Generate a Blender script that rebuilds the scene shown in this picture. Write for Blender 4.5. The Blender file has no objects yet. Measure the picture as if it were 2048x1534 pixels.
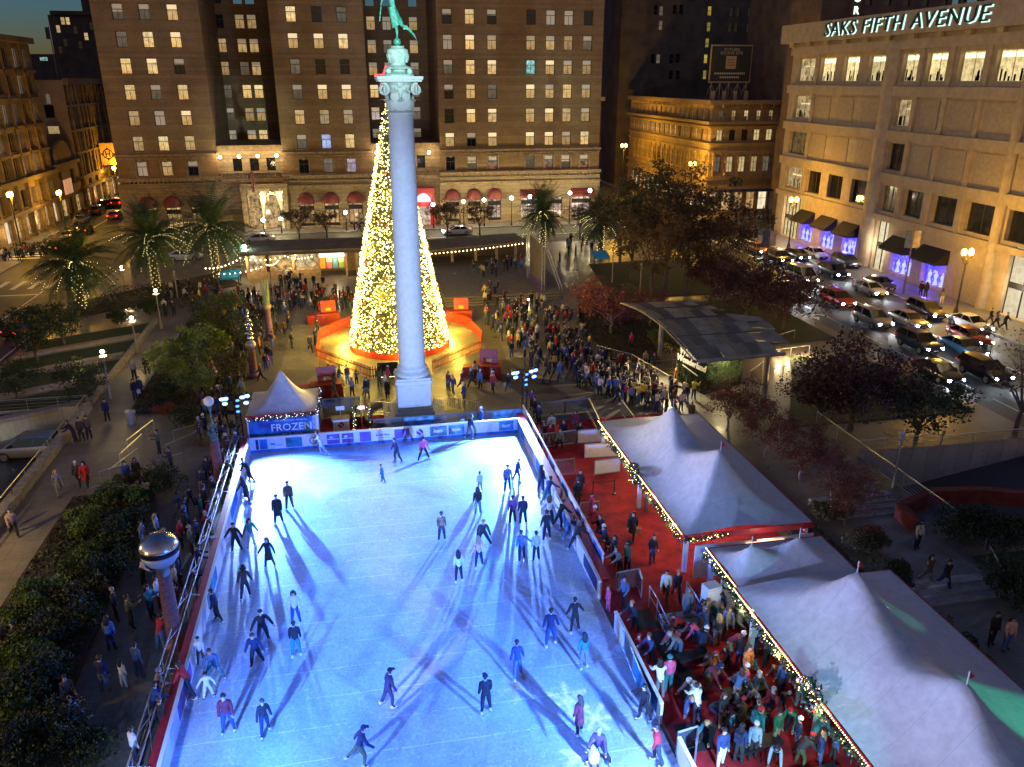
import bpy, bmesh, math, random
from mathutils import Vector, Matrix
R = random.Random(7)
sc = bpy.context.scene
C = sc.collection
rad = math.radians
# ------------------------------------------------------------------ camera model (also used to read real distances off the photograph)
CAM_H, FPX = 23.0, 1609.0
AZ, PITCH = rad(10.86), rad(20.67)
_f = Vector((math.sin(AZ)*math.cos(PITCH), math.cos(AZ)*math.cos(PITCH), -math.sin(PITCH)))
_r = Vector((math.cos(AZ), -math.sin(AZ), 0)); _u = _r.cross(_f)
CAMP = Vector((0, 0, CAM_H))
def ray(x, y): return _f + _r*((x-1024)/FPX) - _u*((y-767)/FPX)
def G(x, y, z=0.0):
 d = ray(x, y); return CAMP + d*((z-CAM_H)/d.z)
def atY(x, y, Y):
 d = ray(x, y); return CAMP + d*(Y/d.y)
def atX(x, y, X):
 d = ray(x, y); return CAMP + d*(X/d.x)

# ------------------------------------------------------------------ materials
MATS = {}
def nn(nt, t, **kw):
 n = nt.nodes.new(t)
 for k, v in kw.items(): setattr(n, k, v)
 return n
def mathn(nt, op, a, b=None, c=None, clamp=False):
 n = nt.nodes.new('ShaderNodeMath'); n.operation = op; n.use_clamp = clamp
 for i, v in enumerate((a, b, c)):
  if v is None: continue
  if isinstance(v, (int, float)): n.inputs[i].default_value = v
  else: nt.links.new(v, n.inputs[i])
 return n.outputs[0]
def mixc(nt, f, a, b, mode='MIX'):
 n = nt.nodes.new('ShaderNodeMix'); n.data_type = 'RGBA'; n.blend_type = mode
 for s, v in ((n.inputs[0], f), (n.inputs[6], a), (n.inputs[7], b)):
  if isinstance(v, (int, float)): s.default_value = v
  elif isinstance(v, (tuple, list)): s.default_value = (*v[:3], 1)
  else: nt.links.new(v, s)
 return n.outputs[2]
def ramp(nt, f, stops):
 n = nt.nodes.new('ShaderNodeValToRGB'); nt.links.new(f, n.inputs[0])
 while len(n.color_ramp.elements) < len(stops): n.color_ramp.elements.new(0.5)
 for e, (p, c) in zip(n.color_ramp.elements, stops):
  e.position = p; e.color = (*c, 1) if len(c) == 3 else c
 return n.outputs[0]
def noise(nt, vec, scale, detail=3, rough=.55):
 n = nt.nodes.new('ShaderNodeTexNoise'); n.inputs['Scale'].default_value = scale
 n.inputs['Detail'].default_value = detail; n.inputs['Roughness'].default_value = rough
 if vec is not None: nt.links.new(vec, n.inputs['Vector'])
 return n.outputs[0]
def newmat(name):
 m = bpy.data.materials.new(name); m.use_nodes = True
 nt = m.node_tree; b = nt.nodes['Principled BSDF']
 return m, nt, b
def M(name, col, rough=.75, metal=0.0, ns=6.0, na=.18, bump=0.0, bs=None, emit=None, es=0.0, coat=0.0, spec=.5, geo='Object', trans=0.0, sample=False):
 if name in MATS: return MATS[name]
 m, nt, b = newmat(name)
 b.inputs['Roughness'].default_value = rough; b.inputs['Metallic'].default_value = metal
 b.inputs['Specular IOR Level'].default_value = spec
 b.inputs['Coat Weight'].default_value = coat
 b.inputs['Transmission Weight'].default_value = trans
 b.inputs['Base Color'].default_value = (*col, 1)
 tc = None
 if na > 0 or bump > 0:
  tc = nn(nt, 'ShaderNodeTexCoord').outputs[geo]
 if na > 0:
  f = noise(nt, tc, ns, 5, .6)
  lo = tuple(c*(1-na*1.6) for c in col); hi = tuple(min(1, c*(1+na*1.3)) for c in col)
  c = ramp(nt, f, [(.3, lo), (.7, hi)])
  nt.links.new(c, b.inputs['Base Color'])
 if bump > 0:
  f2 = noise(nt, tc, bs or ns*4, 4)
  bn = nn(nt, 'ShaderNodeBump'); bn.inputs['Strength'].default_value = bump; bn.inputs['Distance'].default_value = .05
  nt.links.new(f2, bn.inputs['Height']); nt.links.new(bn.outputs[0], b.inputs['Normal'])
 if emit:
  b.inputs['Emission Color'].default_value = (*emit, 1); b.inputs['Emission Strength'].default_value = es
  if not sample: m.cycles.emission_sampling = 'NONE'
 MATS[name] = m; return m
def glow(name, col, s, sample=False):
 return M(name, (.02, .02, .02), .5, na=0, emit=col, es=s, sample=sample)

# ------------------------------------------------------------------ mesh builder
class MB:
 def __init__(s): s.v = []; s.f = []; s.m = []
 def add(s, vs, fs, m=0):
  o = len(s.v); s.v.extend(tuple(p) for p in vs)
  for f in fs: s.f.append(tuple(i+o for i in f)); s.m.append(m)
 def poly(s, pts, m=0): s.add(pts, [tuple(range(len(pts)))], m)
 def box(s, x0, x1, y0, y1, z0, z1, m=0):
  s.add([(x0,y0,z0),(x1,y0,z0),(x1,y1,z0),(x0,y1,z0),(x0,y0,z1),(x1,y0,z1),(x1,y1,z1),(x0,y1,z1)],
              [(0,3,2,1),(4,5,6,7),(0,1,5,4),(1,2,6,5),(2,3,7,6),(3,0,4,7)], m)
 def obox(s, c, sx, sy, sz, a=0, m=0):
  ca, sa = math.cos(a), math.sin(a); vs = []
  for z in (-sz/2, sz/2):
   for x, y in ((-sx/2,-sy/2),(sx/2,-sy/2),(sx/2,sy/2),(-sx/2,sy/2)):
    vs.append((c[0]+x*ca-y*sa, c[1]+x*sa+y*ca, c[2]+z))
  s.add(vs, [(0,3,2,1),(4,5,6,7),(0,1,5,4),(1,2,6,5),(2,3,7,6),(3,0,4,7)], m)
 def tube(s, pts, rs, n=8, m=0, caps=True):
  pts = [Vector(p) for p in pts]
  if isinstance(rs, (int, float)): rs = [rs]*len(pts)
  o = len(s.v); ref = None
  for i, p in enumerate(pts):
   t = (pts[min(i+1, len(pts)-1)] - pts[max(i-1, 0)])
   t = t.normalized() if t.length > 1e-9 else Vector((0,0,1))
   if ref is None:
    ref = Vector((1,0,0)) if abs(t.x) < .8 else Vector((0,1,0))
   a = (ref - t*ref.dot(t)); a = a.normalized() if a.length > 1e-6 else t.orthogonal().normalized()
   ref = a; b = t.cross(a)
   for k in range(n):
    w = 2*math.pi*k/n
    s.v.append(tuple(p + (a*math.cos(w) + b*math.sin(w))*rs[i]))
  for i in range(len(pts)-1):
   for k in range(n):
    k2 = (k+1) % n
    s.f.append((o+i*n+k, o+i*n+k2, o+(i+1)*n+k2, o+(i+1)*n+k)); s.m.append(m)
  if caps:
   s.f.append(tuple(o+k for k in reversed(range(n)))); s.m.append(m)
   s.f.append(tuple(o+(len(pts)-1)*n+k for k in range(n))); s.m.append(m)
 def beam(s, p0, p1, w=.05, m=0): s.tube([p0, p1], w*.7071, 4, m)
 def cyl(s, c, r0, r1, h, n=16, m=0): s.tube([c, (c[0], c[1], c[2]+h)], [r0, r1], n, m)
 def lathe(s, prof, c=(0,0,0), n=24, m=0, sx=1, sy=1, rot=0):
  o = len(s.v)
  for r, z in prof:
   for k in range(n):
    w = 2*math.pi*k/n + rot
    s.v.append((c[0]+r*math.cos(w)*sx, c[1]+r*math.sin(w)*sy, c[2]+z))
  for i in range(len(prof)-1):
   for k in range(n):
    k2 = (k+1) % n
    s.f.append((o+i*n+k, o+i*n+k2, o+(i+1)*n+k2, o+(i+1)*n+k)); s.m.append(m)
  if prof[0][0] > .001: s.f.append(tuple(o+k for k in reversed(range(n)))); s.m.append(m)
  if prof[-1][0] > .001: s.f.append(tuple(o+(len(prof)-1)*n+k for k in range(n))); s.m.append(m)
 def ball(s, c, r, n=10, m=0, sz=1.0):
  s.lathe([(max(r*math.sin(math.pi*i/(n//2+1)), .0005), -r*sz*math.cos(math.pi*i/(n//2+1))) for i in range(n//2+2)], c, n, m)
 def octa(s, c, r, m=0):
  x, y, z = c
  s.add([(x+r,y,z),(x,y+r,z),(x-r,y,z),(x,y-r,z),(x,y,z+r),(x,y,z-r)],
              [(0,1,4),(1,2,4),(2,3,4),(3,0,4),(1,0,5),(2,1,5),(3,2,5),(0,3,5)], m)
 def prism(s, pts, z0, z1, m=0, mt=None):
  n = len(pts)
  s.add([(p[0],p[1],z0) for p in pts] + [(p[0],p[1],z1) for p in pts],
              [(i, (i+1)%n, n+(i+1)%n, n+i) for i in range(n)] + [tuple(reversed(range(n)))], m)
  s.poly([(p[0],p[1],z1) for p in pts], m if mt is None else mt)
 def prismY(s, pts, y0, y1, m=0):   # pts in (x,z)
  n = len(pts)
  s.add([(p[0],y0,p[1]) for p in pts] + [(p[0],y1,p[1]) for p in pts],
              [(i, n+i, n+(i+1)%n, (i+1)%n) for i in range(n)] + [tuple(range(n)), tuple(reversed(range(n, 2*n)))], m)
 def grid(s, P, m=0, closed=False):
  nr, ncol = len(P), len(P[0]); o = len(s.v)
  for row in P: s.v.extend(tuple(p) for p in row)
  for i in range(nr-1):
   for j in range(ncol if closed else ncol-1):
    j2 = (j+1) % ncol
    s.f.append((o+i*ncol+j, o+i*ncol+j2, o+(i+1)*ncol+j2, o+(i+1)*ncol+j)); s.m.append(m)
 def merge(s, o, mat=None, dm=0):
  b = len(s.v)
  s.v.extend(tuple(mat @ Vector(p)) if mat is not None else p for p in o.v)
  for f, m in zip(o.f, o.m): s.f.append(tuple(i+b for i in f)); s.m.append(m+dm)
 def mesh(s, name, mats, smooth=None, off=None):
  me = bpy.data.meshes.new(name)
  vs = s.v if off is None else [(p[0]-off[0], p[1]-off[1], p[2]-off[2]) for p in s.v]
  me.from_pydata(vs, [], s.f)
  for m in (mats if isinstance(mats, (list, tuple)) else [mats]): me.materials.append(m)
  me.polygons.foreach_set('material_index', s.m)
  if smooth:
   me.polygons.foreach_set('use_smooth', [True]*len(s.f))
   if smooth is not True: me.set_sharp_from_angle(angle=rad(smooth))
  me.update(); return me
 def build(s, name, mats, parent=None, smooth=None, world=True):
  off = WL.get(parent.name, (0,0,0)) if (parent is not None and world) else None
  o = bpy.data.objects.new(name, s.mesh(name, mats, smooth, off)); C.objects.link(o)
  if parent is not None:
   o.parent = parent; WL[o.name] = WL.get(parent.name, (0,0,0)) if world else (0,0,0)
  return o
WL = {}
def tag(o, label=None, cat=None, group=None, kind=None):
 if label: o['label'] = label
 if cat: o['category'] = cat
 if group: o['group'] = group
 if kind: o['kind'] = kind
 return o
def thing(name, label, cat, loc=(0,0,0), rz=0, group=None):
 o = bpy.data.objects.new(name, None); C.objects.link(o); o.location = loc; o.rotation_euler = (0,0,rz)
 o.empty_display_size = .3
 WL[o.name] = tuple(loc); return tag(o, label, cat, group)
def put(name, me, parent=None, loc=(0,0,0), rz=0, scale=None):
 o = bpy.data.objects.new(name, me); C.objects.link(o); o.location = loc; o.rotation_euler = (0,0,rz)
 if scale: o.scale = (scale,)*3 if isinstance(scale, (int, float)) else scale
 if parent is not None: o.parent = parent
 return o
KIDS = {}
def copy_tree(o, parent=None, loc=None, rz=None, label=None, scale=None):
 c = o.copy(); C.objects.link(c)
 if parent is not None: c.parent = parent
 if loc is not None: c.location = loc
 if rz is not None: c.rotation_euler = (0,0,rz)
 if scale is not None: c.scale = (scale,)*3
 if label: c['label'] = label
 for ch in o.children: copy_tree(ch, c)
 return c
def structure(name, mb, mats, smooth=None): return tag(mb.build(name, mats, None, smooth), kind='structure')
def text_mesh(body, size, depth=.0, bold=0, sx=1.0, align='CENTER', shear=0.0, space=1.0):
 cu = bpy.data.curves.new('txt', 'FONT'); cu.body = body; cu.size = size; cu.extrude = depth; cu.offset = bold
 cu.align_x = align; cu.align_y = 'CENTER'; cu.resolution_u = 2; cu.shear = shear; cu.space_character = space
 ob = bpy.data.objects.new('txt', cu); C.objects.link(ob)
 bpy.context.view_layer.update()
 dg = bpy.context.evaluated_depsgraph_get()
 me = bpy.data.meshes.new_from_object(ob.evaluated_get(dg))
 bpy.data.objects.remove(ob); bpy.data.curves.remove(cu)
 mb = MB(); mb.v = [(v.co.x*sx, v.co.y, v.co.z) for v in me.vertices]
 mb.f = [tuple(p.vertices) for p in me.polygons]; mb.m = [0]*len(mb.f)
 bpy.data.meshes.remove(me); return mb
def text_on(mb, body, size, origin, xdir, updir, m=0, depth=.0, **kw):
 t = text_mesh(body, size, depth, **kw); x = Vector(xdir).normalized(); y = Vector(updir).normalized(); z = x.cross(y); o = Vector(origin)
 mat = Matrix(((x.x,y.x,z.x,o.x),(x.y,y.y,z.y,o.y),(x.z,y.z,z.z,o.z),(0,0,0,1)))
 mb.merge(t, mat, m)
def facade(mb, axis, c, a0, a1, z0, z1, holes, depth, mw=0, mr=None):
 """wall sheet in the plane axis=c with real holes and reveals of the given depth (sign = direction)"""
 P = (lambda a, z, d=0: (a, c+d, z)) if axis == 'Y' else (lambda a, z, d=0: (c+d, a, z))
 mr = mw if mr is None else mr
 As = sorted({a0, a1, *[h[0] for h in holes], *[h[1] for h in holes]}); As = [a for a in As if a0 <= a <= a1]
 Zs = sorted({z0, z1, *[h[2] for h in holes], *[h[3] for h in holes]}); Zs = [z for z in Zs if z0 <= z <= z1]
 idx = {}
 def V(a, z):
  k = (a, z)
  if k not in idx: idx[k] = len(mb.v); mb.v.append(P(a, z))
  return idx[k]
 for i in range(len(As)-1):
  for j in range(len(Zs)-1):
   ca, cz = (As[i]+As[i+1])/2, (Zs[j]+Zs[j+1])/2
   if any(h[0] < ca < h[1] and h[2] < cz < h[3] for h in holes): continue
   mb.f.append((V(As[i],Zs[j]), V(As[i+1],Zs[j]), V(As[i+1],Zs[j+1]), V(As[i],Zs[j+1]))); mb.m.append(mw)
 for h in holes:
  q = [(h[0],h[2]),(h[1],h[2]),(h[1],h[3]),(h[0],h[3])]
  for k in range(4):
   p, n = q[k], q[(k+1)%4]
   mb.add([P(*p), P(*n), P(*n, depth), P(*p, depth)], [(0,1,2,3)], mr)
def point(name, loc, col, w, r=.15, shadow=True):
 l = bpy.data.lights.new(name, 'POINT'); l.color = col; l.energy = w; l.shadow_soft_size = r
 o = bpy.data.objects.new(name, l); C.objects.link(o); o.location = loc; return o
def spot(name, loc, to, col, w, size=60, blend=.4, r=.15):
 l = bpy.data.lights.new(name, 'SPOT'); l.color = col; l.energy = w; l.shadow_soft_size = r
 l.spot_size = rad(size); l.spot_blend = blend
 o = bpy.data.objects.new(name, l); C.objects.link(o); o.location = loc
 o.rotation_euler = (Vector(to)-Vector(loc)).to_track_quat('-Z', 'Y').to_euler(); return o
def area(name, loc, to, col, w, sx, sy):
 l = bpy.data.lights.new(name, 'AREA'); l.shape = 'RECTANGLE'; l.size = sx; l.size_y = sy; l.color = col; l.energy = w
 o = bpy.data.objects.new(name, l); C.objects.link(o); o.location = loc
 o.rotation_euler = (Vector(to)-Vector(loc)).to_track_quat('-Z', 'Y').to_euler(); return o
# ================================================================== ground, roads, paving
def sheet(mb, x0, x1, y0, y1, z, holes=(), m=0):
 Xs = sorted({x0, x1, *[h[0] for h in holes], *[h[1] for h in holes]}); Ys = sorted({y0, y1, *[h[2] for h in holes], *[h[3] for h in holes]})
 Xs = [a for a in Xs if x0 <= a <= x1]; Ys = [a for a in Ys if y0 <= a <= y1]
 for i in range(len(Xs)-1):
  for j in range(len(Ys)-1):
   cx, cy = (Xs[i]+Xs[i+1])/2, (Ys[j]+Ys[j+1])/2
   if any(h[0] < cx < h[1] and h[2] < cy < h[3] for h in holes): continue
   mb.poly([(Xs[i],Ys[j],z),(Xs[i+1],Ys[j],z),(Xs[i+1],Ys[j+1],z),(Xs[i],Ys[j+1],z)], m)
def paving(name, col, tile, dark=.6, rough=.6, amt=.25, sx=1.0):
 m, nt, b = newmat(name)
 tc = nn(nt, 'ShaderNodeTexCoord').outputs['Object']
 br = nn(nt, 'ShaderNodeTexBrick'); nt.links.new(tc, br.inputs['Vector'])
 br.inputs['Scale'].default_value = 1.0; br.inputs['Brick Width'].default_value = tile*sx; br.inputs['Row Height'].default_value = tile
 br.inputs['Mortar Size'].default_value = .018; br.offset = .5
 br.inputs['Color1'].default_value = (*col, 1); br.inputs['Color2'].default_value = (*[c*.78 for c in col], 1)
 br.inputs['Mortar'].default_value = (*[c*dark for c in col], 1)
 n1 = noise(nt, tc, .35, 5, .65); n2 = noise(nt, tc, 5, 4)
 f = ramp(nt, n1, [(.3, (1-amt*1.6,)*3), (.7, (1+amt*.3,)*3)])
 g = ramp(nt, n2, [(.3, (.82,)*3), (.7, (1.05,)*3)])
 c = mixc(nt, 1.0, br.outputs[0], f, 'MULTIPLY'); c = mixc(nt, 1.0, c, g, 'MULTIPLY')
 nt.links.new(c, b.inputs['Base Color'])
 r = ramp(nt, n1, [(.3, (rough-.18,)*3), (.7, (rough+.12,)*3)]); nt.links.new(r, b.inputs['Roughness'])
 MATS[name] = m; return m
def asphalt():
 m, nt, b = newmat('asphalt'); tc = nn(nt, 'ShaderNodeTexCoord').outputs['Object']
 n1 = noise(nt, tc, .22, 6, .7); n2 = noise(nt, tc, 14, 3)
 c = ramp(nt, n1, [(.3, (.035,.034,.033)), (.62, (.062,.06,.057)), (.8, (.085,.08,.075))])
 c = mixc(nt, .5, c, ramp(nt, n2, [(.3, (.03,)*3), (.7, (.09,)*3)]))
 nt.links.new(c, b.inputs['Base Color'])
 nt.links.new(ramp(nt, n1, [(.3, (.55,)*3), (.7, (.8,)*3)]), b.inputs['Roughness'])
 MATS['asphalt'] = m; return m
ASPH = asphalt()
PAVE = paving('granite_paving', (.21,.19,.155), .9, .62, .42)
PAVEL = paving('pale_granite', (.33,.3,.25), .75, .6, .45)
PAVED = paving('dark_granite', (.07,.068,.07), .75, .6, .4)
CONC = paving('pavement_concrete', (.2,.19,.17), 1.5, .5, .6)
LWALK = paving('walk_concrete', (.27,.24,.19), 1.8, .6, .6, .3)
KERB = M('kerb_stone', (.28,.26,.23), .7, ns=3)
WHITE_LINE = M('road_paint', (.8,.78,.72), .6, ns=9, na=.3)
GRASS_M = M('lawn_grass', (.035,.055,.018), .9, ns=30, na=.5, bump=.8, bs=60)
SOIL = M('planter_soil', (.045,.035,.025), .95, ns=12, na=.4, bump=.6)
STEEL = M('brushed_steel', (.45,.45,.44), .35, .9, ns=20, na=.1)
RAILM = M('rail_steel', (.55,.54,.5), .32, .9, na=.05)
DARKM = M('dark_metal', (.02,.02,.022), .45, .6, na=.1)
TILEW = paving('wall_tile', (.5,.46,.38), 1.15, .45, .4, .12)

RAMPL = (-29.0, -20.9, 30.0, 60.5)       # vehicle ramp on the south side
RAMPR = (31.2, 44.2, 31.0, 42.3)         # vehicle ramp on the north side
g = MB(); sheet(g, -420, 420, -160, 620, -.30, [RAMPL, RAMPR]); structure('ground', g, M('dark_ground', (.05,.048,.045), .9, ns=.5))
g = MB()
sheet(g, -45, -31, -60, 119, -.15); structure('geary_road', g, ASPH)
g = MB(); sheet(g, -50, -36.6, 133.5, 330, -.15); structure('side_road', g, ASPH)
g = MB(); sheet(g, -90, 120, 119, 133.5, -.146); structure('powell_road', g, ASPH)
g = MB(); sheet(g, 45.4, 60, -60, 119, -.15); structure('post_road', g, ASPH)
g = MB(); sheet(g, 44.5, 59.0, 133.5, 330, -.15); structure('hill_road', g, ASPH)
# pavements with kerbs
def pavement(name, x0, x1, y0, y1, mat, z=0.0):
 g = MB(); g.box(x0, x1, y0, y1, -.32, z, 0)
 # kerb stones 3 mm proud round the edge
 w = .16
 g.box(x0-.003, x0+w, y0-.003, y1+.003, -.3, z+.004, 1); g.box(x1-w, x1+.003, y0-.003, y1+.003, -.3, z+.004, 1)
 g.box(x0+w+.001, x1-w-.001, y0-.003, y0+w, -.3, z+.004, 1); g.box(x0+w+.001, x1-w-.001, y1-w, y1+.003, -.3, z+.004, 1)
 return structure(name, g, [mat, KERB])
pavement('hotel_pavement', -36, 44, 133.5, 150, CONC)
pavement('saks_pavement', 60, 66.5, -40, 118.5, CONC)
pavement('corner_pavement', 60, 110, 133.5, 139, CONC)
pavement('hill_pavement', 59.2, 63, 139.2, 300, CONC)
pavement('geary_pavement', -50.5, -45, -40, 118.5, CONC)
pavement('side_pavement', -51, -47.5, 133.6, 320, CONC)
# the plaza slab, with the two ramp openings
g = MB(); sheet(g, -31, 45.4, -40, 118.6, 0, [RAMPL, RAMPR], 0)
for (x0,x1,y0,y1) in ((-31,45.4,-40,118.6),):
 g.poly([(x0,y0,-.3),(x0,y1,-.3),(x0,y1,0),(x0,y0,0)], 1); g.poly([(x1,y0,-.3),(x1,y0,0),(x1,y1,0),(x1,y1,-.3)], 1)
 g.poly([(x0,y1,-.3),(x1,y1,-.3),(x1,y1,0),(x0,y1,0)], 1)
structure('plaza_paving', g, [PAVE, KERB])
# pale and dark bands laid in the plaza paving
g = MB()
for pts in (((-6.95,92.5),(-7.2,66.8),(-4.0,66.2),(-4.1,89.8)), ((13,80),(12.2,66),(15.0,66),(17.6,78)), ((-15,92),(-13.2,66.5),(-10.8,66.5),(-11.8,92)),
   ((4.6,63.6),(10.5,57.6),(13.2,59.6),(7.5,64.8)), ((20.8,86),(17.2,70),(19.2,69),(24.2,84)), ((-4.4,64.8),(-7.2,58.6),(-4.6,57.2),(-.6,63.0))):
 g.poly([(p[0],p[1],.004) for p in reversed(pts)])
structure('paving_band', g, PAVEL)
g = MB()
for pts in (((-4.0,80.5),(-4.0,66.3),(-1.9,64.4),(-1.9,62.5),(-3.95,60.5),(-3.9,60.5)),):
 g.poly([(p[0],p[1],.004) for p in reversed(pts)])
for pts in (((9,66),(12.4,55),(15.5,56),(12.1,65.8)),):
 g.poly([(p[0],p[1],.0045) for p in reversed(pts)])
structure('dark_paving_band', g, PAVED)
g = MB(); sheet(g, -20.85, -17.4, 18, 88, .005); structure('garden_path', g, LWALK)
g = MB(); sheet(g, -17.4, -9.3, 46.2, 58.5, .0062); structure('stair_landing_path', g, LWALK)
# north walkway with its steps (right foreground)
g = MB(); sheet(g, 23.6, 29.5, 5, 40, .005); structure('north_path', g, LWALK)
g = MB()
for i in range(3): g.box(23.8, 28.9, 27.2+i*.55, 27.75+i*.55-.003, 0, .10+.1*i)
for i in range(4): g.box(24.6, 29.6, 35.2+i*.5, 35.7+i*.5-.003, 0, .10+.1*i)
structure('north_steps', g, KERB)
# lawns on the left, between pale diagonal walls
g = MB(); w = MB()
for k, y in enumerate((61.6, 67.4, 73.2, 79.0)):
 p = [(-30.2, y-4.2), (-21.2, y+.6), (-21.2, y+4.8), (-30.2, y+.2)]
 g.prism(p, .0, .05, 0)
 q = [(-30.4, y-5.1), (-21.2, y-.35), (-21.2, y+.5), (-30.4, y-4.25)]
 w.prism(q, 0, .28, 0)
for pts in (((27.5,84),(41,84),(44,104),(30,102)), ((29,47.5),(44,47.5),(44,58),(37,62),(34,56)), ((30,5),(44,5),(44,30.5),(30,30.5)), ((28.5,63.5),(44,66),(44,82),(26.5,80))):
 g.prism(list(pts), 0, .06, 0)
tag(g.build('lawn', GRASS_M), kind='structure')
structure('lawn_border', w, M('border_stone', (.3,.26,.2), .8, ns=4))
g = MB(); g.box(-20.85, -20.45, 61.2, 84, 0, .45); structure('low_parapet', g, M('parapet_stone', (.34,.29,.21), .8, ns=3, na=.25))
# ramps
g = MB(); x0,x1,y0,y1 = RAMPL
g.poly([(x0,y0,-4.6),(x1,y0,-4.6),(x1,y1-6,-2.1),(x0,y1-6,-2.1)], 0); g.poly([(x0,y1-6,-2.1),(x1,y1-6,-2.1),(x1,y1,-2.1),(x0,y1,-2.1)], 0)
g.poly([(x0,y1,-2.3),(x1,y1,-2.3),(x1,y1,.3),(x0,y1,.3)], 1); g.poly([(x1,y0,-5),(x1,y0,.0),(x1,y1,.0),(x1,y1,-5)], 1); g.poly([(x0,y0,-5),(x0,y1,-5),(x0,y1,0),(x0,y0,0)], 1)
structure('garage_ramp', g, [ASPH, TILEW])
g = MB(); g.box(-20.9, -20.3, 30, 60.5, 0, .55); structure('ramp_parapet', g, M('parapet_stone', (.34,.29,.21)))
g = MB(); x0,x1,y0,y1 = RAMPR
g.poly([(x0,y0,-3.2),(x1,y0,-1.0),(x1,y1,-1.0),(x0,y1,-3.2)], 0)
g.poly([(x0,y1,-3.6),(x1,y1,-3.6),(x1,y1,.3),(x0,y1,.3)], 1); g.poly([(x0,y0,-4),(x0,y1,-4),(x0,y1,0),(x0,y0,0)], 1); g.poly([(x0,y0,-4),(x0,y0,0),(x1,y0,0),(x1,y0,-4)], 1)
structure('north_garage_ramp', g, [ASPH, TILEW])
# painted road markings
g = MB()
def stripe(x0, y0, x1, y1, w=.14, z=-.145):
 d = Vector((x1-x0, y1-y0, 0)).normalized(); n = Vector((-d.y, d.x, 0))*w/2
 g.poly([(x0-n.x,y0-n.y,z),(x0+n.x,y0+n.y,z),(x1+n.x,y1+n.y,z),(x1-n.x,y1-n.y,z)][::-1])
stripe(54.2, 20, 54.2, 112, .16)
for y in range(10, 112, 6): stripe(50.4, y, 50.4, y+3, .13)
for y in range(10, 84, 6): stripe(47.6, y, 47.6, y+4, .1)
stripe(-36.6, 20, -36.6, 101, .16); stripe(-31.7, 20, -31.7, 101, .14)
for y in range(20, 96, 7): stripe(-40.8, y, -40.8, y+3, .13)
stripe(-44.5, 99.2, -36.4, 99.2, .4)
for i in range(7): stripe(-44.3+i*1.9, 102.2, -44.3+i*1.9, 106.6, .6)
for i in range(7): stripe(-43.6, 121.2+i*1.75, -47.6, 121.2+i*1.75, .7, -.141)
stripe(-43.4, 136, -43.4, 230, .16); stripe(52, 136, 52, 220, .16)
for i in range(8): stripe(46.5+i*1.8, 112.5, 46.5+i*1.8, 116.5, .6)
stripe(-30, 126.2, 60, 126.2, .16, -.141)
# turn arrow
for k in range(8):
 a0, a1 = math.pi*k/8, math.pi*(k+1)/8
 stripe(46.9+.75*math.cos(a0), 73.6+.9*math.sin(a0), 46.9+.75*math.cos(a1), 73.6+.9*math.sin(a1), .32)
g.poly([(45.5,73.6,-.1445),(46.15,72.5,-.1445),(46.8,73.6,-.1445)])
stripe(-33.9, 84.5, -33.9, 87.3, .3); g.poly([(-34.5,87.3,-.1445),(-33.3,87.3,-.1445),(-33.9,88.6,-.1445)])
structure('road_markings', g, WHITE_LINE)
# ------------------------------------------------ broad plaza steps (by the market) and the stage-side steps
g = MB()
for i in range(4): g.box(8.9+.012*i, 23.2-.012*i, 84.2+i*.6, 100-.012*i, .15*i+.001, .15*(i+1))
structure('plaza_steps', g, M('step_granite', (.22,.19,.14), .7, ns=2))
g = MB()
for i in range(4): g.prism([(19.2-i*.55, 70.5+i*.2), (20.2-i*.55, 70.5+i*.2), (24.4-i*.55, 88.0-.02*i), (23.4-i*.55, 88.0-.02*i)], 0, .15*(4-i) - .003*i)
structure('terrace_steps', g, M('step_granite', (.22,.19,.14)))
g = MB()
for i in range(4): g.obox((14.6+i*.62, 61.9, .06+.06*(3-i)), .5, 5.4, .12+.12*(3-i), rad(-22))
structure('stage_steps', g, M('step_granite', (.22,.19,.14)))
# grass-free planting beds
g = MB()
g.prism([(-17.3,20),(-12.3,20),(-12.8,45.6),(-17.3,45.6)], 0, .3, 0); g.prism([(-17.3,59),(-9.6,57.5),(-9.9,66),(-11.5,84),(-17.4,86)], 0, .25, 0)
g.prism([(21.6,14),(23.5,14),(23.5,47),(21.9,47)], 0, .3, 0); g.prism([(21.0,64),(25,62),(29,82),(22,87)], 0, .3, 0)
g.prism([(-30.5,86),(-14,99),(-18,106),(-31,94)], 0, .1, 0)
structure('planting_bed', g, SOIL)
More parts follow.
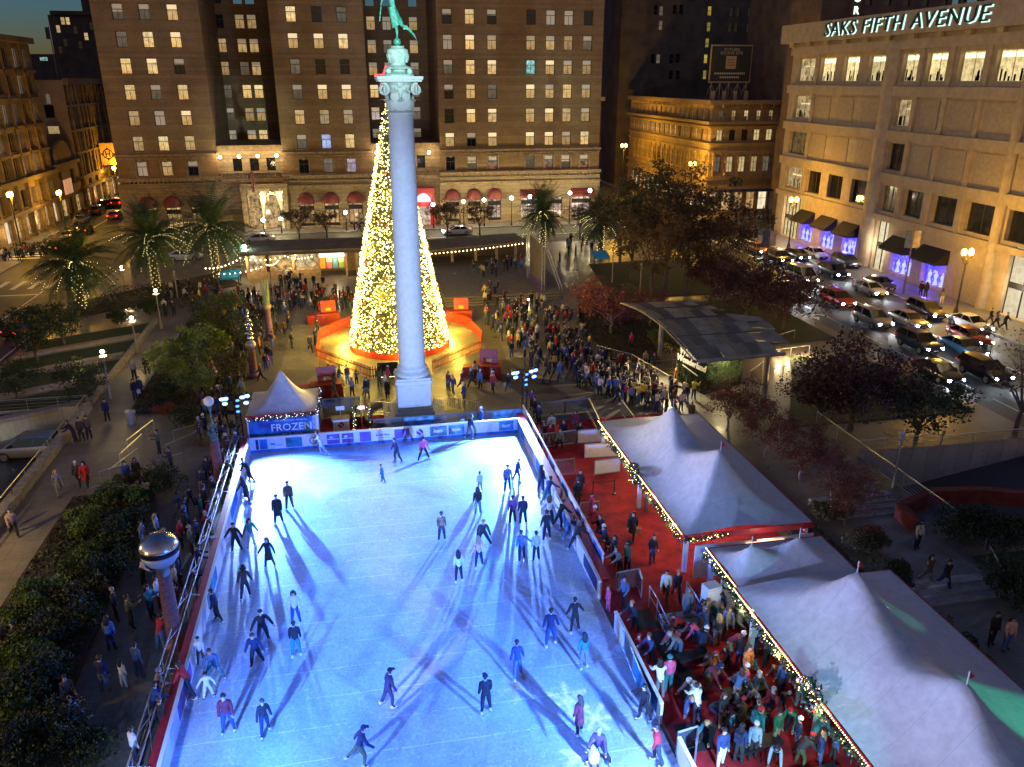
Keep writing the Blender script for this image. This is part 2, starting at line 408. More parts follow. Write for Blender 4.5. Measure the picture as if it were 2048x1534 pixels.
# ================================================================== windows
def litmat(name, top, mid, s, dark=.62, fold=9.0):
 """room seen through a window: bright blind or ceiling above, curtain folds below; the light comes from the room"""
 m, nt, b = newmat(name); g = nn(nt, 'ShaderNodeTexCoord').outputs['Object']; sx = nn(nt, 'ShaderNodeSeparateXYZ'); nt.links.new(g, sx.inputs[0])
 oi = nn(nt, 'ShaderNodeObjectInfo').outputs['Random']
 w = mathn(nt, 'SINE', mathn(nt, 'MULTIPLY', sx.outputs[0], fold*2.5)); w = mathn(nt, 'MULTIPLY_ADD', w, .12, .88)
 n = noise(nt, g, 2.3, 4); 
 mp = nn(nt, 'ShaderNodeVectorMath'); mp.operation = 'ADD'; nt.links.new(g, mp.inputs[0])
 cb = nn(nt, 'ShaderNodeCombineXYZ'); nt.links.new(mathn(nt, 'MULTIPLY', oi, 90), cb.inputs[0]); nt.links.new(cb.outputs[0], mp.inputs[1])
 n = noise(nt, mp.outputs[0], 1.5, 4, .7)
 f = ramp(nt, n, [(.36, (dark,)*3), (.58, (1,)*3)])
 z = mathn(nt, 'MULTIPLY_ADD', sx.outputs[2], .5, .5, True)
 c = mixc(nt, z, mid, top)
 nt.links.new(mixc(nt, 1, c, f, 'MULTIPLY'), b.inputs['Emission Color'])
 st = mathn(nt, 'MULTIPLY', w, mathn(nt, 'MULTIPLY_ADD', oi, s*.55, s*.7))
 nt.links.new(st, b.inputs['Emission Strength'])
 b.inputs['Base Color'].default_value = (.03,.03,.03,1); b.inputs['Roughness'].default_value = .12
 m.cycles.emission_sampling = 'NONE'; MATS[name] = m; return m
FRAME = M('window_frame', (.05,.038,.025), .5, na=0)
BLIND = M('window_blind', (.5,.46,.38), .8, na=0)
GLASSK = M('dark_glass', (.012,.013,.016), .06, na=0, spec=.8)
GLASSD = M('dim_glass', (.06,.055,.05), .1, na=0, emit=(.5,.42,.32), es=.10)
LW = litmat('room_warm', (1,.72,.32), (1,.56,.17), .85)
LB = litmat('room_bright', (1,.80,.42), (1,.60,.20), 1.05, .5)
LM = litmat('room_mid', (1,.70,.32), (.8,.48,.17), .62)
LD = litmat('room_dim', (.62,.50,.34), (.40,.30,.19), .26)
LC = litmat('room_teal', (.5,1,.95), (.3,.75,.7), .8, .2)
LBL = litmat('room_violet', (.4,.35,.9), (.16,.13,.7), .5, .15)
LXM = litmat('room_tree', (.5,.8,.55), (.8,.25,.15), .45, .05, 30)
BLINDLIT = M('lit_blind', (.5,.45,.36), .8, na=0, emit=(1,.76,.40), es=.85)
BLINDDIM = M('dim_blind', (.5,.46,.4), .8, na=0, emit=(.8,.64,.42), es=.24)
# sash window, unit: width 1.5 high 2.2, centred, facing -Y, set back in its reveal
def sash_frame(w, h, d=.0, bar=True):
 g = MB(); t = .09
 g.box(-w/2, w/2, d, d+.06, h/2-t, h/2); g.box(-w/2, w/2, d, d+.06, -h/2, -h/2+t)
 g.box(-w/2, -w/2+t, d+.001, d+.059, -h/2+t+.001, h/2-t-.001); g.box(w/2-t, w/2, d+.001, d+.059, -h/2+t+.001, h/2-t-.001)
 if bar:
  zb = h*.14
  g.box(-w/2+t+.001, w/2-t-.001, d-.01, d+.05, zb-.05, zb+.05); g.box(-.028, .028, d+.002, d+.045, -h/2+t+.001, zb-.051)
 return g
def sash_pane(w, h, blind, d=.07):
 g = MB(); zt = h/2-.05; zb = -h/2+.05; x = w/2-.05; zm = zt - blind*(h-.1)
 if blind > 0: g.poly([(-x,d-.012,zm),(x,d-.012,zm),(x,d-.012,zt),(-x,d-.012,zt)], 1)
 g.poly([(-x,d,zb),(x,d,zb),(x,d,zt),(-x,d,zt)], 0)
 return g
def sash_curtain(w, h, s, d=.062):
 g = MB(); zt = h/2-.06; zb = -h/2+.06; x = w/2-.05
 for sg in (-1, 1):
  g.poly([(sg*x,d,zb),(sg*x*s,d,zb),(sg*x*s*1.1,d,zt),(sg*x,d,zt)] if sg < 0 else [(sg*x*s,d,zb),(sg*x,d,zb),(sg*x,d,zt),(sg*x*s*1.1,d,zt)])
 return g
SASH = {}
def sash_kinds(key, w, h):
 fr = sash_frame(w, h).mesh('sash_frame', FRAME)
 K = {}
 for c, mats, bl in (('W', (LW, BLINDLIT), (.0,.3,.32)), ('X', (LB, BLINDLIT), (.0,.25)), ('M', (LM, BLINDDIM), (0,.28)), ('D', (LD, BLINDDIM), (.0,.36,.5,1)),
      ('K', (GLASSK, BLINDDIM), (0,0,.4)), ('C', (LC, BLINDLIT), (0,)), ('B', (LBL, BLINDDIM), (0,.3)), ('T', (LXM, BLINDDIM), (.3,.36))):
  K[c] = [sash_pane(w, h, b).mesh('pane_'+c, list(mats)) for b in bl]
 SASH[key] = (fr, K)
sash_kinds('hotel', 1.55, 2.25); sash_kinds('small', 1.15, 2.0)
NSTUFF = {}
def add_window(par, key, x, y, z, kind, rz=0, name='window', off=True):
 fr, K = SASH[key]; L = WL[par.name] if off else (0,0,0)
 f = put(name, fr, par, (x-L[0], y-L[1], z-L[2]), rz)
 put('pane', R.choice(K[kind]), f)
 return f
# ================================================================== the hotel
def stone(name, col, course, joint=.07, dark=.55, warm=.2):
 m, nt, b = newmat(name); tc = nn(nt, 'ShaderNodeTexCoord').outputs['Object']; s = nn(nt, 'ShaderNodeSeparateXYZ'); nt.links.new(tc, s.inputs[0])
 fr = mathn(nt, 'FRACT', mathn(nt, 'DIVIDE', s.outputs[2], course)); j = mathn(nt, 'LESS_THAN', fr, joint)
 n1 = noise(nt, tc, .25, 6, .7); n2 = noise(nt, tc, 4, 4); 
 row = mathn(nt, 'FLOOR', mathn(nt, 'DIVIDE', s.outputs[2], course)); wn = nn(nt, 'ShaderNodeTexWhiteNoise'); wn.noise_dimensions = '1D'; nt.links.new(row, wn.inputs['W'])
 c = ramp(nt, n1, [(.28, tuple(q*.6 for q in col)), (.72, tuple(q*1.2 for q in col))])
 c = mixc(nt, 1, c, ramp(nt, n2, [(.25, (.75,)*3), (.75, (1.1,)*3)]), 'MULTIPLY')
 c = mixc(nt, 1, c, ramp(nt, wn.outputs[0], [(0, (.8,)*3), (1, (1.08,)*3)]), 'MULTIPLY')
 c = mixc(nt, j, c, tuple(q*dark for q in col)); nt.links.new(c, b.inputs['Base Color']); b.inputs['Roughness'].default_value = .85
 bp = nn(nt, 'ShaderNodeBump'); bp.inputs['Strength'].default_value = .5; bp.inputs['Distance'].default_value = .06
 nt.links.new(mathn(nt, 'SUBTRACT', mathn(nt, 'MULTIPLY', n2, .5), j), bp.inputs['Height']); nt.links.new(bp.outputs[0], b.inputs['Normal'])
 MATS[name] = m; return m
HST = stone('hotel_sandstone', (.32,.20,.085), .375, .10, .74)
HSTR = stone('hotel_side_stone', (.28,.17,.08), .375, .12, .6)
HBASE = stone('hotel_base_stone', (.38,.28,.15), .62, .10, .5)
HTRIM = M('hotel_trim', (.28,.19,.10), .8, ns=2, na=.3, bump=.3)
hotel = thing('hotel', 'brown stone hotel with three tall window-lit towers across the street behind the lit tree', 'hotel', (2.8, 138, 0))
ROWS = [32.4, 28.65, 24.95, 21.25, 17.5, 13.75]
Z7 = 9.95
T1X = (-32.4, -28.7, -24.8); T2X = (-7.77, -3.92, -.2); T3X = (16.05, 19.65, 23.2, 29.6, 32.85, 35.85, 39.1)
T1 = ["DDW","DXW","WXK","WDW","MDW","MXM"]; T2 = ["XKD","WWX","DKK","DWW","WMM","DBM"]; T3 = ["KWKKDDK","DWMMMMD","DWXCWMM","KWDWMWM","KWXWWMM","WKWWWMX"]
B1, B2, B3 = "DMK", "KDB", "KDTDTDT"
TOPZ = 62.0
def tower(x0, x1, xs, codes, base):
 g = MB(); hw, hh = .78, 1.13
 zs = [Z7]+ROWS[::-1]+[36.15+3.72*i for i in range(6)]
 holes = [(x-hw, x+hw, z-hh, z+hh) for x in xs for z in zs]
 facade(g, 'Y', 138, x0, x1, 8.2, TOPZ, holes, .38, 0)
 # sides, back, roof
 for X in (x0, x1): g.poly([(X,138,0),(X,175,0),(X,175,TOPZ),(X,138,TOPZ)] if X == x0 else [(X,138,0),(X,138,TOPZ),(X,175,TOPZ),(X,175,0)], 1)
 g.poly([(x0,138,TOPZ),(x1,138,TOPZ),(x1,175,TOPZ),(x0,175,TOPZ)], 1); g.poly([(x0,175,0),(x0,175,TOPZ),(x1,175,TOPZ),(x1,175,0)], 1)
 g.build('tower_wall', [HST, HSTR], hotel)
 t = MB()   # string courses, sills, keystones
 for zc, hh2, d in ((8.35,.55,.55), (12.05,.35,.4), (11.55,.22,.2)):
  t = MB(); t.box(x0-d*.6, x1+d*.6, 138-d, 137.999, zc-hh2/2, zc+hh2/2); t.build('string_course', HTRIM, hotel)
 t = MB()
 n = int((x1-x0)/.62)
 for i in range(n): t.box(x0+.2+i*.62, x0+.5+i*.62, 137.62, 137.998, 7.84, 8.07)
 t.build('dentil_molding', HTRIM, hotel)
 for x in xs:
  for z in ROWS: t = MB(); t.box(x-.95, x+.95, 137.9, 137.999, z-1.29, z-1.14); t.build('window_sill', HTRIM, hotel)
  t = MB(); t.box(x-1.05, x+1.05, 137.8, 137.999, Z7-1.3, Z7-1.14); t.box(x-1.0, x-.79, 137.86, 137.998, Z7-1.13, Z7+1.14); t.box(x+.79, x+1.0, 137.86, 137.998, Z7-1.13, Z7+1.14)
  t.box(x-1.1, x+1.1, 137.75, 137.997, Z7+1.15, Z7+1.33); t.box(x-.22, x+.22, 137.66, 137.996, Z7+1.0, Z7+1.6); t.build('window_surround', HTRIM, hotel)
 for i, z in enumerate(ROWS):
  for x, k in zip(xs, codes[i]): add_window(hotel, 'hotel', x, 138.26, z, k)
 for x, k in zip(xs, base): add_window(hotel, 'hotel', x, 138.26, Z7, k)
tower(-36.0, -21.0, T1X, T1, B1); tower(-11.0, 3.1, T2X, T2, B2); tower(14.4, 41.7, T3X, T3, B3)
# recessed light courts
def court(x0, x1, xs, codes, y=155.0):
 g = MB(); k = y/138; zs = [atY(0, py, y).z for py in (45, 92, 137, 182, 228, 272)]
 zz = [31.55, 27.85, 24.1, 20.35, 16.6, 12.9]; sc_ = y/138
 zz = [atY(500, p, y).z for p in (43, 91, 137, 183, 229, 273)]
 hw, hh = .72, 1.05; ex = [zz[0]+3.75*(i+1) for i in range(6)]
 facade(g, 'Y', y, x0, x1, 0, TOPZ, [(x-hw, x+hw, z-hh, z+hh) for x in xs for z in zz+ex], .35, 0)
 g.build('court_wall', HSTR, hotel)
 for i, z in enumerate(zz):
  for x, kk in zip(xs, codes[i]): add_window(hotel, 'hotel', x, y+.24, z, kk, name='court_window')
xs1 = [atY(p, 45, 155).x for p in (438, 479, 503)]
court(-21, -11, xs1, ["KMM","MMM","MDM","DWW","DMM","DMW"])
xs2 = [atY(p, 45, 155).x for p in (741, 773, 826)]
court(3.1, 14.4, xs2, ["MDM","MDM","MDD","WDD","MDD","TDD"])
# low blocks that close the two courts at the street, with terrace, balustrade and lamps
def porch(x0, x1, ztop, name):
 g = MB(); facade(g, 'Y', 138.6, x0+.01, x1-.01, 0, ztop, [(x0+2.2+i*2.6, x0+3.6+i*2.6, 9.3, 11.3) for i in range(int((x1-x0-2)/2.6))], .3, 0)
 g.poly([(x0+.01,138.6,ztop),(x1-.01,138.6,ztop),(x1-.01,155,ztop),(x0+.01,155,ztop)], 1)
 g.box(x0+.05, x1-.05, 138.2, 138.55, 7.6, 8.2, 2); g.box(x0+.05, x1-.05, 138.3, 138.58, ztop-.5, ztop+.1, 2)
 for i in range(int((x1-x0)/.55)): g.box(x0+.2+i*.55, x0+.42+i*.55, 138.22, 138.4, 8.25, 9.0, 2)
 g.box(x0+.05, x1-.05, 138.15, 138.5, 9.0, 9.15, 2)
 for i in range(int((x1-x0-2)/2.6)): g.poly([(x0+2.2+i*2.6,138.88,9.3),(x0+3.6+i*2.6,138.88,9.3),(x0+3.6+i*2.6,138.88,11.3),(x0+2.2+i*2.6,138.88,11.3)], 3)
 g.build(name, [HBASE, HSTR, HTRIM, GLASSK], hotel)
porch(-21.0, -11.0, 13.2, 'entrance_porch'); porch(3.1, 14.4, 13.2, 'side_porch')
# base storey with round-headed shop openings
ARCH1 = (-7.85, -3.9, .05); ARCH3 = (16.2, 19.85, 23.4); WIDE = ((28.0, 31.3), (33.2,35.4), (37.0, 40.6)); ARCH0 = (-32.3,-28.6,-24.8)
def base_wall(x0, x1, arches, wide=()):
 g = MB(); holes = [(a-1.15, a+1.15, .35, 4.2) for a in arches] + [(w[0], w[1], .5, 4.0) for w in wide]
 facade(g, 'Y', 137.75, x0-.25, x1+.25, 0, 7.75, holes, .6, 0)
 g.box(x0-.3, x1+.3, 137.55, 137.749, 0, .33, 1); g.box(x0-.3, x1+.3, 137.4, 137.748, 6.6, 7.0, 1)
 for X, s in ((x0-.25,-1), (x1+.25,1)): g.poly([(X,137.75,0),(X,138.3,0),(X,138.3,7.75),(X,137.75,7.75)], 0)
 g.poly([(x0-.25,137.75,7.75),(x1+.25,137.75,7.75),(x1+.25,138.1,7.75),(x0-.25,138.1,7.75)], 0)
 for a in arches:   # voussoirs of the round head
  for i in range(9):
   t0, t1 = math.pi*i/9+.03, math.pi*(i+1)/9-.03
   P = lambda r, t, y: (a+r*math.cos(t), y, 4.15+r*math.sin(t))
   g.add([P(1.2,t0,137.7),P(1.75,t0,137.7),P(1.75,t1,137.7),P(1.2,t1,137.7),P(1.2,t0,137.76),P(1.75,t0,137.76),P(1.75,t1,137.76),P(1.2,t1,137.76)], [(0,1,2,3),(0,4,5,1),(1,5,6,2),(2,6,7,3),(3,7,4,0)], 1)
  g.box(a-.3, a+.3, 137.55, 137.745, 5.75, 6.45, 1)
 g.build('base_wall', [HBASE, HTRIM], hotel)
base_wall(-36, -21, ARCH0); base_wall(-11, 3.1, ARCH1); base_wall(14.4, 41.7, ARCH3, WIDE)
SHOPW = litmat('shop_room', (1,.62,.25), (1,.46,.15), .8, .03, 3)
SHOPP = litmat('shop_pink', (1,.72,.55), (1,.5,.38), 1.2, .08, 3)
AWN = M('awning_maroon', (.17,.028,.025), .6, ns=3, na=.2); AWNK = M('awning_black', (.012,.011,.012), .7, na=.1)
def dome_awning(w=1.35, h=1.5, d=1.1):
 g = MB(); rows = []
 for i in range(7):
  t = (math.pi/2)*i/6
  rows.append([(w*math.cos(math.pi*j/10)*-1*math.cos(0), -d*math.sin(math.pi*j/10)*math.cos(t)*1.0, h*math.sin(t)) if False else
                     (-w*math.cos(math.pi*j/10)*math.cos(t), -d*math.sin(math.pi*j/10)*math.cos(t), h*math.sin(t)) for j in range(11)])
 g.grid(rows, 0)
 g.grid([[(-w*math.cos(math.pi*j/10), -d*math.sin(math.pi*j/10), -.28) for j in range(11)], [(-w*math.cos(math.pi*j/10), -d*math.sin(math.pi*j/10), -.001) for j in range(11)]], 0)
 return g
DOME = dome_awning().mesh('dome_awning', AWN, 40)
def shopfront(x, mat, w=1.15):
 s = MB(); s.poly([(x-w,138.3,.35),(x+w,138.3,.35),(x+w,138.3,4.2),(x-w,138.3,4.2)])
 p = s.build('shop_window', mat, hotel)
 f = MB()
 for xx in (x-w+.05, x-.4, x+.4, x+w-.05): f.box(xx-.05, xx+.05, 138.15, 138.25, .36, 4.19)
 f.box(x-w+.1, x+w-.1, 138.16, 138.24, .36, .8); f.box(x-w+.1, x+w-.1, 138.16, 138.24, 2.9, 3.6)
 f.build('shop_frame', AWNK, p)
for a in ARCH0: shopfront(a, SHOPW)
for a in ARCH1+ARCH3: shopfront(a, SHOPW if a != ARCH3[2] else SHOPP)
for w0, w1 in WIDE: shopfront((w0+w1)/2, SHOPP, (w1-w0)/2)
for a in ARCH0+ARCH1+ARCH3:
 put('awning', DOME, hotel, (a-2.8, 137.6-138, 4.35))
for w0, w1 in (WIDE[0], WIDE[2]):
 g = MB(); g.add([(w0-.2,137.7,5.5),(w1+.2,137.7,5.5),(w1+.2,136.4,4.5),(w0-.2,136.4,4.5),(w0-.2,136.4,4.2),(w1+.2,136.4,4.2),(w0-.2,137.7,4.2),(w1+.2,137.7,4.2)], [(0,3,2,1),(3,4,5,2),(0,6,4,3),(1,2,5,7)])
 g.build('flat_awning', AWN, hotel)
# red corner doorway and lit main entrance
g = MB(); g.box(9.3, 13.1, 137.2, 138.55, 0, 6.1, 0); g.box(9.9, 12.5, 137.1, 137.19, 3.2, 3.7, 1)
g.lathe([(1.25,0),(1.25,.06)], (11.2,0,0), 24, 2); d = MB()
for i in range(12):
 t0, t1 = math.pi*i/12, math.pi*(i+1)/12
 d.add([(11.2,137.08,3.9),(11.2+1.25*math.cos(t0),137.08,3.9+1.45*math.sin(t0)),(11.2+1.25*math.cos(t1),137.08,3.9+1.45*math.sin(t1))], [(0,1,2)])
g = MB(); g.box(9.3, 13.1, 137.2, 138.55, 0, 6.1, 0); g.box(9.9, 12.5, 137.1, 137.19, 3.2, 3.7, 0)
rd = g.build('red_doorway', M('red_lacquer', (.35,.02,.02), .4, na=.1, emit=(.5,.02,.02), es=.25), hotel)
d.build('fanlight', glow('pink_light', (1,.42,.5), 2.2), rd)
g = MB(); g.poly([(10.1,137.17,.1),(12.3,137.17,.1),(12.3,137.17,3.1),(10.1,137.17,3.1)]); g.build('door_glass', SHOPP, rd)
ent = MB(); ent.box(-17.9, -10.7, 136.9, 138.5, 0, .3, 1)
for X in (-17.9, -11.4): ent.box(X, X+.7, 136.8, 138.4, .31, 6.6, 0)
ent.box(-18, -10.6, 136.7, 138.4, 6.61, 7.3, 0)
e = ent.build('entrance', [HBASE, KERB], hotel)
g = MB(); g.poly([(-17.1,138.3,.3),(-11.5,138.3,.3),(-11.5,138.3,6.5),(-17.1,138.3,6.5)]); g.build('entrance_glass', SHOPW, e)
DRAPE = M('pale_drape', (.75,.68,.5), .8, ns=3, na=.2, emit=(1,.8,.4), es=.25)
g = MB()
for s, x0 in ((1,-14.9), (-1,-11.6)):
 rows = []
 for i in range(9):
  z = 6.3 - i*.75; wd = .25+.75*abs(1-i/5.0) if i < 6 else .35
  rows.append([(x0+s*wd*j/6, 136.9-.12*math.sin(j*2.4), z) for j in range(7)])
 g.grid(rows)
g.build('drape', DRAPE, e, 40)
BULBW = glow('warm_bulb', (1,.72,.30), 12); BULBY = glow('yellow_bulb', (1,.84,.30), 11); BULBC = glow('cool_bulb', (.8,.92,1), 16)
g = MB()
for i in range(70):
 t = R.random(); x = -15.0+3.6*t; g.octa((x, 136.75, 6.3-.5*math.sin(math.pi*t*2)**2-R.random()*.5), .045)
for x0 in (-14.7,-11.8):
 for i in range(26): g.octa((x0+R.uniform(-.25,.25), 136.7, 4.6+R.random()*1.4), .045)
g.build('entrance_lights', BULBY, e)
# wall lanterns above the porches
LAMPS = []
def lantern(x, y, z):
 g = MB(); g.tube([(x,y+.5,z-.5),(x,y,z-.6),(x,y,z-.25)], .05, 6, 0); l = g.build('wall_lantern', DARKM, hotel)
 b = MB(); b.ball((x,y,z), .26, 10); b.build('lamp_globe', glow('lantern_globe', (1,.80,.46), 22), l); LAMPS.append((x,y-.45,z))
for px, py in ((440,314),(478,313),(515,312),(553,311),(753,305),(858,305)):
 p = atY(px, py, 137.6); lantern(p.x, 137.6, p.z)
# hotel flag
fl = thing('hotel_flag', 'tall limp flag on an angled pole over the hotel entrance', 'flag', (-15.6,137,8))
g = MB(); g.tube([(-15.6,138,7.6),(-15.9,135,9.9)], .05, 6); g.build('flagpole', STEEL, fl)
g = MB(); g.grid([[(-15.9+.5*j/5+.05*math.sin(i+j), 135+.1*math.sin(j*2+i*.7), 9.7-i*.55) for j in range(6)] for i in range(7)]); g.build('cloth', M('flag_cloth', (.42,.2,.13), .85, ns=2), fl, 40)
# ================================================================== the department store on the right
SKW = M('store_limestone', (.42,.335,.22), .8, ns=1.2, na=.12, bump=.12, bs=20)
SKP = M('store_panel', (.37,.295,.195), .85, ns=2.5, na=.12, bump=.1, bs=30)
SX = 65.5
store = thing('department_store', 'cream stone department store with big lit letters along its parapet', 'store', (SX, 88, 0))
BAYS = [(117.6,112.2),(111.5,107.2),(105.7,101.7),(100.1,96.2),(93.3,89.9),(88.9,85.0),(83.6,79.4),(78.2,73.7)]
END = [(72.2,67.0),(65.8,60.5),(59.5,54.0)]
PIL = [(96.0,93.5),(73.5,72.4)]
g = MB(); holes = []
rowsz = {1:(22.8,25.95), 2:(17.7,20.85), 3:(12.6,15.75), 4:(7.55,10.65)}
litm = {}
def hole(b, r, ins=.25): return (b[1]+ins, b[0]-ins, rowsz[r][0], rowsz[r][1])
W1 = [(hole(b,1), 'X') for b in BAYS]; W1[0] = (W1[0][0], 'S')
W2 = [(hole(BAYS[0],2), 'S'), (hole(BAYS[4],2), 'S')]; W3 = [(hole(BAYS[0],3), 'A'), (hole(BAYS[4],3), 'K')]
W4 = [(hole(b,4), 'K') for b in BAYS]; W4[0] = (W4[0][0], 'S'); W4[4] = (W4[4][0], 'A')
WE = [(hole(b, r), 'X' if r == 1 else 'K') for b in END for r in (1,4)]
ALLW = W1+W2+W3+W4+WE
PAN = [hole(b, r, .15) for r in (2,3) for i, b in enumerate(BAYS) if i in (1,2,3,5,6,7)] + [hole(b, r, .15) for r in (2,3) for b in END]
GF = [(hole4, k) for hole4, k in (((112.0,116.8,.3,6.3),'G'), ((107.9,111.3,.4,4.4),'V'), ((102.2,105.6,.4,4.4),'V'), ((96.9,100.1,.4,4.4),'V'), ((90.6,93.1,.05,6.2),'D'), ((85.3,89.3,.4,4.4),'V'), ((79.4,83.4,.4,4.4),'V'), ((74,77.6,.1,4.2),'P'), ((66.6,70.6,.1,7.2),'D'))]
facade(g, 'X', SX, 50, 119.0, 0, 27.5, [w[0] for w in ALLW]+[h[0] for h in GF], .62, 0)
for p in PAN:  # sunk blank panels between the piers
 t = .14
 a0,a1,z0,z1 = p
# piers and floor bands standing proud of the panels
for r in (1,2,3,4):
 z0, z1 = rowsz[r]
 for i in range(len(BAYS)-1):
  a = (BAYS[i][1]+BAYS[i+1][0])/2
  if abs(BAYS[i][1]-BAYS[i+1][0]) < 1.5: g.box(SX-.28, SX-.001, a-.33, a+.33, z0-.45, z1+.45, 0)
 for b in END: g.box(SX-.28, SX-.001, b[0]+.1, b[0]+.7, z0-.45, z1+.45, 0)
for z0, z1 in ((26.4,27.5),(21.15,22.3),(16.1,17.2),(11.0,12.15),(6.4,7.1)):
 g.box(SX-.42, SX-.0015, 50, 119.05, z0, z1, 0)
for a1, a0 in PIL:   # round-fronted giant piers
 n = 10; c = (a0+a1)/2; hw = (a1-a0)/2
 pts = [(SX-.003, c-hw)] + [(SX-.1-.62*math.sin(math.pi*k/n), c-hw*math.cos(math.pi*k/n)) for k in range(n+1)] + [(SX-.003, c+hw)]
 g.prism(pts[::-1], .01, 27.3, 0)
g.poly([(SX,119,0),(SX+60,119,0),(SX+60,119,27.5),(SX,119,27.5)], 0)
g.box(SX-1.15, SX+60, 50, 121.2, 28.05, 30.55, 0); g.box(SX-.2, SX+59, 50.1, 120.0, 27.51, 28.04, 1)
for k in range(13): g.box(SX-.75, SX-.21, 118.3-k*4.6, 119.2-k*4.6, 27.51, 28.04, 0)
for zc in (3.2, 8.9, 14.2, 19.3, 24.3): pass
g.build('store_wall', [SKW, SKP], store)
for a0,a1,z0,z1 in PAN: p = MB(); p.box(SX-.075, SX-.002, a0, a1, z0, z1, 0); p.build('blank_panel', SKP, store)
ROOMX = litmat('store_room', (1,.78,.36), (.95,.60,.20), 1.15, .5, 2.2); ROOMS = litmat('store_room_dim', (.8,.6,.3), (1,.62,.22), .75, .25, 2.2); ROOMA = litmat('store_room_amber', (.35,.25,.1), (.5,.33,.1), .3, .1, 5)
STRIP = glow('ceiling_strip', (1,.86,.50), 1.9); VIOLET = None
def vmat():
 m, nt, b = newmat('window_display'); tc = nn(nt, 'ShaderNodeTexCoord').outputs['Object']
 n = noise(nt, tc, .9, 5, .75); c = ramp(nt, n, [(.38, (.02,.01,.45)), (.55, (.10,.08,1)), (.66, (.6,.6,1))])
 nt.links.new(c, b.inputs['Emission Color']); b.inputs['Emission Strength'].default_value = 1.5; b.inputs['Base Color'].default_value = (.02,.02,.1,1)
 return m
VDISP = vmat(); PALEW = litmat('lobby_room', (1,.86,.58), (1,.80,.50), 1.15, .75, 2)
def store_window(h, k):
 a0,a1,z0,z1 = h; d = SX+.55
 f = MB(); t = .1
 f.box(d-.06, d, a0, a1, z0, z0+t); f.box(d-.06, d, a0, a1, z1-t, z1); f.box(d-.059, d-.001, a0, a0+t, z0+t, z1-t); f.box(d-.059, d-.001, a1-t, a1, z0+t, z1-t)
 f.box(d-.058, d-.002, (a0+a1)/2-.04, (a0+a1)/2+.04, z0+t, z1-t)
 w = f.build('window', FRAME if k in 'KA' else M('pale_frame', (.6,.5,.3), .5, na=0), store)
 q = MB(); q.poly([(d,a0,z0),(d,a0,z1),(d,a1,z1),(d,a1,z0)])
 q.build('pane', {'X':ROOMX,'S':ROOMS,'A':ROOMA,'K':GLASSK}[k], w)
 if k in 'XS':
  s = MB(); s.box(d-.02, d-.015, a0+.15, a1-.15, z1-.75, z1-.25) if k == 'X' else s.box(d-.02, d-.015, a0+.5, a1-1.2, z1-1.2, z1-1.0)
  s.build('light_strip', STRIP if k == 'X' else ROOMX, w)
  fg = MB()
  for i in range(6):   # racks and goods seen inside
   a = R.uniform(a0+.3, a1-.3); fg.box(d-.018, d-.012, a-.14, a+.14, z0+.12, z0+.5+R.random()*.9)
  tag(fg.build('display_stock', GLASSK, w), kind='stuff')
for h, k in ALLW: store_window(h, k)
def window_display(h):
 a0,a1,z0,z1 = h
 q = MB(); q.poly([(SX+.58,a0,z0),(SX+.58,a0,z1),(SX+.58,a1,z1),(SX+.58,a1,z0)]); w = q.build('display_window', VDISP, store)
 f = MB(); f.box(SX+.1, SX+.5, a0, a1, z0-.01, z0+.12, 0)
 f.build('display_floor', SKP, w)
 fg = MB()
 for i in range(3):
  a = a0+.6+i*1.1; fg.lathe([(.28,.1),(.10,.75),(.24,1.15),(.16,1.4),(.05,1.45),(.1,1.6),(.0,1.75)], (SX+.35,a,z0+.1), 8)
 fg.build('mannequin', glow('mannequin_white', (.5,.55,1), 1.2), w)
def awning(a0, a1, z):
 g = MB(); x0, x1 = SX-.03, SX-1.75
 g.add([(x0,a0,z+1.35),(x0,a1,z+1.35),(x1,a1,z),(x1,a0,z),(x1,a0,z-.28),(x1,a1,z-.28),(x0,a0,z-.28),(x0,a1,z-.28)], [(0,1,2,3),(3,2,5,4),(0,3,4,6),(1,7,5,2)])
 g.build('awning', AWNK, store)
for h, k in GF:
 if k == 'V': window_display(h); awning(h[0]-.3, h[1]+.3, 3.6)
 elif k in 'GD':
  q = MB(); q.poly([(SX+.6,h[0],h[2]),(SX+.6,h[0],h[3]),(SX+.6,h[1],h[3]),(SX+.6,h[1],h[2])]); d = q.build('lobby_glass', PALEW if k == 'D' else ROOMX, store)
  f = MB(); n = 5 if k == 'G' else 2
  for i in range(n+1):
   a = h[0]+(h[1]-h[0])*i/n; f.box(SX+.45, SX+.56, a-.05, a+.05, h[2], h[3])
  f.box(SX+.44, SX+.57, h[0]+.06, h[1]-.06, 2.9, 3.5); f.build('lobby_frame', AWNK, d)
 elif k == 'P':
  q = MB(); q.box(SX+.02, SX+.2, h[0]+.05, h[1]-.05, h[2], h[3]); q.build('service_door', SKP, store)
# parapet lettering, halo-lit
sg = MB()
text_on(sg, 'SAKS FIFTH AVENUE', 2.35, (SX-1.32, 93.9, 29.3), (0,-1,0), (0,0,1), 0, .09, sx=1.28, bold=-.012, shear=.1, space=1.14)
text_on(sg, 'SAKS FIFTH AVENUE', 2.35, (SX-1.19, 93.72, 29.22), (0,-1,0), (0,0,1), 1, .01, sx=1.28, bold=.012, shear=.1, space=1.14)
sg.build('lettering', [M('letter_dark', (.01,.03,.035), .4, na=0), glow('letter_halo', (.62,1,.86), 1.5)], store)
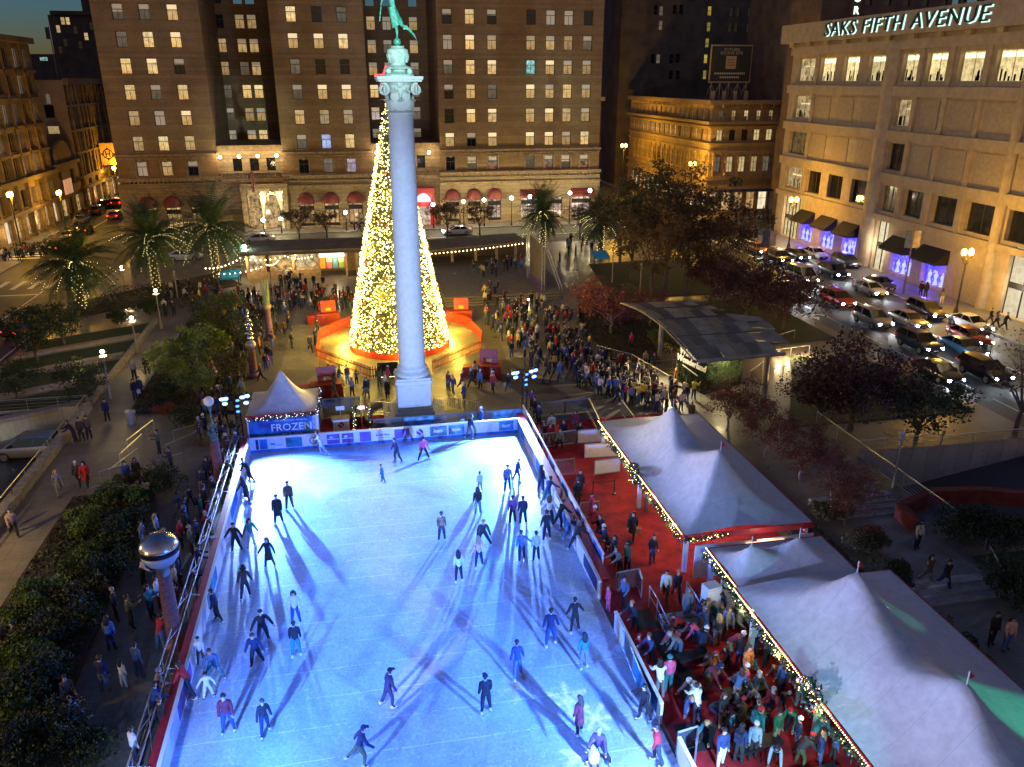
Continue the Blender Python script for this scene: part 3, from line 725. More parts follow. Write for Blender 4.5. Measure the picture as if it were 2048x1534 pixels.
# ================================================================== generic ornate block helper
def block_windows(par, axis, c, As, Zs, w, h, depth, mats, probs, name='window', frame=FRAME, bars=1, arch=False):
 for a in As:
  for z in Zs:
   d = c+depth; f = MB(); t = .07
   def bx(a0,a1,z0,z1,e=0):
    (f.box(a0,a1,d-.06-e,d-e,z0,z1) if axis == 'Y' else f.box(d-.06-e,d-e,a0,a1,z0,z1))
   bx(a-w/2,a+w/2,z-h/2,z-h/2+t); bx(a-w/2,a+w/2,z+h/2-t,z+h/2,.001); bx(a-w/2,a-w/2+t,z-h/2+t,z+h/2-t,.002); bx(a+w/2-t,a+w/2,z-h/2+t,z+h/2-t,.002)
   for b in range(bars): q = a-w/2+w*(b+1)/(bars+1); bx(q-.035,q+.035,z-h/2+t,z+h/2-t,.003)
   bx(a-w/2+t,a+w/2-t,z+h*.12,z+h*.12+.06,.004)
   fo = f.build(name, frame, par)
   q = MB()
   q.poly([(a-w/2,d,z-h/2),(a+w/2,d,z-h/2),(a+w/2,d,z+h/2),(a-w/2,d,z+h/2)] if axis == 'Y' else [(d,a-w/2,z-h/2),(d,a-w/2,z+h/2),(d,a+w/2,z+h/2),(d,a+w/2,z-h/2)])
   q.build('pane', mats[R.choices(range(len(mats)), probs)[0]], fo)
def holes_for(As, Zs, w, h): return [(a-w/2,a+w/2,z-h/2,z+h/2) for a in As for z in Zs]
# ---- corner block across the crossing (two faces)
OST = stone('corner_block_stone', (.36,.25,.13), .7, .08, .6); OBR = M('corner_block_brick', (.22,.14,.085), .85, ns=2, na=.25, bump=.2, bs=14)
corner = thing('corner_building', 'low ornate corner building with arcaded upper floors and a billboard on its roof', 'building', (62,138,0))
XA = [63.7+2.35*i for i in range(9)]; YA = [139.6+2.6*i for i in range(16)]
g = MB()
for axis, c, AA, a0, a1 in (('Y',138.2,XA,62,84.5), ('X',62.0,YA,138.2,182)):
 facade(g, axis, c, a0, a1, 0, 19.3, holes_for(AA,[17.2],.85,1.7)+holes_for(AA,[13.9],1.15,1.9)+holes_for(AA,[8.9],1.25,2.7)+holes_for(AA,[2.4],1.7,3.2), .35, 0)
g.poly([(62,138.2,19.3),(84.5,138.2,19.3),(84.5,182,19.3),(62,182,19.3)], 1)
g.build('facade_wall', [OST, M('roof_felt', (.05,.045,.04), .9, ns=1)], corner)
t = MB()
def course(z0, z1, d):
 t.box(62-d, 84.5, 138.2-d, 138.199, z0, z1); t.box(62-d, 61.999, 138.2, 182, z0, z1)
course(19.0,19.75,.9); course(15.75,16.25,.9); course(15.1,15.45,.45); course(12.3,12.6,.35); course(6.2,6.8,.5); course(4.6,5.3,.35); course(11.0,11.35,.25)
for x in XA: t.box(x-.95,x-.72,137.95,138.198,6.85,10.95); t.box(x-.2,x+.2,137.3,138.197,18.4,18.98)
for y in YA: t.box(61.75,61.998,y-.95,y-.72,6.85,10.95); t.box(61.1,61.997,y-.2,y+.2,18.4,18.98)
for x in XA:
 for i in range(7):
  a = math.pi*(i+.5)/7; t.obox((x+.8*math.cos(a),138.1,10.15+.75*math.sin(a)), .26,.2,.26, 0)
for i in range(70): t.box(62.1+i*.31, 62.25+i*.31, 137.4, 137.6, 16.26, 17.0) if i < 71 else None
t.box(62.1, 84.5, 137.38, 137.62, 17.01, 17.1)
t.build('cornice', OST, corner)
MX = [LW, LM, LD, GLASSK, LC]
block_windows(corner,'Y',138.2,XA,[17.2],.85,1.7,.3,MX,[2,3,3,2,.5]); block_windows(corner,'Y',138.2,XA,[13.9],1.15,1.9,.3,MX,[3,3,1,2,.3]); block_windows(corner,'Y',138.2,XA,[8.9],1.25,2.7,.3,MX,[2,2,2,3,.3],'arched_window')
block_windows(corner,'X',62.0,YA,[17.2],.85,1.7,.3,MX,[3,3,2,1,.3]); block_windows(corner,'X',62.0,YA,[13.9],1.15,1.9,.3,MX,[3,3,1,1,.3]); block_windows(corner,'X',62.0,YA,[8.9],1.25,2.7,.3,MX,[1,2,2,4,0],'arched_window')
block_windows(corner,'Y',138.2,XA,[2.4],1.7,3.2,.3,[SHOPW,PALEW,LD],[3,2,1],'shop_window',bars=0); block_windows(corner,'X',62.0,YA,[2.4],1.7,3.2,.3,[SHOPW,PALEW,LD],[2,2,1],'shop_window',bars=0)
g = MB(); g.box(63, 80, 136.6, 138.19, 4.3, 4.55); g.build('shop_canopy', M('canopy_blue', (.02,.03,.14), .6, na=.1), corner)
# billboard on the corner roof
bx0, bx1 = atY(1420,150,141).x, atY(1499,150,141).x; bz0, bz1 = atY(1460,163,141).z, atY(1460,92,141).z
bb = thing('billboard', 'dark square billboard with pale border on a steel frame above the corner roof', 'billboard', ((bx0+bx1)/2,141,19.4))
g = MB(); g.box(bx0,bx1,141,141.25,bz0,bz1,0)
for a,b in (((bx0-.12,bz0),(bx0,bz1)),((bx1,bz0),(bx1+.12,bz1))): g.box(a[0],b[0],140.93,141.3,a[1],b[1],1)
g.box(bx0-.12,bx1+.12,140.92,141.31,bz1+.001,bz1+.2,1); g.box(bx0-.12,bx1+.12,140.92,141.31,bz0-.2,bz0-.001,1)
g.build('panel', [M('board_green', (.018,.022,.018), .6, ns=1, na=.2), M('board_frame', (.3,.24,.15), .5, na=.1)], bb)
g = MB(); xc = (bx0+bx1)/2
def bt(s, size, z, sx=1): text_on(g, s, size, (xc,140.97,z), (1,0,0), (0,0,1), 0, .004, sx=sx)
hh = bz1-bz0
bt('FUTURE', .62, bz1-hh*.10, 1.3); bt('ESTATE SITE', .62, bz1-hh*.2, 1.25); 
for z, n in ((.23,17),(.12,11)):
 for i in range(n): g.box(xc-n*.17+i*.34, xc-n*.17+i*.34+.2, 140.965, 140.99, bz0+hh*z-.14, bz0+hh*z+.14)
g.build('lettering', M('board_letters', (.35,.3,.22), .6, na=0, emit=(.6,.5,.35), es=.05), bb)
g = MB(); g.box(xc-.95,xc+.95,140.95,140.995,bz0+hh*.36,bz0+hh*.72,0)
for z in (.62,.54,.46):
 for i in range(3): g.box(xc-.62+i*.45, xc-.62+i*.45+.3, 140.93, 140.949, bz0+hh*z-.11, bz0+hh*z+.11, 1)
g.build('logo_panel', [M('logo_tan', (.42,.28,.16), .7, na=.1), M('logo_brown', (.2,.12,.06), .7, na=0)], bb)
g = MB()
for i in range(5):
 x = bx0+.4+(bx1-bx0-.8)*i/4; g.beam((x,141.1,19.32),(x,141.1,bz0-.2),.12); g.beam((x,141.1,bz0-.3),(x,143.6,19.32),.08)
 if i < 4: x2 = bx0+.4+(bx1-bx0-.8)*(i+1)/4; g.beam((x,141.1,19.4),(x2,141.1,bz0-.3),.07); g.beam((x2,141.15,19.4),(x,141.15,bz0-.3),.07)
g.build('support_frame', MATS['board_frame'], bb)
g = MB()
for i in range(4): x = bx0+.6+(bx1-bx0-1.2)*i/3; g.box(x-.3,x+.3,140.2,140.6,19.7,21.2)
g.build('flood_box', M('flood_tan', (.45,.3,.15), .6, na=.1), bb)
# ---- big plain tower behind
def plain_tower(name, label, X0, X1, Y, z1, mat, wins, depth=25, cat='tower', extra=None):
 t = thing(name, label, cat, ((X0+X1)/2, Y, 0)); g = MB()
 hs = [(x-w/2,x+w/2,z-h/2,z+h/2) for x,z,w,h,k in wins]
 facade(g,'Y',Y,X0,X1,0,z1,hs,.4,0); g.poly([(X0,Y,0),(X0,Y,z1),(X0,Y+depth,z1),(X0,Y+depth,0)],0); g.poly([(X1,Y,0),(X1,Y+depth,0),(X1,Y+depth,z1),(X1,Y,z1)],0)
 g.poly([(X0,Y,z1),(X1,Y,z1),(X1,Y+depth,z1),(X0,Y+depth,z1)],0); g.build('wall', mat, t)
 for x,z,w,h,k in wins:
  f = MB(); d = Y+.3
  f.box(x-w/2,x+w/2,d-.06,d,z-h/2,z-h/2+.08); f.box(x-w/2,x+w/2,d-.06,d,z-.05,z+.05); f.box(x-w/2,x-w/2+.08,d-.059,d-.001,z-h/2+.081,z+h/2); f.box(x+w/2-.08,x+w/2,d-.059,d-.001,z-h/2+.081,z+h/2)
  fo = f.build('window', FRAME, t); q = MB(); q.poly([(x-w/2,d+.01,z-h/2),(x+w/2,d+.01,z-h/2),(x+w/2,d+.01,z+h/2),(x-w/2,d+.01,z+h/2)]); q.build('pane', k, fo)
 return t
Yb = 186.0; k0 = atY(1240,100,Yb).x; k1 = atY(1531,100,Yb).x
LY = litmat('stair_yellow', (.8,.62,.12), (.7,.5,.08), .55, .5)
wins = []
for px, py, k in ((1312,20,GLASSK),(1323,22,LD),(1350,19,GLASSK),(1363,19,GLASSK),(1420,22,LY),(1464,24,GLASSK),(1477,24,GLASSK),(1500,24,GLASSK),(1322,51,LD),(1418,54,LY),(1461,55,GLASSK),(1473,55,GLASSK),(1497,56,GLASSK),
                 (1415,86,LY),(1306,118,GLASSK),(1317,118,LD),(1343,118,GLASSK),(1356,117,GLASSK),(1412,118,LY),(1410,150,LY),(1342,150,GLASSK),(1356,150,GLASSK)):
 p = atY(px,py,Yb); wins.append((p.x,p.z,.95,1.9,k))
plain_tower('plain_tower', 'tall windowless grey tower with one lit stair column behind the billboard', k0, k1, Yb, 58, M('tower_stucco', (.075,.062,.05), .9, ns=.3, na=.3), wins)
Yd = 240.0; wins = []
for i in range(26):
 p = atY(R.uniform(1552,1600), R.uniform(5,165), Yd); wins.append((round(p.x/2.4)*2.4+.7,round(p.z/3.2)*3.2,1.0,1.5,R.choice([GLASSK,GLASSK,GLASSK,LD,LW,LM])))
wins = list({(w[0],w[1]):w for w in wins}.values())
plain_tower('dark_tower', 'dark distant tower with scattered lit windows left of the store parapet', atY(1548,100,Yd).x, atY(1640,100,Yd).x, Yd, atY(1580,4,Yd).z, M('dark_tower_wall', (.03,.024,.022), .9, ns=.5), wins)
Ye = 200.0
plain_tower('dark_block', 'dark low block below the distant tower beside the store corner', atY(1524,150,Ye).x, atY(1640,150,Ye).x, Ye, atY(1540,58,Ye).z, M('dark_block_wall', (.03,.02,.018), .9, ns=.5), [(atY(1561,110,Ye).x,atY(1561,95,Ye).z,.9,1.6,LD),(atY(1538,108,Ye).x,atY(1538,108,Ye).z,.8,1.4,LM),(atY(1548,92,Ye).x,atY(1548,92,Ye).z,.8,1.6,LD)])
# building behind the store roof, with the vertical lit sign
Yf = 128.0
x0, x1 = atY(1642,30,Yf).x, atY(1900,30,Yf).x
wins = [(x,z,1.3,2.4,GLASSK) for x in [x0+8+3.4*i for i in range(7)] for z in (31.5,35.3)]
pt = plain_tower('roof_block', 'brown building rising behind the store parapet with a vertical lit sign', x0, x1, Yf, 46, M('roof_block_wall', (.13,.09,.06), .9, ns=.4, na=.25), wins)
sg = MB(); p = atY(1712,18,Yf-.8)
sg.box(p.x-.75,p.x+.75,Yf-.9,Yf-.001,30.6,45.5,0)
for i, ch in enumerate('ROLLE'): text_on(sg, ch, 1.55, (p.x,Yf-.93,p.z-.25+i*1.75), (1,0,0), (0,0,1), 1, .01, bold=.04)
sg.build('vertical_sign', [M('sign_box', (.12,.09,.06), .6, na=.1), glow('sign_letters_lit', (.8,1,.8), 2.6)], pt)
# ---- narrow buildings up the side street right of the hotel
NB = M('narrow_brick', (.10,.06,.045), .9, ns=1.5, na=.3)
Yg = 196.0
ng = thing('narrow_building', 'narrow brick building glimpsed up the street between hotel and corner block', 'building', (50,Yg,0))
g = MB(); za = [6.5+4.2*i for i in range(9)]; xa = [53.4, 56.2]
facade(g,'Y',Yg,41.7,58.4,0,50,holes_for(xa,za,1.0,2.2),.3,0); g.build('wall', NB, ng); block_windows(ng,'Y',Yg,xa,za,1.0,2.2,.25,[LM,GLASSK,LD,LW],[2,4,2,1])
nh = thing('cream_building', 'cream building lit orange by lamps at the end of the side street', 'building', (44,176,0))
g = MB(); ya = [150+3.2*i for i in range(9)]; za = [9.5,14,18]
facade(g,'X',44.4,146,180,0,19.5,holes_for(ya,za,1.2,2.4),-.3,0); g.box(41.8,44.9,145.9,180,19.5,20.2); g.build('wall', M('cream_wall', (.36,.27,.16), .85, ns=1), nh)
ni = thing('street_end_block', 'dark block closing the view at the top of the side street', 'building', (52,300,0))
g = MB(); g.box(20,110,300,320,0,atY(1540,66,300).z); g.build('wall', M('dark_tower_wall', (.03,.024,.022)), ni)
# ================================================================== south side (left) buildings
LST = stone('left_block_stone', (.24,.165,.085), .8, .06, .6); LST2 = M('left_beige_wall', (.27,.185,.10), .9, ns=.6, na=.15)
XL = -50.0
la = thing('ornate_building', 'tall ornate stone building at the left edge with lit shop windows below', 'building', (XL,130,0))
g = MB(); yb = [96+4.15*i for i in range(14)]; zr = [26.2,22.3,18.2,14.2,10.6]
hs = []
for y in yb:
 for z in zr: hs.append((y-1.35,y+1.35,z-1.35,z+1.35))
 hs.append((y-1.5,y+1.5,.4,3.6)); hs.append((y-1.4,y+1.4,4.6,7.2))
facade(g,'X',XL,60,152.5,0,29,hs,-.45,0)
g.poly([(XL,152.5,0),(XL-30,152.5,0),(XL-30,152.5,29),(XL,152.5,29)],0); g.poly([(XL,60,29),(XL,152.5,29),(XL-30,152.5,29),(XL-30,60,29)],0)
g.build('facade_wall', LST, la)
t = MB()
for z0,z1,d in ((28.4,29.3,.9),(24.1,24.5,.3),(20.1,20.4,.3),(16.1,16.4,.3),(12.2,12.5,.3),(8.3,9.0,.8),(3.8,4.4,.45)): t.box(XL+.001,XL+d,60,152.6,z0,z1)
for y in yb:
 t.box(XL+.001,XL+.42,y-2.35,y-1.75,.01,8.28); t.box(XL+.001,XL+.3,y-2.3,y-1.8,9.01,28.38)
 for z in zr: t.box(XL-.3,XL-.2,y-.5,y-.4,z-1.35,z+1.35); t.box(XL-.3,XL-.2,y+.4,y+.5,z-1.35,z+1.35)
t.build('cornice', LST, la)
AMB = litmat('amber_room', (.35,.2,.06), (.3,.16,.04), .22, .1)
block_windows(la,'X',XL,yb[6:],zr,2.7,2.7,-.4,[GLASSK,GLASSD,LD],[6,3,1]); block_windows(la,'X',XL,yb[6:],[5.9],2.8,2.6,-.4,[AMB,GLASSK,GLASSD],[2,2,2],'mezzanine_window',bars=3)
block_windows(la,'X',XL,yb[5:],[2.0],3.0,3.2,-.4,[SHOPW,PALEW],[3,2],'shop_window',bars=0)
q = MB(); q.box(-50.7,-50.42,117.2,120.6,.4,3.4); q.build('display_panel', (lambda: (lambda m: m)(litmat('screen_blue', (.3,.8,1), (.75,.95,1), 2.2, .05, 3)))(), la)
q = MB(); q.box(XL+.01,XL+.5,116.8,121,3.4,4.2); q.build('red_fascia', glow('red_fascia', (1,.06,.08), 2.4), la)
# roof plant
rp = thing('roof_plant', 'dark square plant room and flue on the left ornate roof', 'plant room', (-54,150,29))
g = MB(); p0, p1 = atX(34,100,-56), atX(66,100,-56); g.box(-62,-56,149.5,152,29.01,32.2); g.tube([(-54,146.5,29),(-54,146.5,33)],.35,8); g.build('housing', M('plant_dark', (.03,.026,.026), .8, na=.2), rp)
lb = thing('beige_building', 'beige building with a blank side wall and carved street front on the left street', 'building', (XL,165,0))
g = MB(); yc = [169.5+4.3*i for i in range(12)]; zc = [20.6,16.2,12.0,8.2]
facade(g,'X',XL,166,222,0,23,[(y-w0-.5,y-w0+.5,z-1.3,z+1.3) for y in yc for z in zc for w0 in (-.75,.75)]+[(y-1.7,y+1.7,.3,3.6) for y in yc],-.4,0)
bw = [(atY(96,198,166).x,atY(96,198,166).z,.7,1.7,LD),(atY(99,223,166).x,atY(99,223,166).z,1.6,2.2,GLASSK),(atY(107,260,166).x,atY(107,260,166).z,1.9,1.3,LM)]
facade(g,'Y',166,-74,XL,0,23,[(x-w/2,x+w/2,z-h/2,z+h/2) for x,z,w,h,k in bw],.3,1)
g.poly([(XL,166,23),(XL,222,23),(-74,222,23),(-74,166,23)],2); g.build('wall', [LST, LST2, MATS['roof_felt']], lb)
t = MB()
for z0,z1,d in ((22.2,23.3,1.0),(18.4,18.8,.35),(14.1,14.5,.35),(10.1,10.5,.35),(5.6,6.3,.7),(3.9,4.4,.9)): t.box(XL+.001,XL+d,166,222.1,z0,z1)
for y in yc: t.box(XL+.001,XL+.4,y-2.3,y-1.75,.01,22.1); t.box(XL+.001,XL+.25,y-.12,y+.12,6.31,22.1)
t.build('cornice', LST, lb)
for w0 in (-.75,.75): block_windows(lb,'X',XL,[y-w0 for y in yc],zc,1.0,2.6,-.35,[LM,LW,GLASSK,AMB],[2,1,5,4],bars=0)
block_windows(lb,'X',XL,yc,[1.95],3.4,3.3,-.35,[SHOPW,PALEW,SHOPP],[3,2,1],'shop_window',bars=1)
for x,z,w,h,k in bw:
 q = MB(); q.poly([(x-w/2,166.25,z-h/2),(x+w/2,166.25,z-h/2),(x+w/2,166.25,z+h/2),(x-w/2,166.25,z+h/2)]); q.build('side_window', k, lb)
lc = thing('low_shop_building', 'low two storey shop with a round gable between taller stone buildings', 'shop', (XL,159,0))
g = MB(); facade(g,'X',XL,152.6,165.9,0,9.5,[(154,157,.3,3.4),(158.2,160.4,.3,3.4),(161.6,164.4,.3,3.4),(155,157.6,5.4,8),(161,163.6,5.4,8)],-.4,0)
g.poly([(XL,152.6,9.5),(XL,165.9,9.5),(-70,165.9,9.5),(-70,152.6,9.5)],1)
n = 14; g.add([(XL+.02,159.3-4.2*math.cos(math.pi*k/n),9.51+3.6*math.sin(math.pi*k/n)) for k in range(n+1)] + [(XL-.5,159.3-4.2*math.cos(math.pi*k/n),9.51+3.6*math.sin(math.pi*k/n)) for k in range(n+1)],
     [tuple(range(n+1)), tuple(reversed(range(n+1,2*n+2)))] + [(k,k+1,n+2+k,n+1+k) for k in range(n)], 0)
g.box(XL+.003,XL+.6,152.6,165.9,8.9,9.5,0); g.build('wall', [LST, MATS['roof_felt']], lc)
q = MB(); q.box(XL+.01,XL+.25,156.3,160.2,4.1,6.6); q.build('pink_sign', M('sign_pink', (.75,.42,.3), .6, na=.05, emit=(1,.5,.3), es=.35), lc)
block_windows(lc,'X',XL,[155.5,163.0],[1.9],2.7,3.0,-.35,[SHOPW],[1],'shop_window',bars=0); block_windows(lc,'X',XL,[156.3,162.3],[6.7],2.5,2.5,-.35,[GLASSK],[1])
# hanging sign and banners on the left street
sgn = thing('blade_sign', 'yellow lit square blade sign with a round emblem over the left street', 'sign', (-49.2,190,9))
p = atX(216,308,-48.2)
g = MB(); g.box(-49.6,-46.8,p.y-.1,p.y+.1,p.z-2.1,p.z+2.1,0); g.tube([(-50,p.y,p.z+1.6),(-49.6,p.y,p.z+1.6)],.08,6,1); g.tube([(-50,p.y,p.z-1.6),(-49.6,p.y,p.z-1.6)],.08,6,1); g.build('sign_panel', [M('sign_yellow', (.5,.27,.06), .5, na=.05, emit=(1,.55,.08), es=.12), DARKM], sgn)
g = MB()
for k in range(20):
 a0,a1 = 2*math.pi*k/20, 2*math.pi*(k+1)/20; c = (-48.2,p.y-.104,p.z)
 P = lambda r,a: (c[0]+r*math.cos(a),c[1],c[2]+r*math.sin(a)); g.add([P(.78,a0),P(1.0,a0),P(1.0,a1),P(.78,a1)],[(0,3,2,1)])
for s in (-1,1): g.box(-48.2+s*.35-.13,-48.2+s*.35+.13,p.y-.112,p.y-.105,p.z-.6,p.z+.6)
g.box(-48.42,-47.98,p.y-.115,p.y-.106,p.z-.12,p.z+.12)
for a in range(4): w = a*math.pi/2; g.add([(-48.2+1.02*math.cos(w-.22),p.y-.104,p.z+1.02*math.sin(w-.22)),(-48.2+1.02*math.cos(w+.22),p.y-.104,p.z+1.02*math.sin(w+.22)),(-48.2+1.4*math.cos(w),p.y-.104,p.z+1.4*math.sin(w))],[(0,2,1)])
g.build('emblem', M('emblem_black', (.01,.01,.01), .5, na=0), sgn)
# far buildings on the left skyline
Yh = 262.0
wins = []
for px,py,k in ((65+60,42,LM),(135,42,LM),(116,58,LM),(172,73,LM),(150,60,GLASSK),(130,85,GLASSK),(160,90,GLASSK),(182,52,GLASSK),(120,100,GLASSK)):
 p = atY(px,py,Yh); wins.append((p.x,p.z,1.1,1.9,k))
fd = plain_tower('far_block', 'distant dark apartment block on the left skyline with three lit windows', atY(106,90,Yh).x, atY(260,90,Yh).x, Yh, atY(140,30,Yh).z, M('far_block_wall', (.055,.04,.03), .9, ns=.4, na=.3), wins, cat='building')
g = MB(); zt = atY(140,30,Yh).z; g.box(atY(102,30,Yh).x,atY(262,30,Yh).x,Yh-.8,Yh+24,zt+.01,zt+1.0); g.box(atY(158,30,Yh).x,atY(185,30,Yh).x,Yh+4,Yh+14,zt+1.01,zt+5); g.build('parapet', MATS['far_block_wall'], fd)
Yi = 330.0
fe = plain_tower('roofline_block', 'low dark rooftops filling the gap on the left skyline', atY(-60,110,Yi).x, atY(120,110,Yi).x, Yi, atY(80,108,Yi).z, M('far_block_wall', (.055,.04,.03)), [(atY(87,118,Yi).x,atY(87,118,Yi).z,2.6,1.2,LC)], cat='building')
fp = thing('roof_flagpole', 'thin leaning flagpole on the roofs at the upper left sky', 'flagpole', (-60,168,23))
p0, p1 = atY(115,150,172), atY(92,52,172); g = MB(); g.tube([(p0.x,172,23),(p0.x,172,p1.z)],[.12,.06],6); g.build('pole', M('pole_grey', (.12,.1,.09), .6, na=0), fp); g = MB(); g.grid([[(p0.x-.05-.22*j+.05*math.sin(i),172+.1*math.sin(j+i),p1.z-.2-i*.5) for j in range(4)] for i in range(5)]); g.build('flag', M('flag_dark', (.05,.03,.03), .9, na=.2), fp)
# ================================================================== the ice rink
def icemat():
 m, nt, b = newmat('ice'); tc = nn(nt, 'ShaderNodeTexCoord').outputs['Object']
 s = nn(nt, 'ShaderNodeSeparateXYZ'); nt.links.new(tc, s.inputs[0])
 n1 = noise(nt, tc, .35, 6, .65); n2 = noise(nt, tc, 9, 6, .75)
 # skate scratches: three directions of stretched noise
 sc_ = None
 for ang, fr in ((25, 1.0), (-40, 1.3), (80, .8)):
  mp = nn(nt, 'ShaderNodeMapping'); mp.inputs['Rotation'].default_value = (0,0,rad(ang)); mp.inputs['Scale'].default_value = (fr*.35, fr*14, 1)
  nt.links.new(tc, mp.inputs[0]); n = noise(nt, mp.outputs[0], 1.6, 5, .7); n = mathn(nt, 'SMOOTH_MIN', mathn(nt, 'MULTIPLY', mathn(nt, 'SUBTRACT', n, .585, None, True), 7, None, True), 1, .1)
  sc_ = n if sc_ is None else mathn(nt, 'MAXIMUM', sc_, n)
 for cx_, cy_, fq in ((1.5,33,.9),(-1,27,1.15),(3.5,41,.8)):
  dx_ = mathn(nt,'SUBTRACT',s.outputs[0],cx_); dy_ = mathn(nt,'MULTIPLY',mathn(nt,'SUBTRACT',s.outputs[1],cy_),.62); d_ = mathn(nt,'ADD',mathn(nt,'SQRT',mathn(nt,'ADD',mathn(nt,'MULTIPLY',dx_,dx_),mathn(nt,'MULTIPLY',dy_,dy_))),mathn(nt,'MULTIPLY',n1,2.2))
  a_ = mathn(nt,'LESS_THAN',mathn(nt,'ABSOLUTE',mathn(nt,'SUBTRACT',mathn(nt,'FRACT',mathn(nt,'MULTIPLY',d_,fq*1.7)),.5)),.03); sc_ = mathn(nt,'MAXIMUM',sc_,mathn(nt,'MULTIPLY',a_,mathn(nt,'MULTIPLY',mathn(nt,'GREATER_THAN',n2,.5),.7)))
 seam = mathn(nt, 'LESS_THAN', mathn(nt, 'ABSOLUTE', mathn(nt, 'SUBTRACT', mathn(nt, 'FRACT', mathn(nt, 'MULTIPLY_ADD', s.outputs[1], .62, mathn(nt, 'MULTIPLY', n1, .12))), .5)), .012)
 seam = mathn(nt, 'MULTIPLY', seam, mathn(nt, 'GREATER_THAN', mathn(nt, 'ADD', n1, mathn(nt, 'MULTIPLY', n2, .6)), .74))
 c = ramp(nt, n1, [(.3, (.36,.45,.62)), (.7, (.57,.67,.83))])
 c = mixc(nt, 1, c, ramp(nt, n2, [(.3, (.70,)*3), (.65, (1.10,)*3)]), 'MULTIPLY')
 c = mixc(nt, mathn(nt, 'MAXIMUM', mathn(nt, 'MULTIPLY', sc_, .42), mathn(nt, 'MULTIPLY', seam, .7)), c, (.93,.95,.97))
 nt.links.new(c, b.inputs['Base Color'])
 nt.links.new(ramp(nt, n2, [(.3, (.22,)*3), (.7, (.55,)*3)]), b.inputs['Roughness'])
 bp = nn(nt, 'ShaderNodeBump'); bp.inputs['Strength'].default_value = .25; bp.inputs['Distance'].default_value = .01; nt.links.new(n2, bp.inputs['Height']); nt.links.new(bp.outputs[0], b.inputs['Normal'])
 return m
ICE = icemat()
RX0, RX1, RY1 = -7.85, 10.05, 50.3
g = MB(); g.box(RX0, RX1, 6, RY1, -.02, .03); structure('ice', g, ICE)
REDC = M('red_carpet', (.36,.010,.018), .95, ns=1.2, na=.35, bump=.25, bs=80)
g = MB(); g.box(10.25, 21.3, 4, 51.6, -.01, .034); g.box(-3.4, 1.2, 50.65, 55.2, -.01, .033); structure('red_carpet', g, REDC)
BW = M('board_white', (.72,.74,.76), .35, ns=8, na=.08); BRED = M('ledge_red', (.42,.02,.035), .4, ns=4, na=.2)
GLASSP = M('clear_panel', (.55,.65,.75), .08, na=0, trans=.9, spec=.5)
ALU = M('aluminium', (.36,.37,.39), .5, .7, na=0)
BLUEB = M('banner_blue', (.03,.16,.50), .5, ns=2, na=.35); TEALB = M('banner_teal', (.02,.22,.42), .5, ns=1, na=.5); VIOB = M('banner_violet', (.16,.10,.42), .5, ns=1.5, na=.3)
INK = M('banner_ink', (.12,.06,.25), .5, na=0); REDB = M('banner_red', (.45,.02,.06), .5, na=.1); PICB = M('banner_picture', (.10,.30,.55), .5, ns=1.8, na=.6)
NAVY = M('banner_navy', (.015,.03,.12), .5, na=.2)
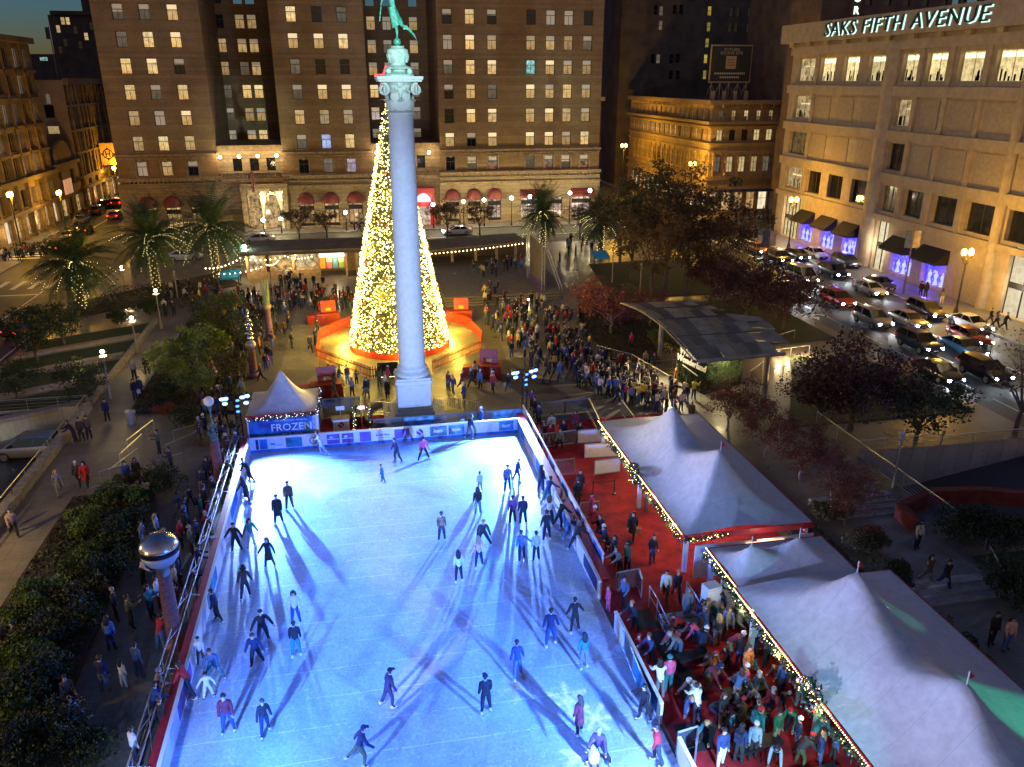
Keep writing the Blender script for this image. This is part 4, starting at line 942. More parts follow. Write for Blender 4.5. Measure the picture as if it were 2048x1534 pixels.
# far boards
fb = thing('rink_boards', 'white boards with sponsor panels along the far end of the ice', 'rink boards', (1.1,RY1,0), group='rink boards')
g = MB(); g.box(RX0-.1, RX1+.1, RY1+.001, RY1+.1, .035, 1.0); g.build('board_panel', BW, fb)
g = MB(); g.box(RX0-.12, RX1+.12, RY1-.03, RY1+.13, 1.001, 1.07); g.build('top_rail', M('rail_white', (.85,.86,.88), .3, na=0), fb)
g = MB(); g.box(RX0, RX1, RY1-.02, RY1-.001, .035, .2); g.build('kick_plate', BLUEB, fb)
def bx_at(px): return atY(px, 870, RY1).x
def banner(par, p0, p1, mat, deco=None):
 x0, x1 = bx_at(p0)+.04, bx_at(p1)-.04; g = MB(); g.box(x0, x1, RY1-.022, RY1-.002, .24, .93, 0); b = g.build('banner', mat, par); d = MB(); xc, w = (x0+x1)/2, x1-x0; y = RY1-.024
 if deco == 'S':
  for k in range(24):
   a0, a1 = 2*math.pi*k/24, 2*math.pi*(k+1)/24; d.add([(xc,y,.62),(xc+.23*math.cos(a0),y,.62+.23*math.sin(a0)),(xc+.23*math.cos(a1),y,.62+.23*math.sin(a1))],[(0,2,1)],0)
  for k in range(10):
   t0, t1 = k/10, (k+1)/10; f = lambda t: (xc+.13*math.sin((t-.5)*5.2)*-1, .62+.24*(t-.5)*2)
   (xa,za),(xb,zb) = f(t0), f(t1); d.add([(xa-.045,y-.002,za),(xa+.045,y-.002,za),(xb+.045,y-.002,zb),(xb-.045,y-.002,zb)],[(0,1,2,3)],1)
  for i in range(7): d.box(xc-.27+i*.08, xc-.22+i*.08, y-.002, y, .29, .345, 0)
  d.build('logo', [INK, BW], b)
 elif deco == 'T':
  for i in range(9): d.box(xc-w*.36+i*w*.08, xc-w*.36+i*w*.08+w*.05, y-.002, y, .56, .56+.1+.05*(i % 3 == 0), 0)
  d.box(xc-w*.3, xc+w*.3, y-.002, y, .40, .42, 0); d.build('lettering', [NAVY], b)
 elif deco == 'O':
  for k in range(20):
   a0, a1 = 2*math.pi*k/20, 2*math.pi*(k+1)/20; P = lambda r,a: (xc+r*math.cos(a),y,.6+r*math.sin(a)); d.add([P(.19,a0),P(.26,a0),P(.26,a1),P(.19,a1)],[(0,3,2,1)],0)
  d.build('logo', [BLUEB], b)
 elif deco == 'W':
  d.add([(xc-w*.3,y,.5),(xc-w*.05,y,.45),(xc+w*.3,y,.52),(xc+w*.22,y,.7),(xc-w*.1,y,.66),(xc-w*.28,y,.74)],[(0,1,2,3,4,5)],0); d.build('picture', [BW], b)
 elif deco == 'A':
  d.add([(xc+w*.05,y,.3),(xc+w*.16,y,.3),(xc+w*.2,y,.75)],[(0,1,2)],0); d.add([(xc+w*.22,y,.75),(xc+w*.28,y,.3),(xc+w*.38,y,.3)],[(0,1,2)],0); d.build('picture', [M('pale_violet', (.5,.45,.75), .5, na=0)], b)
 elif deco == 'L':
  d.box(x0+.1, xc-.1, y-.002, y, .5, .62, 0); d.box(xc-.1, x1-.1, y-.0025, y, .42, .5, 1); d.build('lettering', [TEALB, M('pale_violet', (.5,.45,.75))], b)
 elif deco == 'H':
  d.box(x0+.03, x1-.03, y-.002, y, .55, .6, 0); d.add([(xc-w*.35,y,.66),(xc-w*.1,y,.64),(xc+.05,y,.72),(xc-w*.2,y,.8)],[(0,1,2,3)],0); d.build('picture', [BW], b)
for a in ((508,516,NAVY,None),(516,534,BLUEB,None),(535,568,BW,'L'),(569,604,TEALB,None),(606,645,BW,'O'),(652,680,VIOB,'H'),(682,708,VIOB,'H'),(718,743,VIOB,None),(746,786,BW,'T'),(788,820,VIOB,'A'),(821,858,BW,'S'),(859,895,PICB,'W'),(896,930,PICB,'W'),(946,995,BW,None),(997,1028,PICB,'W')): banner(fb, *a)
def glass_fence(name, label, pts, h=1.05, mats=None, cat='barrier', group=None, z0=.04, infill=None):
 """framed panels along the polyline pts (x,y)"""
 t = thing(name, label, cat, (pts[0][0], pts[0][1], 0), group=group); f = MB(); q = MB()
 for (x0,y0),(x1,y1) in zip(pts, pts[1:]):
  L = math.hypot(x1-x0, y1-y0); n = max(1, round(L/2.2))
  for i in range(n):
   a = (x0+(x1-x0)*i/n, y0+(y1-y0)*i/n); b = (x0+(x1-x0)*(i+1)/n, y0+(y1-y0)*(i+1)/n); ux, uy = (b[0]-a[0])/(L/n), (b[1]-a[1])/(L/n)
   a2 = (a[0]+ux*.03, a[1]+uy*.03); b2 = (b[0]-ux*.03, b[1]-uy*.03)
   for p in (a2, b2): f.beam((p[0],p[1],z0), (p[0],p[1],h), .05)
   f.beam((a2[0],a2[1],h), (b2[0],b2[1],h), .065); f.beam((a2[0],a2[1],z0+.08), (b2[0],b2[1],z0+.08), .05)
   nx, ny = -uy*.012, ux*.012; m = 0 if infill is None else infill[i % len(infill)]
   q.add([(a2[0]-nx,a2[1]-ny,z0+.1),(b2[0]-nx,b2[1]-ny,z0+.1),(b2[0]-nx,b2[1]-ny,h-.03),(a2[0]-nx,a2[1]-ny,h-.03),(a2[0]+nx,a2[1]+ny,z0+.1),(b2[0]+nx,b2[1]+ny,z0+.1),(b2[0]+nx,b2[1]+ny,h-.03),(a2[0]+nx,a2[1]+ny,h-.03)],[(0,1,2,3),(7,6,5,4)],m)
 f.build('frame', ALU, t); q.build('panel', mats or [GLASSP], t); return t
glass_fence('glass_barrier', 'clear framed barrier behind the far boards at the monument foot', [(0.2,51.5),(10.6,51.5)], 1.25, [GLASSP, PICB, BLUEB], infill=[0,1,0,0,1], group='clear framed barriers')
# side boards with red ledge and outer rails
lbd = thing('rink_boards', 'white boards with red ledge along the left side of the ice', 'rink boards', (RX0,28,0), group='rink boards')
g = MB(); g.box(RX0-.1, RX0-.001, 6, RY1, .035, 1.0); g.build('board_panel', BW, lbd)
g = MB(); g.box(RX0-.11, RX0+.03, 6, RY1-.04, 1.001, 1.07); g.build('top_rail', MATS['rail_white'], lbd)
g = MB(); g.box(RX0-.42, RX0-.115, 6, RY1+.1, .9, 1.04); g.build('red_ledge', BRED, lbd)
for i, (y0, mt) in enumerate(((20,BLUEB),(23,BW),(26,VIOB),(29.4,BW),(33,TEALB),(37,BW),(41,BLUEB),(45,BW))):
 g = MB(); g.box(RX0+.001, RX0+.016, y0, y0+2.6, .22, .92); g.build('banner', mt, lbd)
rail = thing('guard_rail', 'double steel guard rail with cross braces outside the left boards', 'guard rail', (-8.7,28,0))
g = MB(); xo, xi = -8.86, -8.52
for y in (8,13,18,23,28,33,38,43,48,50.6):
 g.tube([(xo,y,0),(xo,y,1.25)], .03, 6); g.tube([(xi,y,0),(xi,y,1.2)], .03, 6); g.tube([(xo,y,1.22),(RX0-.3,y,1.06)], .025, 6)
g.build('post', ALU, rail)
g = MB()
for x, z in ((xo,1.25),(xi,1.2),(xo,.65)): g.tube([(x,6,z),(x,50.6,z)], .032, 8)
for k in range(18): g.tube([(xo,7+k*2.5,1.24),(xi,8.2+k*2.5,1.2)], .018, 6); g.tube([(xi,7+k*2.5,.4),(xo,8.6+k*2.5,1.2)], .016, 6)
g.build('rail', ALU, rail)
rbd = thing('rink_boards', 'white boards with dark banners along the right side of the ice', 'rink boards', (RX1,28,0), group='rink boards')
g = MB(); g.box(RX1+.001, RX1+.1, 30.6, RY1, .035, 1.0); g.box(RX1+.001, RX1+.1, 22.6, 28.3, .035, 1.0); g.box(RX1+.001, RX1+.1, 6, 20.9, .035, 1.0); g.build('board_panel', BW, rbd)
g = MB(); g.box(RX1-.03, RX1+.11, 30.6, RY1-.04, 1.001, 1.07); g.box(RX1-.03, RX1+.11, 22.6, 28.3, 1.001, 1.07); g.box(RX1-.03, RX1+.11, 6, 20.9, 1.001, 1.07); g.build('top_rail', MATS['rail_white'], rbd)
for i, (y0, mt) in enumerate(((48,PICB),(45,BW),(42,TEALB),(39,BW),(36,BLUEB),(33.2,BW),(31,NAVY),(25.6,BW),(23,NAVY),(18,BW))):
 g = MB(); g.box(RX1-.016, RX1-.001, y0, y0+2.3, .22, .92); g.build('banner', mt, rbd)
g = MB(); g.box(RX1+.115, RX1+.6, 31, RY1+1.2, .85, .98); g.build('red_ledge', BRED, rbd)
dk = thing('banner_fence', 'long fence of mixed sponsor banners between red ledge and red deck', 'fence', (10.8,40,0))
cols = [BW,BLUEB,BW,NAVY,REDB,BLUEB,BW,TEALB,BW,NAVY,BW,BLUEB]
for i in range(12):
 y1 = 51.9-i*1.62; g = MB(); g.box(10.74, 10.80, y1-1.56, y1, .09, 1.3); b = g.build('banner', cols[i], dk)
 if i in (2,5,9):
  d = MB()
  for k in range(4): d.box(10.728, 10.738, y1-1.4, y1-1.4+R.uniform(.5,1.2), .35+.22*k, .47+.22*k)
  d.build('lettering', [INK,REDB,NAVY][i % 3], b)
 if i in (6,8):
  d = MB()
  for k in range(16):
   a0, a1 = 2*math.pi*k/16, 2*math.pi*(k+1)/16; P = lambda r,a: (10.73, y1-.8+r*math.cos(a), .72+r*math.sin(a)); d.add([P(.22,a0),P(.36,a0),P(.36,a1),P(.22,a1)],[(0,1,2,3)])
  d.build('logo', REDB, b)
g = MB(); g.box(10.72,10.82,32.4,52,1.301,1.36)
for i in range(13): g.box(10.73,10.81,51.91-i*1.62,51.97-i*1.62,.035,1.3)
g.build('frame', MATS['rail_white'], dk)
# deck panels and gates (positions read on the deck)
def pxy(px, py, z=1.05): p = G(px, py, z); return (p.x, p.y)
glass_fence('glass_barrier', 'clear framed barrier round the back corner of the red deck', [pxy(1082,806), pxy(1178,797), pxy(1200,842)], group='clear framed barriers', infill=[0,0,1,0], mats=[GLASSP,PICB])
glass_fence('glass_barrier', 'clear framed barrier across the red deck in front of seated people', [pxy(1086,868), pxy(1153,860)], group='clear framed barriers')
glass_fence('white_barrier', 'white panel barrier on the red deck running under the tent edge', [pxy(1155,861), pxy(1208,857)], group='white deck panels', mats=[BW])
glass_fence('white_barrier', 'white panel barrier in the second row on the red deck', [pxy(1169,889), pxy(1245,885)], group='white deck panels', mats=[BW])
glass_fence('white_barrier', 'white panel barrier nearest the rope post on the red deck', [pxy(1189,922), pxy(1242,915)], group='white deck panels', mats=[BW])
glass_fence('glass_barrier', 'clear gate panel beside the banner fence behind two standing people', [pxy(1112,922), pxy(1150,917)], group='clear framed barriers')
glass_fence('glass_barrier', 'clear gate panel with pale frame beside the pink waving person', [pxy(1160,1006), pxy(1199,1002)], group='clear framed barriers')
glass_fence('glass_barrier', 'clear gate panel at the head of the metal steps', [pxy(1232,1146), pxy(1278,1137), pxy(1285,1160)], group='clear framed barriers')
glass_fence('glass_barrier', 'clear barrier facing the ice beside the crowded changing area', [pxy(1240,1238), pxy(1300,1390)], group='clear framed barriers', mats=[GLASSP,TEALB], infill=[0,1])
glass_fence('white_barrier', 'white board run nearest the camera beside the changing area', [(10.15,20.6),(10.15,12)], group='white deck panels', mats=[BW], h=1.0)
glass_fence('glass_barrier', 'white tubular gate swung open at the near board end', [pxy(1355,1465), pxy(1397,1452), pxy(1393,1490)], group='clear framed barriers')
glass_fence('glass_barrier', 'clear barrier beside the stage crowd behind the first tent', [pxy(1243,800), pxy(1268,832)], group='clear framed barriers')
# metal steps with handrails down to the changing area
st = thing('metal_steps', 'short aluminium steps with tubular handrails on the red deck', 'steps', (12.9,27.4,0))
g = MB()
for i in range(3): g.box(12.2,13.9,28.2-i*.34,28.5-i*.34,.1,.16+.14*(2-i))
g.build('tread', ALU, st); g = MB()
for x in (12.15,13.95):
 g.tube([(x,29.6,1.2),(x,28.6,1.2),(x,27.2,.95),(x,27.2,.04)], .03, 6); g.tube([(x,29.6,.7),(x,28.6,.7),(x,27.2,.5)], .022, 6); g.tube([(x,28.6,.04),(x,28.6,1.2)], .03, 6); g.tube([(x,29.6,.04),(x,29.6,1.2)], .03, 6)
g.build('handrail', ALU, st)
cb = thing('service_cabinet', 'tall pale cabinet beside the metal steps at the second tent', 'cabinet', (14.6,28.3,0))
g = MB(); g.obox((14.55,28.3,.95), .7, .55, 1.8, rad(12)); g.obox((14.5,27.99,.95), .6, .03, 1.6, rad(12)); g.build('housing', M('cabinet_white', (.7,.7,.68), .5, na=.05), cb)
ck = thing('check_in_desk', 'low white counter beside the pale cabinet', 'counter', (15.3,28.6,0)); g = MB(); g.box(14.98,16.2,27.9,29.2,.04,.8); g.box(14.9,16.3,27.8,29.3,.801,.86); g.build('counter', M('counter_white', (.7,.64,.52), .5, na=.05), ck)
for i,(x,y,l,wv) in enumerate(((12.6,25.6,'beside the near gate',1.1),(13.9,23.3,'in the thick of the skate changers',1.5),(13.0,20.6,'behind the near boards',1.5),(14.2,18.9,'nearest the camera under the tent edge',1.7),(13.2,22.0,'with white lettering among seated changers',1.5))):
 b = thing('bench', 'black padded bench '+l, 'bench', (x,y,0), group='changing benches'); g = MB(); a = rad(8)
 g.obox((x,y,.47), wv*1.3, .55, .09, a, 0)
 for s in (-.5,.5): g.obox((x+s*wv*math.cos(a),y+s*wv*math.sin(a),.23), .08,.45,.39, a, 0)
 g.build('seat', M('bench_black', (.018,.02,.024), .55, ns=5), b)
# rubber mats
g = MB()
for px,py,w,d in ((1288,1240,1.0,1.4),(1335,1290,1.1,1.8),(1375,1370,1.0,2.0),(1388,1475,1.2,1.4),(1355,1250,1.3,1.2)):
 p = G(px,py); g.box(p.x-w/2,p.x+w/2,p.y-d/2,p.y+d/2,.035,.05)
structure('rubber_mat', g, M('mat_black', (.012,.014,.02), .8, ns=8))
# ------------------------------------------------------------------ floodlight towers
FLAMP = glow('flood_lens', (.12,.26,1), 9); FLAMPB = glow('flood_lens_blue', (.03,.12,1), 8)
TOWERS = []
def flood_tower(x, y, label, zt=3.3, sgn=1):
 t = thing('floodlight_tower', label, 'light tower', (x,y,0), group='rink floodlight towers'); g = MB(); s = .15
 for a in (-s,s):
  for b in (-s,s): g.tube([(x+a,y+b,0),(x+a,y+b,zt+.2)], .025, 6)
 n = 9
 for i in range(n):
  z0, z1 = zt*i/n, zt*(i+1)/n
  for (a,b),(c,d) in (((-s,-s),(s,-s)),((s,-s),(s,s)),((s,s),(-s,s)),((-s,s),(-s,-s))): g.tube([(x+a,y+b,z0),(x+c,y+d,z1)] if i % 2 else [(x+c,y+d,z0),(x+a,y+b,z1)], .014, 5, caps=False)
 g.tube([(x-1.0,y,zt+.25),(x+1.0,y,zt+.25)], .035, 6); g.tube([(x-1.0,y,zt+.6),(x+1.0,y,zt+.6)], .03, 6); g.tube([(x,y,zt-.1),(x,y,zt+.75)], .04, 6)
 g.build('truss', DARKM, t)
 spots = [(-.85,.5,0),(-.62,.52,0),(-.70,.18,0),(.05,-.05,1),(.10,.35,1),(.42,.55,0),(.72,.62,0),(.62,.15,0),(.05,-.42,1)]
 for dx, dz, k in spots:
  h = MB(); c = Vector((x+dx, y-.14, zt+dz)); d = Vector((.12*sgn, -1, -.55)).normalized()
  h.tube([c-d*.22, c-d*.05, c+d*.1], [.08,.16,.18], 10, 0); o = h.build('lamp_housing', DARKM, t)
  q = MB(); q.tube([c+d*.101, c+d*.112], [.17 if k == 0 else .12, .15 if k == 0 else .10], 12); q.build('lens', FLAMP if k == 0 else FLAMPB, o)
 TOWERS.append((x, y, zt+.35)); return t
flood_tower(-8.45, 51.0, 'truss floodlight tower with blue white lamps beside the musical banner tent')
flood_tower(10.95, 52.3, 'truss floodlight tower with blue white lamps right of the monument')
# ------------------------------------------------------------------ small peaked tent with the show banner
def tension_roof(x0, x1, y0, y1, ze, peaks, nx=34, ny=34, pw=1.75, sag=.0):
 rows = []
 for j in range(ny+1):
  row = []
  for i in range(nx+1):
   x, y = x0+(x1-x0)*i/nx, y0+(y1-y0)*j/ny; z = 0
   for px, py, h in peaks:
    dx, dy = x-px, y-py; t = 1e-6
    if dx > 0: t = max(t, dx/(x1-px))
    if dx < 0: t = max(t, dx/(x0-px))
    if dy > 0: t = max(t, dy/(y1-py))
    if dy < 0: t = max(t, dy/(y0-py))
    e = .55*t + .45*min(1, math.hypot(dx/(max(x1-px,px-x0)), dy/(max(y1-py,py-y0)))*1.0)
    z = max(z, h*max(0, 1-e)**pw) if len(peaks) == 1 else (z**4 + (h*max(0, 1-e)**pw)**4)**.25
   row.append((x, y, ze+z))
  rows.append(row)
 return rows
def tentmat():
 m, nt, b = newmat('tent_fabric'); tc = nn(nt, 'ShaderNodeTexCoord').outputs['Object']; s = nn(nt, 'ShaderNodeSeparateXYZ'); nt.links.new(tc, s.inputs[0]); n1 = noise(nt, tc, .45, 5, .65); n2 = noise(nt, tc, 3.2, 4)
 seam = mathn(nt, 'LESS_THAN', mathn(nt, 'FRACT', mathn(nt, 'MULTIPLY', s.outputs[1], .68)), .022); c = mixc(nt, 1, ramp(nt, n1, [(.3, (.55,.53,.50)), (.7, (.70,.69,.66))]), ramp(nt, n2, [(.25, (.86,)*3), (.6, (1.03,)*3)]), 'MULTIPLY'); c = mixc(nt, mathn(nt, 'MULTIPLY', seam, .32), c, (.36,.35,.34)); nt.links.new(c, b.inputs['Base Color']); b.inputs['Roughness'].default_value = .5
 bp = nn(nt, 'ShaderNodeBump'); bp.inputs['Strength'].default_value = .22; bp.inputs['Distance'].default_value = .12; nt.links.new(mathn(nt, 'ADD', n2, mathn(nt, 'MULTIPLY', seam, .3)), bp.inputs['Height']); nt.links.new(bp.outputs[0], b.inputs['Normal']); return m
TENT = tentmat()
FLAG = M('pennant_red', (.6,.03,.03), .7, na=.1)
GREEN = M('garland_green', (.015,.05,.02), .8, ns=20, na=.4); BAUB = M('bauble_silver', (.5,.52,.62), .2, .8, na=.0); BAUR = M('bauble_red', (.5,.03,.04), .25, .4, na=0)
ft = thing('peaked_tent', 'small white peaked tent fronted by a blue show banner at the rink corner', 'tent', (-5.7,53.4,0), group='white tents')
x0, x1, y0, y1 = -8.0, -3.45, 51.15, 55.6; ze = 2.32
g = MB(); g.grid(tension_roof(x0,x1,y0,y1,ze,[(-5.75,53.3,2.45)], 30, 30, 1.9)); g.build('canopy', TENT, ft, True)
g = MB(); g.box(x0,x1,y0-.03,y0-.002,ze-.16,ze+.03); g.box(x1+.002,x1+.03,y0,y1,ze-.16,ze+.03); g.build('red_trim', BRED, ft)
g = MB()
for x in (x0+.06,x1-.06):
 for y in (y0+.06,y1-.06): g.box(x-.06,x+.06,y-.06,y+.06,0,ze-.17)
g.build('post', MATS['rail_white'], ft)
g = MB(); g.box(x1-.35,x1+.06,y0+.13,y0+.2,0,ze-.18); g.build('curtain', M('curtain_white', (.7,.72,.75), .8, ns=3), ft)
bn = thing('show_banner', 'blue banner reading FROZEN in pale letters hung on the small tent', 'banner', (-5.8,51.0,1))
g = MB(); bx0_, bx1_ = x0+.1, x1-.32; yb_ = y0-.06; g.box(bx0_,bx1_,yb_,yb_+.02,.3,2.02)
def bannermat():
 m, nt, b = newmat('show_banner_blue'); tc = nn(nt, 'ShaderNodeTexCoord').outputs['Object']; n = noise(nt, tc, .8, 4, .6)
 nt.links.new(ramp(nt, n, [(.35,(.01,.05,.28)),(.5,(.02,.16,.52)),(.68,(.10,.38,.75))]), b.inputs['Base Color']); b.inputs['Roughness'].default_value = .5; return m
g.build('banner_sheet', bannermat(), bn)
g = MB(); xc = bx0_+(bx1_-bx0_)*.66
text_on(g, 'FROZEN', .72, (xc,yb_-.006,1.34), (1,0,0), (0,0,1), 0, .004, sx=.98, bold=.006)
text_on(g, 'THE BROADWAY MUSICAL', .15, (xc,yb_-.006,1.84), (1,0,0), (0,0,1), 0, .003, sx=1.15)
text_on(g, 'NOV 26 - DEC 30', .17, (xc,yb_-.006,.86), (1,0,0), (0,0,1), 0, .003, sx=1.05)
g.build('lettering', M('banner_lettering', (.72,.85,.95), .5, na=0), bn)
def garland(pts, label, dens=26, r=.12, bulb=True, bmat=None, white=.5, drop=.0, group='garlands on the tents'):
 t = thing('garland', label, 'garland', tuple(pts[0]), group=group); lf = MB(); ba = MB(); bu = MB()
 for a, b in zip(pts, pts[1:]):
  a, b = Vector(a), Vector(b); L = (b-a).length; n = int(L*dens)
  for k in range(n):
   s = R.random(); c = a.lerp(b, s); c.z -= drop*math.sin(math.pi*((s*L/2.2) % 1)) ; c += Vector((R.gauss(0,r*.6),R.gauss(0,r*.6),R.gauss(0,r*.6)))
   d = Vector((R.uniform(-1,1),R.uniform(-1,1),R.uniform(-1,1))).normalized()*.13; e = Vector((R.uniform(-1,1),R.uniform(-1,1),R.uniform(-1,1))).normalized()*.05
   lf.add([c-d, c+e, c+d, c-e], [(0,1,2,3)])
   if k % 5 == 0: ba.octa(tuple(c+Vector((0,-.05,-.04))), R.uniform(.035,.06), 0 if R.random() < .75 else 1)
   if bulb and k % 6 == 1: bu.octa(tuple(c+Vector((0,-.08,.03))), .025)
 lf.build('foliage', GREEN, t); tag(ba.build('baubles', [BAUB, BAUR], t), kind='stuff')
 if bulb: tag(bu.build('fairy_lights', bmat or BULBY, t), kind='stuff')
 return t
garland([(x0,y0-.1,ze-.22),(x1,y0-.1,ze-.12),(x1+.1,y1,ze-.1)], 'bauble garland along the eave of the show banner tent', 60, .13, True, glow('white_bulb', (.8,.85,1), 5))
# arch with garland, podium and fence by the small tent
ar = thing('garland_arch', 'narrow entrance arch wrapped in green garland beside the small tent', 'arch', (-.4,52.2,0))
g = MB(); ax0, ax1 = pxy(711,858,.04)[0], pxy(741,855,.04)[0]
for x in (ax0,ax1): g.tube([(x,51.9,0),(x,51.9,2.05)], .05, 8)
g.tube([(ax0,51.9,2.05),(ax1,51.9,2.05)], .05, 8); g.build('frame', ALU, ar)
lf = MB(); bu = MB()
for k in range(420):
 q = R.random()*3; c = Vector((ax0,51.85,q*2.05)) if q < 1 else (Vector((ax1,51.85,(q-1)*2.05)) if q < 2 else Vector((ax0+(ax1-ax0)*(q-2),51.85,2.05)))
 c += Vector((R.gauss(0,.08),R.gauss(0,.08),R.gauss(0,.06))); d = Vector((R.uniform(-1,1),R.uniform(-1,1),R.uniform(-1,1)))*.12; e = Vector((R.uniform(-1,1),R.uniform(-1,1),R.uniform(-1,1)))*.05
 lf.add([c-d,c+e,c+d,c-e],[(0,1,2,3)])
 if k % 12 == 0: bu.octa(tuple(c+Vector((0,-.08,0))), .02)
lf.build('foliage', GREEN, ar); bu.build('fairy_lights', BULBY, ar)
g = MB(); g.box((ax0+ax1)/2-.22,(ax0+ax1)/2+.22,51.72,51.8,2.0,2.22); g.build('lit_sign', glow('exit_pink', (1,.35,.4), 3), ar)
pd = thing('ticket_podium', 'white fronted podium with round red emblem on the red carpet by the small tent', 'podium', (-2.0,52.6,0))
g = MB(); g.box(-2.55,-1.45,52.5,53.2,.04,1.0,0); g.box(-2.62,-1.38,52.45,53.25,1.001,1.05,1); g.tube([(-2.0,53.2,1.05),(-2.0,53.2,1.7)],.03,6,1); g.box(-2.3,-1.7,53.15,53.2,1.45,1.75,0); g.build('counter', [BW, M('desk_wood', (.35,.22,.1), .6)], pd)
g = MB()
for k in range(18):
 a0,a1 = 2*math.pi*k/18, 2*math.pi*(k+1)/18; g.add([(-2.0,52.49,.62),(-2.0+.22*math.cos(a0),52.49,.62+.22*math.sin(a0)),(-2.0+.22*math.cos(a1),52.49,.62+.22*math.sin(a1))],[(0,2,1)],0)
for k in range(8):
 t0,t1 = k/8,(k+1)/8; f = lambda t: (-2.0-.12*math.sin((t-.5)*5.2), .62+.23*(t-.5)*2); (xa,za),(xb,zb) = f(t0),f(t1); g.add([(xa-.04,52.487,za),(xa+.04,52.487,za),(xb+.04,52.487,zb),(xb-.04,52.487,zb)],[(0,1,2,3)],1)
g.build('emblem', [REDB, BW], pd)
glass_fence('glass_barrier', 'clear framed barrier behind the podium beside the small tent', [(-3.3,55.3),(-.6,55.3),(-.6,53.2)], 1.5, group='clear framed barriers')
# ------------------------------------------------------------------ big tents on the right
POLE = M('tent_pole', (.62,.63,.66), .5, na=.03)
def big_tent(label, x0, x1, y0, y1, peaks, posts, ze=2.3, nx=40, ny=60, flags=True):
 t = thing('marquee', label, 'tent', ((x0+x1)/2,(y0+y1)/2,0), group='white tents'); g = MB(); g.grid(tension_roof(x0,x1,y0,y1,ze,peaks,nx,ny,2.3)); g.build('canopy', TENT, t, True)
 g = MB(); g.box(x0-.05,x0-.003,y0,y1,ze-.14,ze+.02); g.box(x0,x1,y0-.05,y0-.003,ze-.3,ze+.02); g.box(x1+.003,x1+.05,y0,y1,ze-.14,ze+.02); g.box(x0,x1,y1+.003,y1+.05,ze-.14,ze+.02); g.build('red_trim', BRED, t)
 for p in posts: g = MB(); g.box(p[0]-.1,p[0]+.1,p[1]-.1,p[1]+.1,.03,ze-.15); g.build('post', POLE, t)
 if flags:
  for px,py,h in peaks:
   g = MB(); g.tube([(px,py,ze+h-.25),(px,py,ze+h+.4)],.025,6,0); g.add([(px+.02,py,ze+h+.4),(px+.02,py,ze+h+.1),(px+.32,py+.08,ze+h+.06)],[(0,1,2)],1); g.build('pennant', [POLE, FLAG], t)
 return t
big_tent('largest white two peaked marquee beside the red deck', 14.65, 21.4, 31.75, 46.0, [(17.3,40.6,3.1),(17.5,34.6,3.1)], [(14.8,38.6),(14.85,32.0),(21.2,32),(21.2,45.8),(14.8,45.7)])
big_tent('smallest white marquee wedged between its two larger neighbours', 15.45, 21.3, 27.35, 30.75, [(16.6,28.9,1.25),(19.0,29.0,1.35)], [(15.6,30.6),(21.1,30.6)], ze=2.1, nx=36, ny=26)
big_tent('near white marquee with pale lavender slope cut by the right frame edge', 15.15, 22.6, 8, 27.25, [(18.0,23.4,3.1),(17.8,17.2,3.1),(17.8,11.3,3.1)], [(15.4,25.9),(15.35,20.7),(15.35,14.5),(22.4,27)])
g = MB(); g.box(15.0,21.2,31.2,31.28,.2,2.0); wl = thing('kiosk_wall', 'white counter wall with red fascia between the first two marquees', 'kiosk', (18,31.2,0)); g.build('wall_panel', BW, wl)
g = MB(); g.box(17.6,19.6,31.1,31.19,1.15,1.9); g.build('serving_hatch', glow('hatch_light', (1,.55,.3), 2.2), wl)
def eave_lights(x, y0, y1, z, label):
 garland([(x-.12,y0,z-.18),(x-.12,y1,z-.18)], label, 46, .13, False, drop=.16)
 t = thing('rope_light', 'warm rope light along the '+label.split('along the ')[1], 'string lights', (x,y0,z), group='warm rope lights'); g = MB(); n = int(abs(y1-y0)/.11)
 for i in range(n): g.octa((x-.09, y0+(y1-y0)*i/n, z+.035), .028)
 tag(g.build('bulbs', BULBY, t), kind='stuff'); w = MB(); w.tube([(x-.085,y0,z+.01),(x-.085,y1,z+.01)], .012, 5); w.build('wire', DARKM, t)
 u = MB()
 for i in range(int(n*.8)): u.octa((x-.13+R.gauss(0,.05), y0+(y1-y0)*R.random(), z-.22+R.gauss(0,.09)), .022)
 tag(u.build('fairy_lights', BULBY, t), kind='stuff')
eave_lights(14.6, 46, 31.75, 2.3, 'bauble garland along the rink side eave of the largest marquee')
eave_lights(15.4, 30.75, 27.3, 2.1, 'bauble garland along the eave of the smallest marquee')
eave_lights(15.1, 27.2, 9, 2.3, 'bauble garland along the eave of the near lavender marquee')
garland([(14.6,31.65,2.12),(16.8,31.65,2.12)], 'short bauble garland round the front corner of the largest marquee', 46, .12, True)
def wreath(x, y, z, label, r=.42):
 t = thing('wreath', label, 'wreath', (x,y,z), group='wreaths on the tent posts'); lf = MB(); ba = MB(); bu = MB()
 for k in range(330):
  a = R.random()*2*math.pi; rr = r+R.gauss(0,.1); c = Vector((x+R.gauss(-.05,.09), y+rr*math.cos(a), z+rr*math.sin(a))); d = Vector((R.uniform(-1,1),R.uniform(-1,1),R.uniform(-1,1)))*.14; e = Vector((R.uniform(-1,1),R.uniform(-1,1),R.uniform(-1,1)))*.06
  lf.add([c-d,c+e,c+d,c-e],[(0,1,2,3)])
  if k % 5 == 0: ba.octa(tuple(c+Vector((-.1,-.06,.03))), R.uniform(.04,.075), 0 if R.random() < .8 else 1)
  if k % 9 == 0: bu.octa(tuple(c+Vector((-.11,-.05,0))), .022)
 lf.build('foliage', GREEN, t); tag(ba.build('baubles', [BAUB, BAUR], t), kind='stuff'); tag(bu.build('fairy_lights', BULBY, t), kind='stuff')
wreath(14.5, 38.6, 2.25, 'bauble wreath on the middle post of the largest marquee')
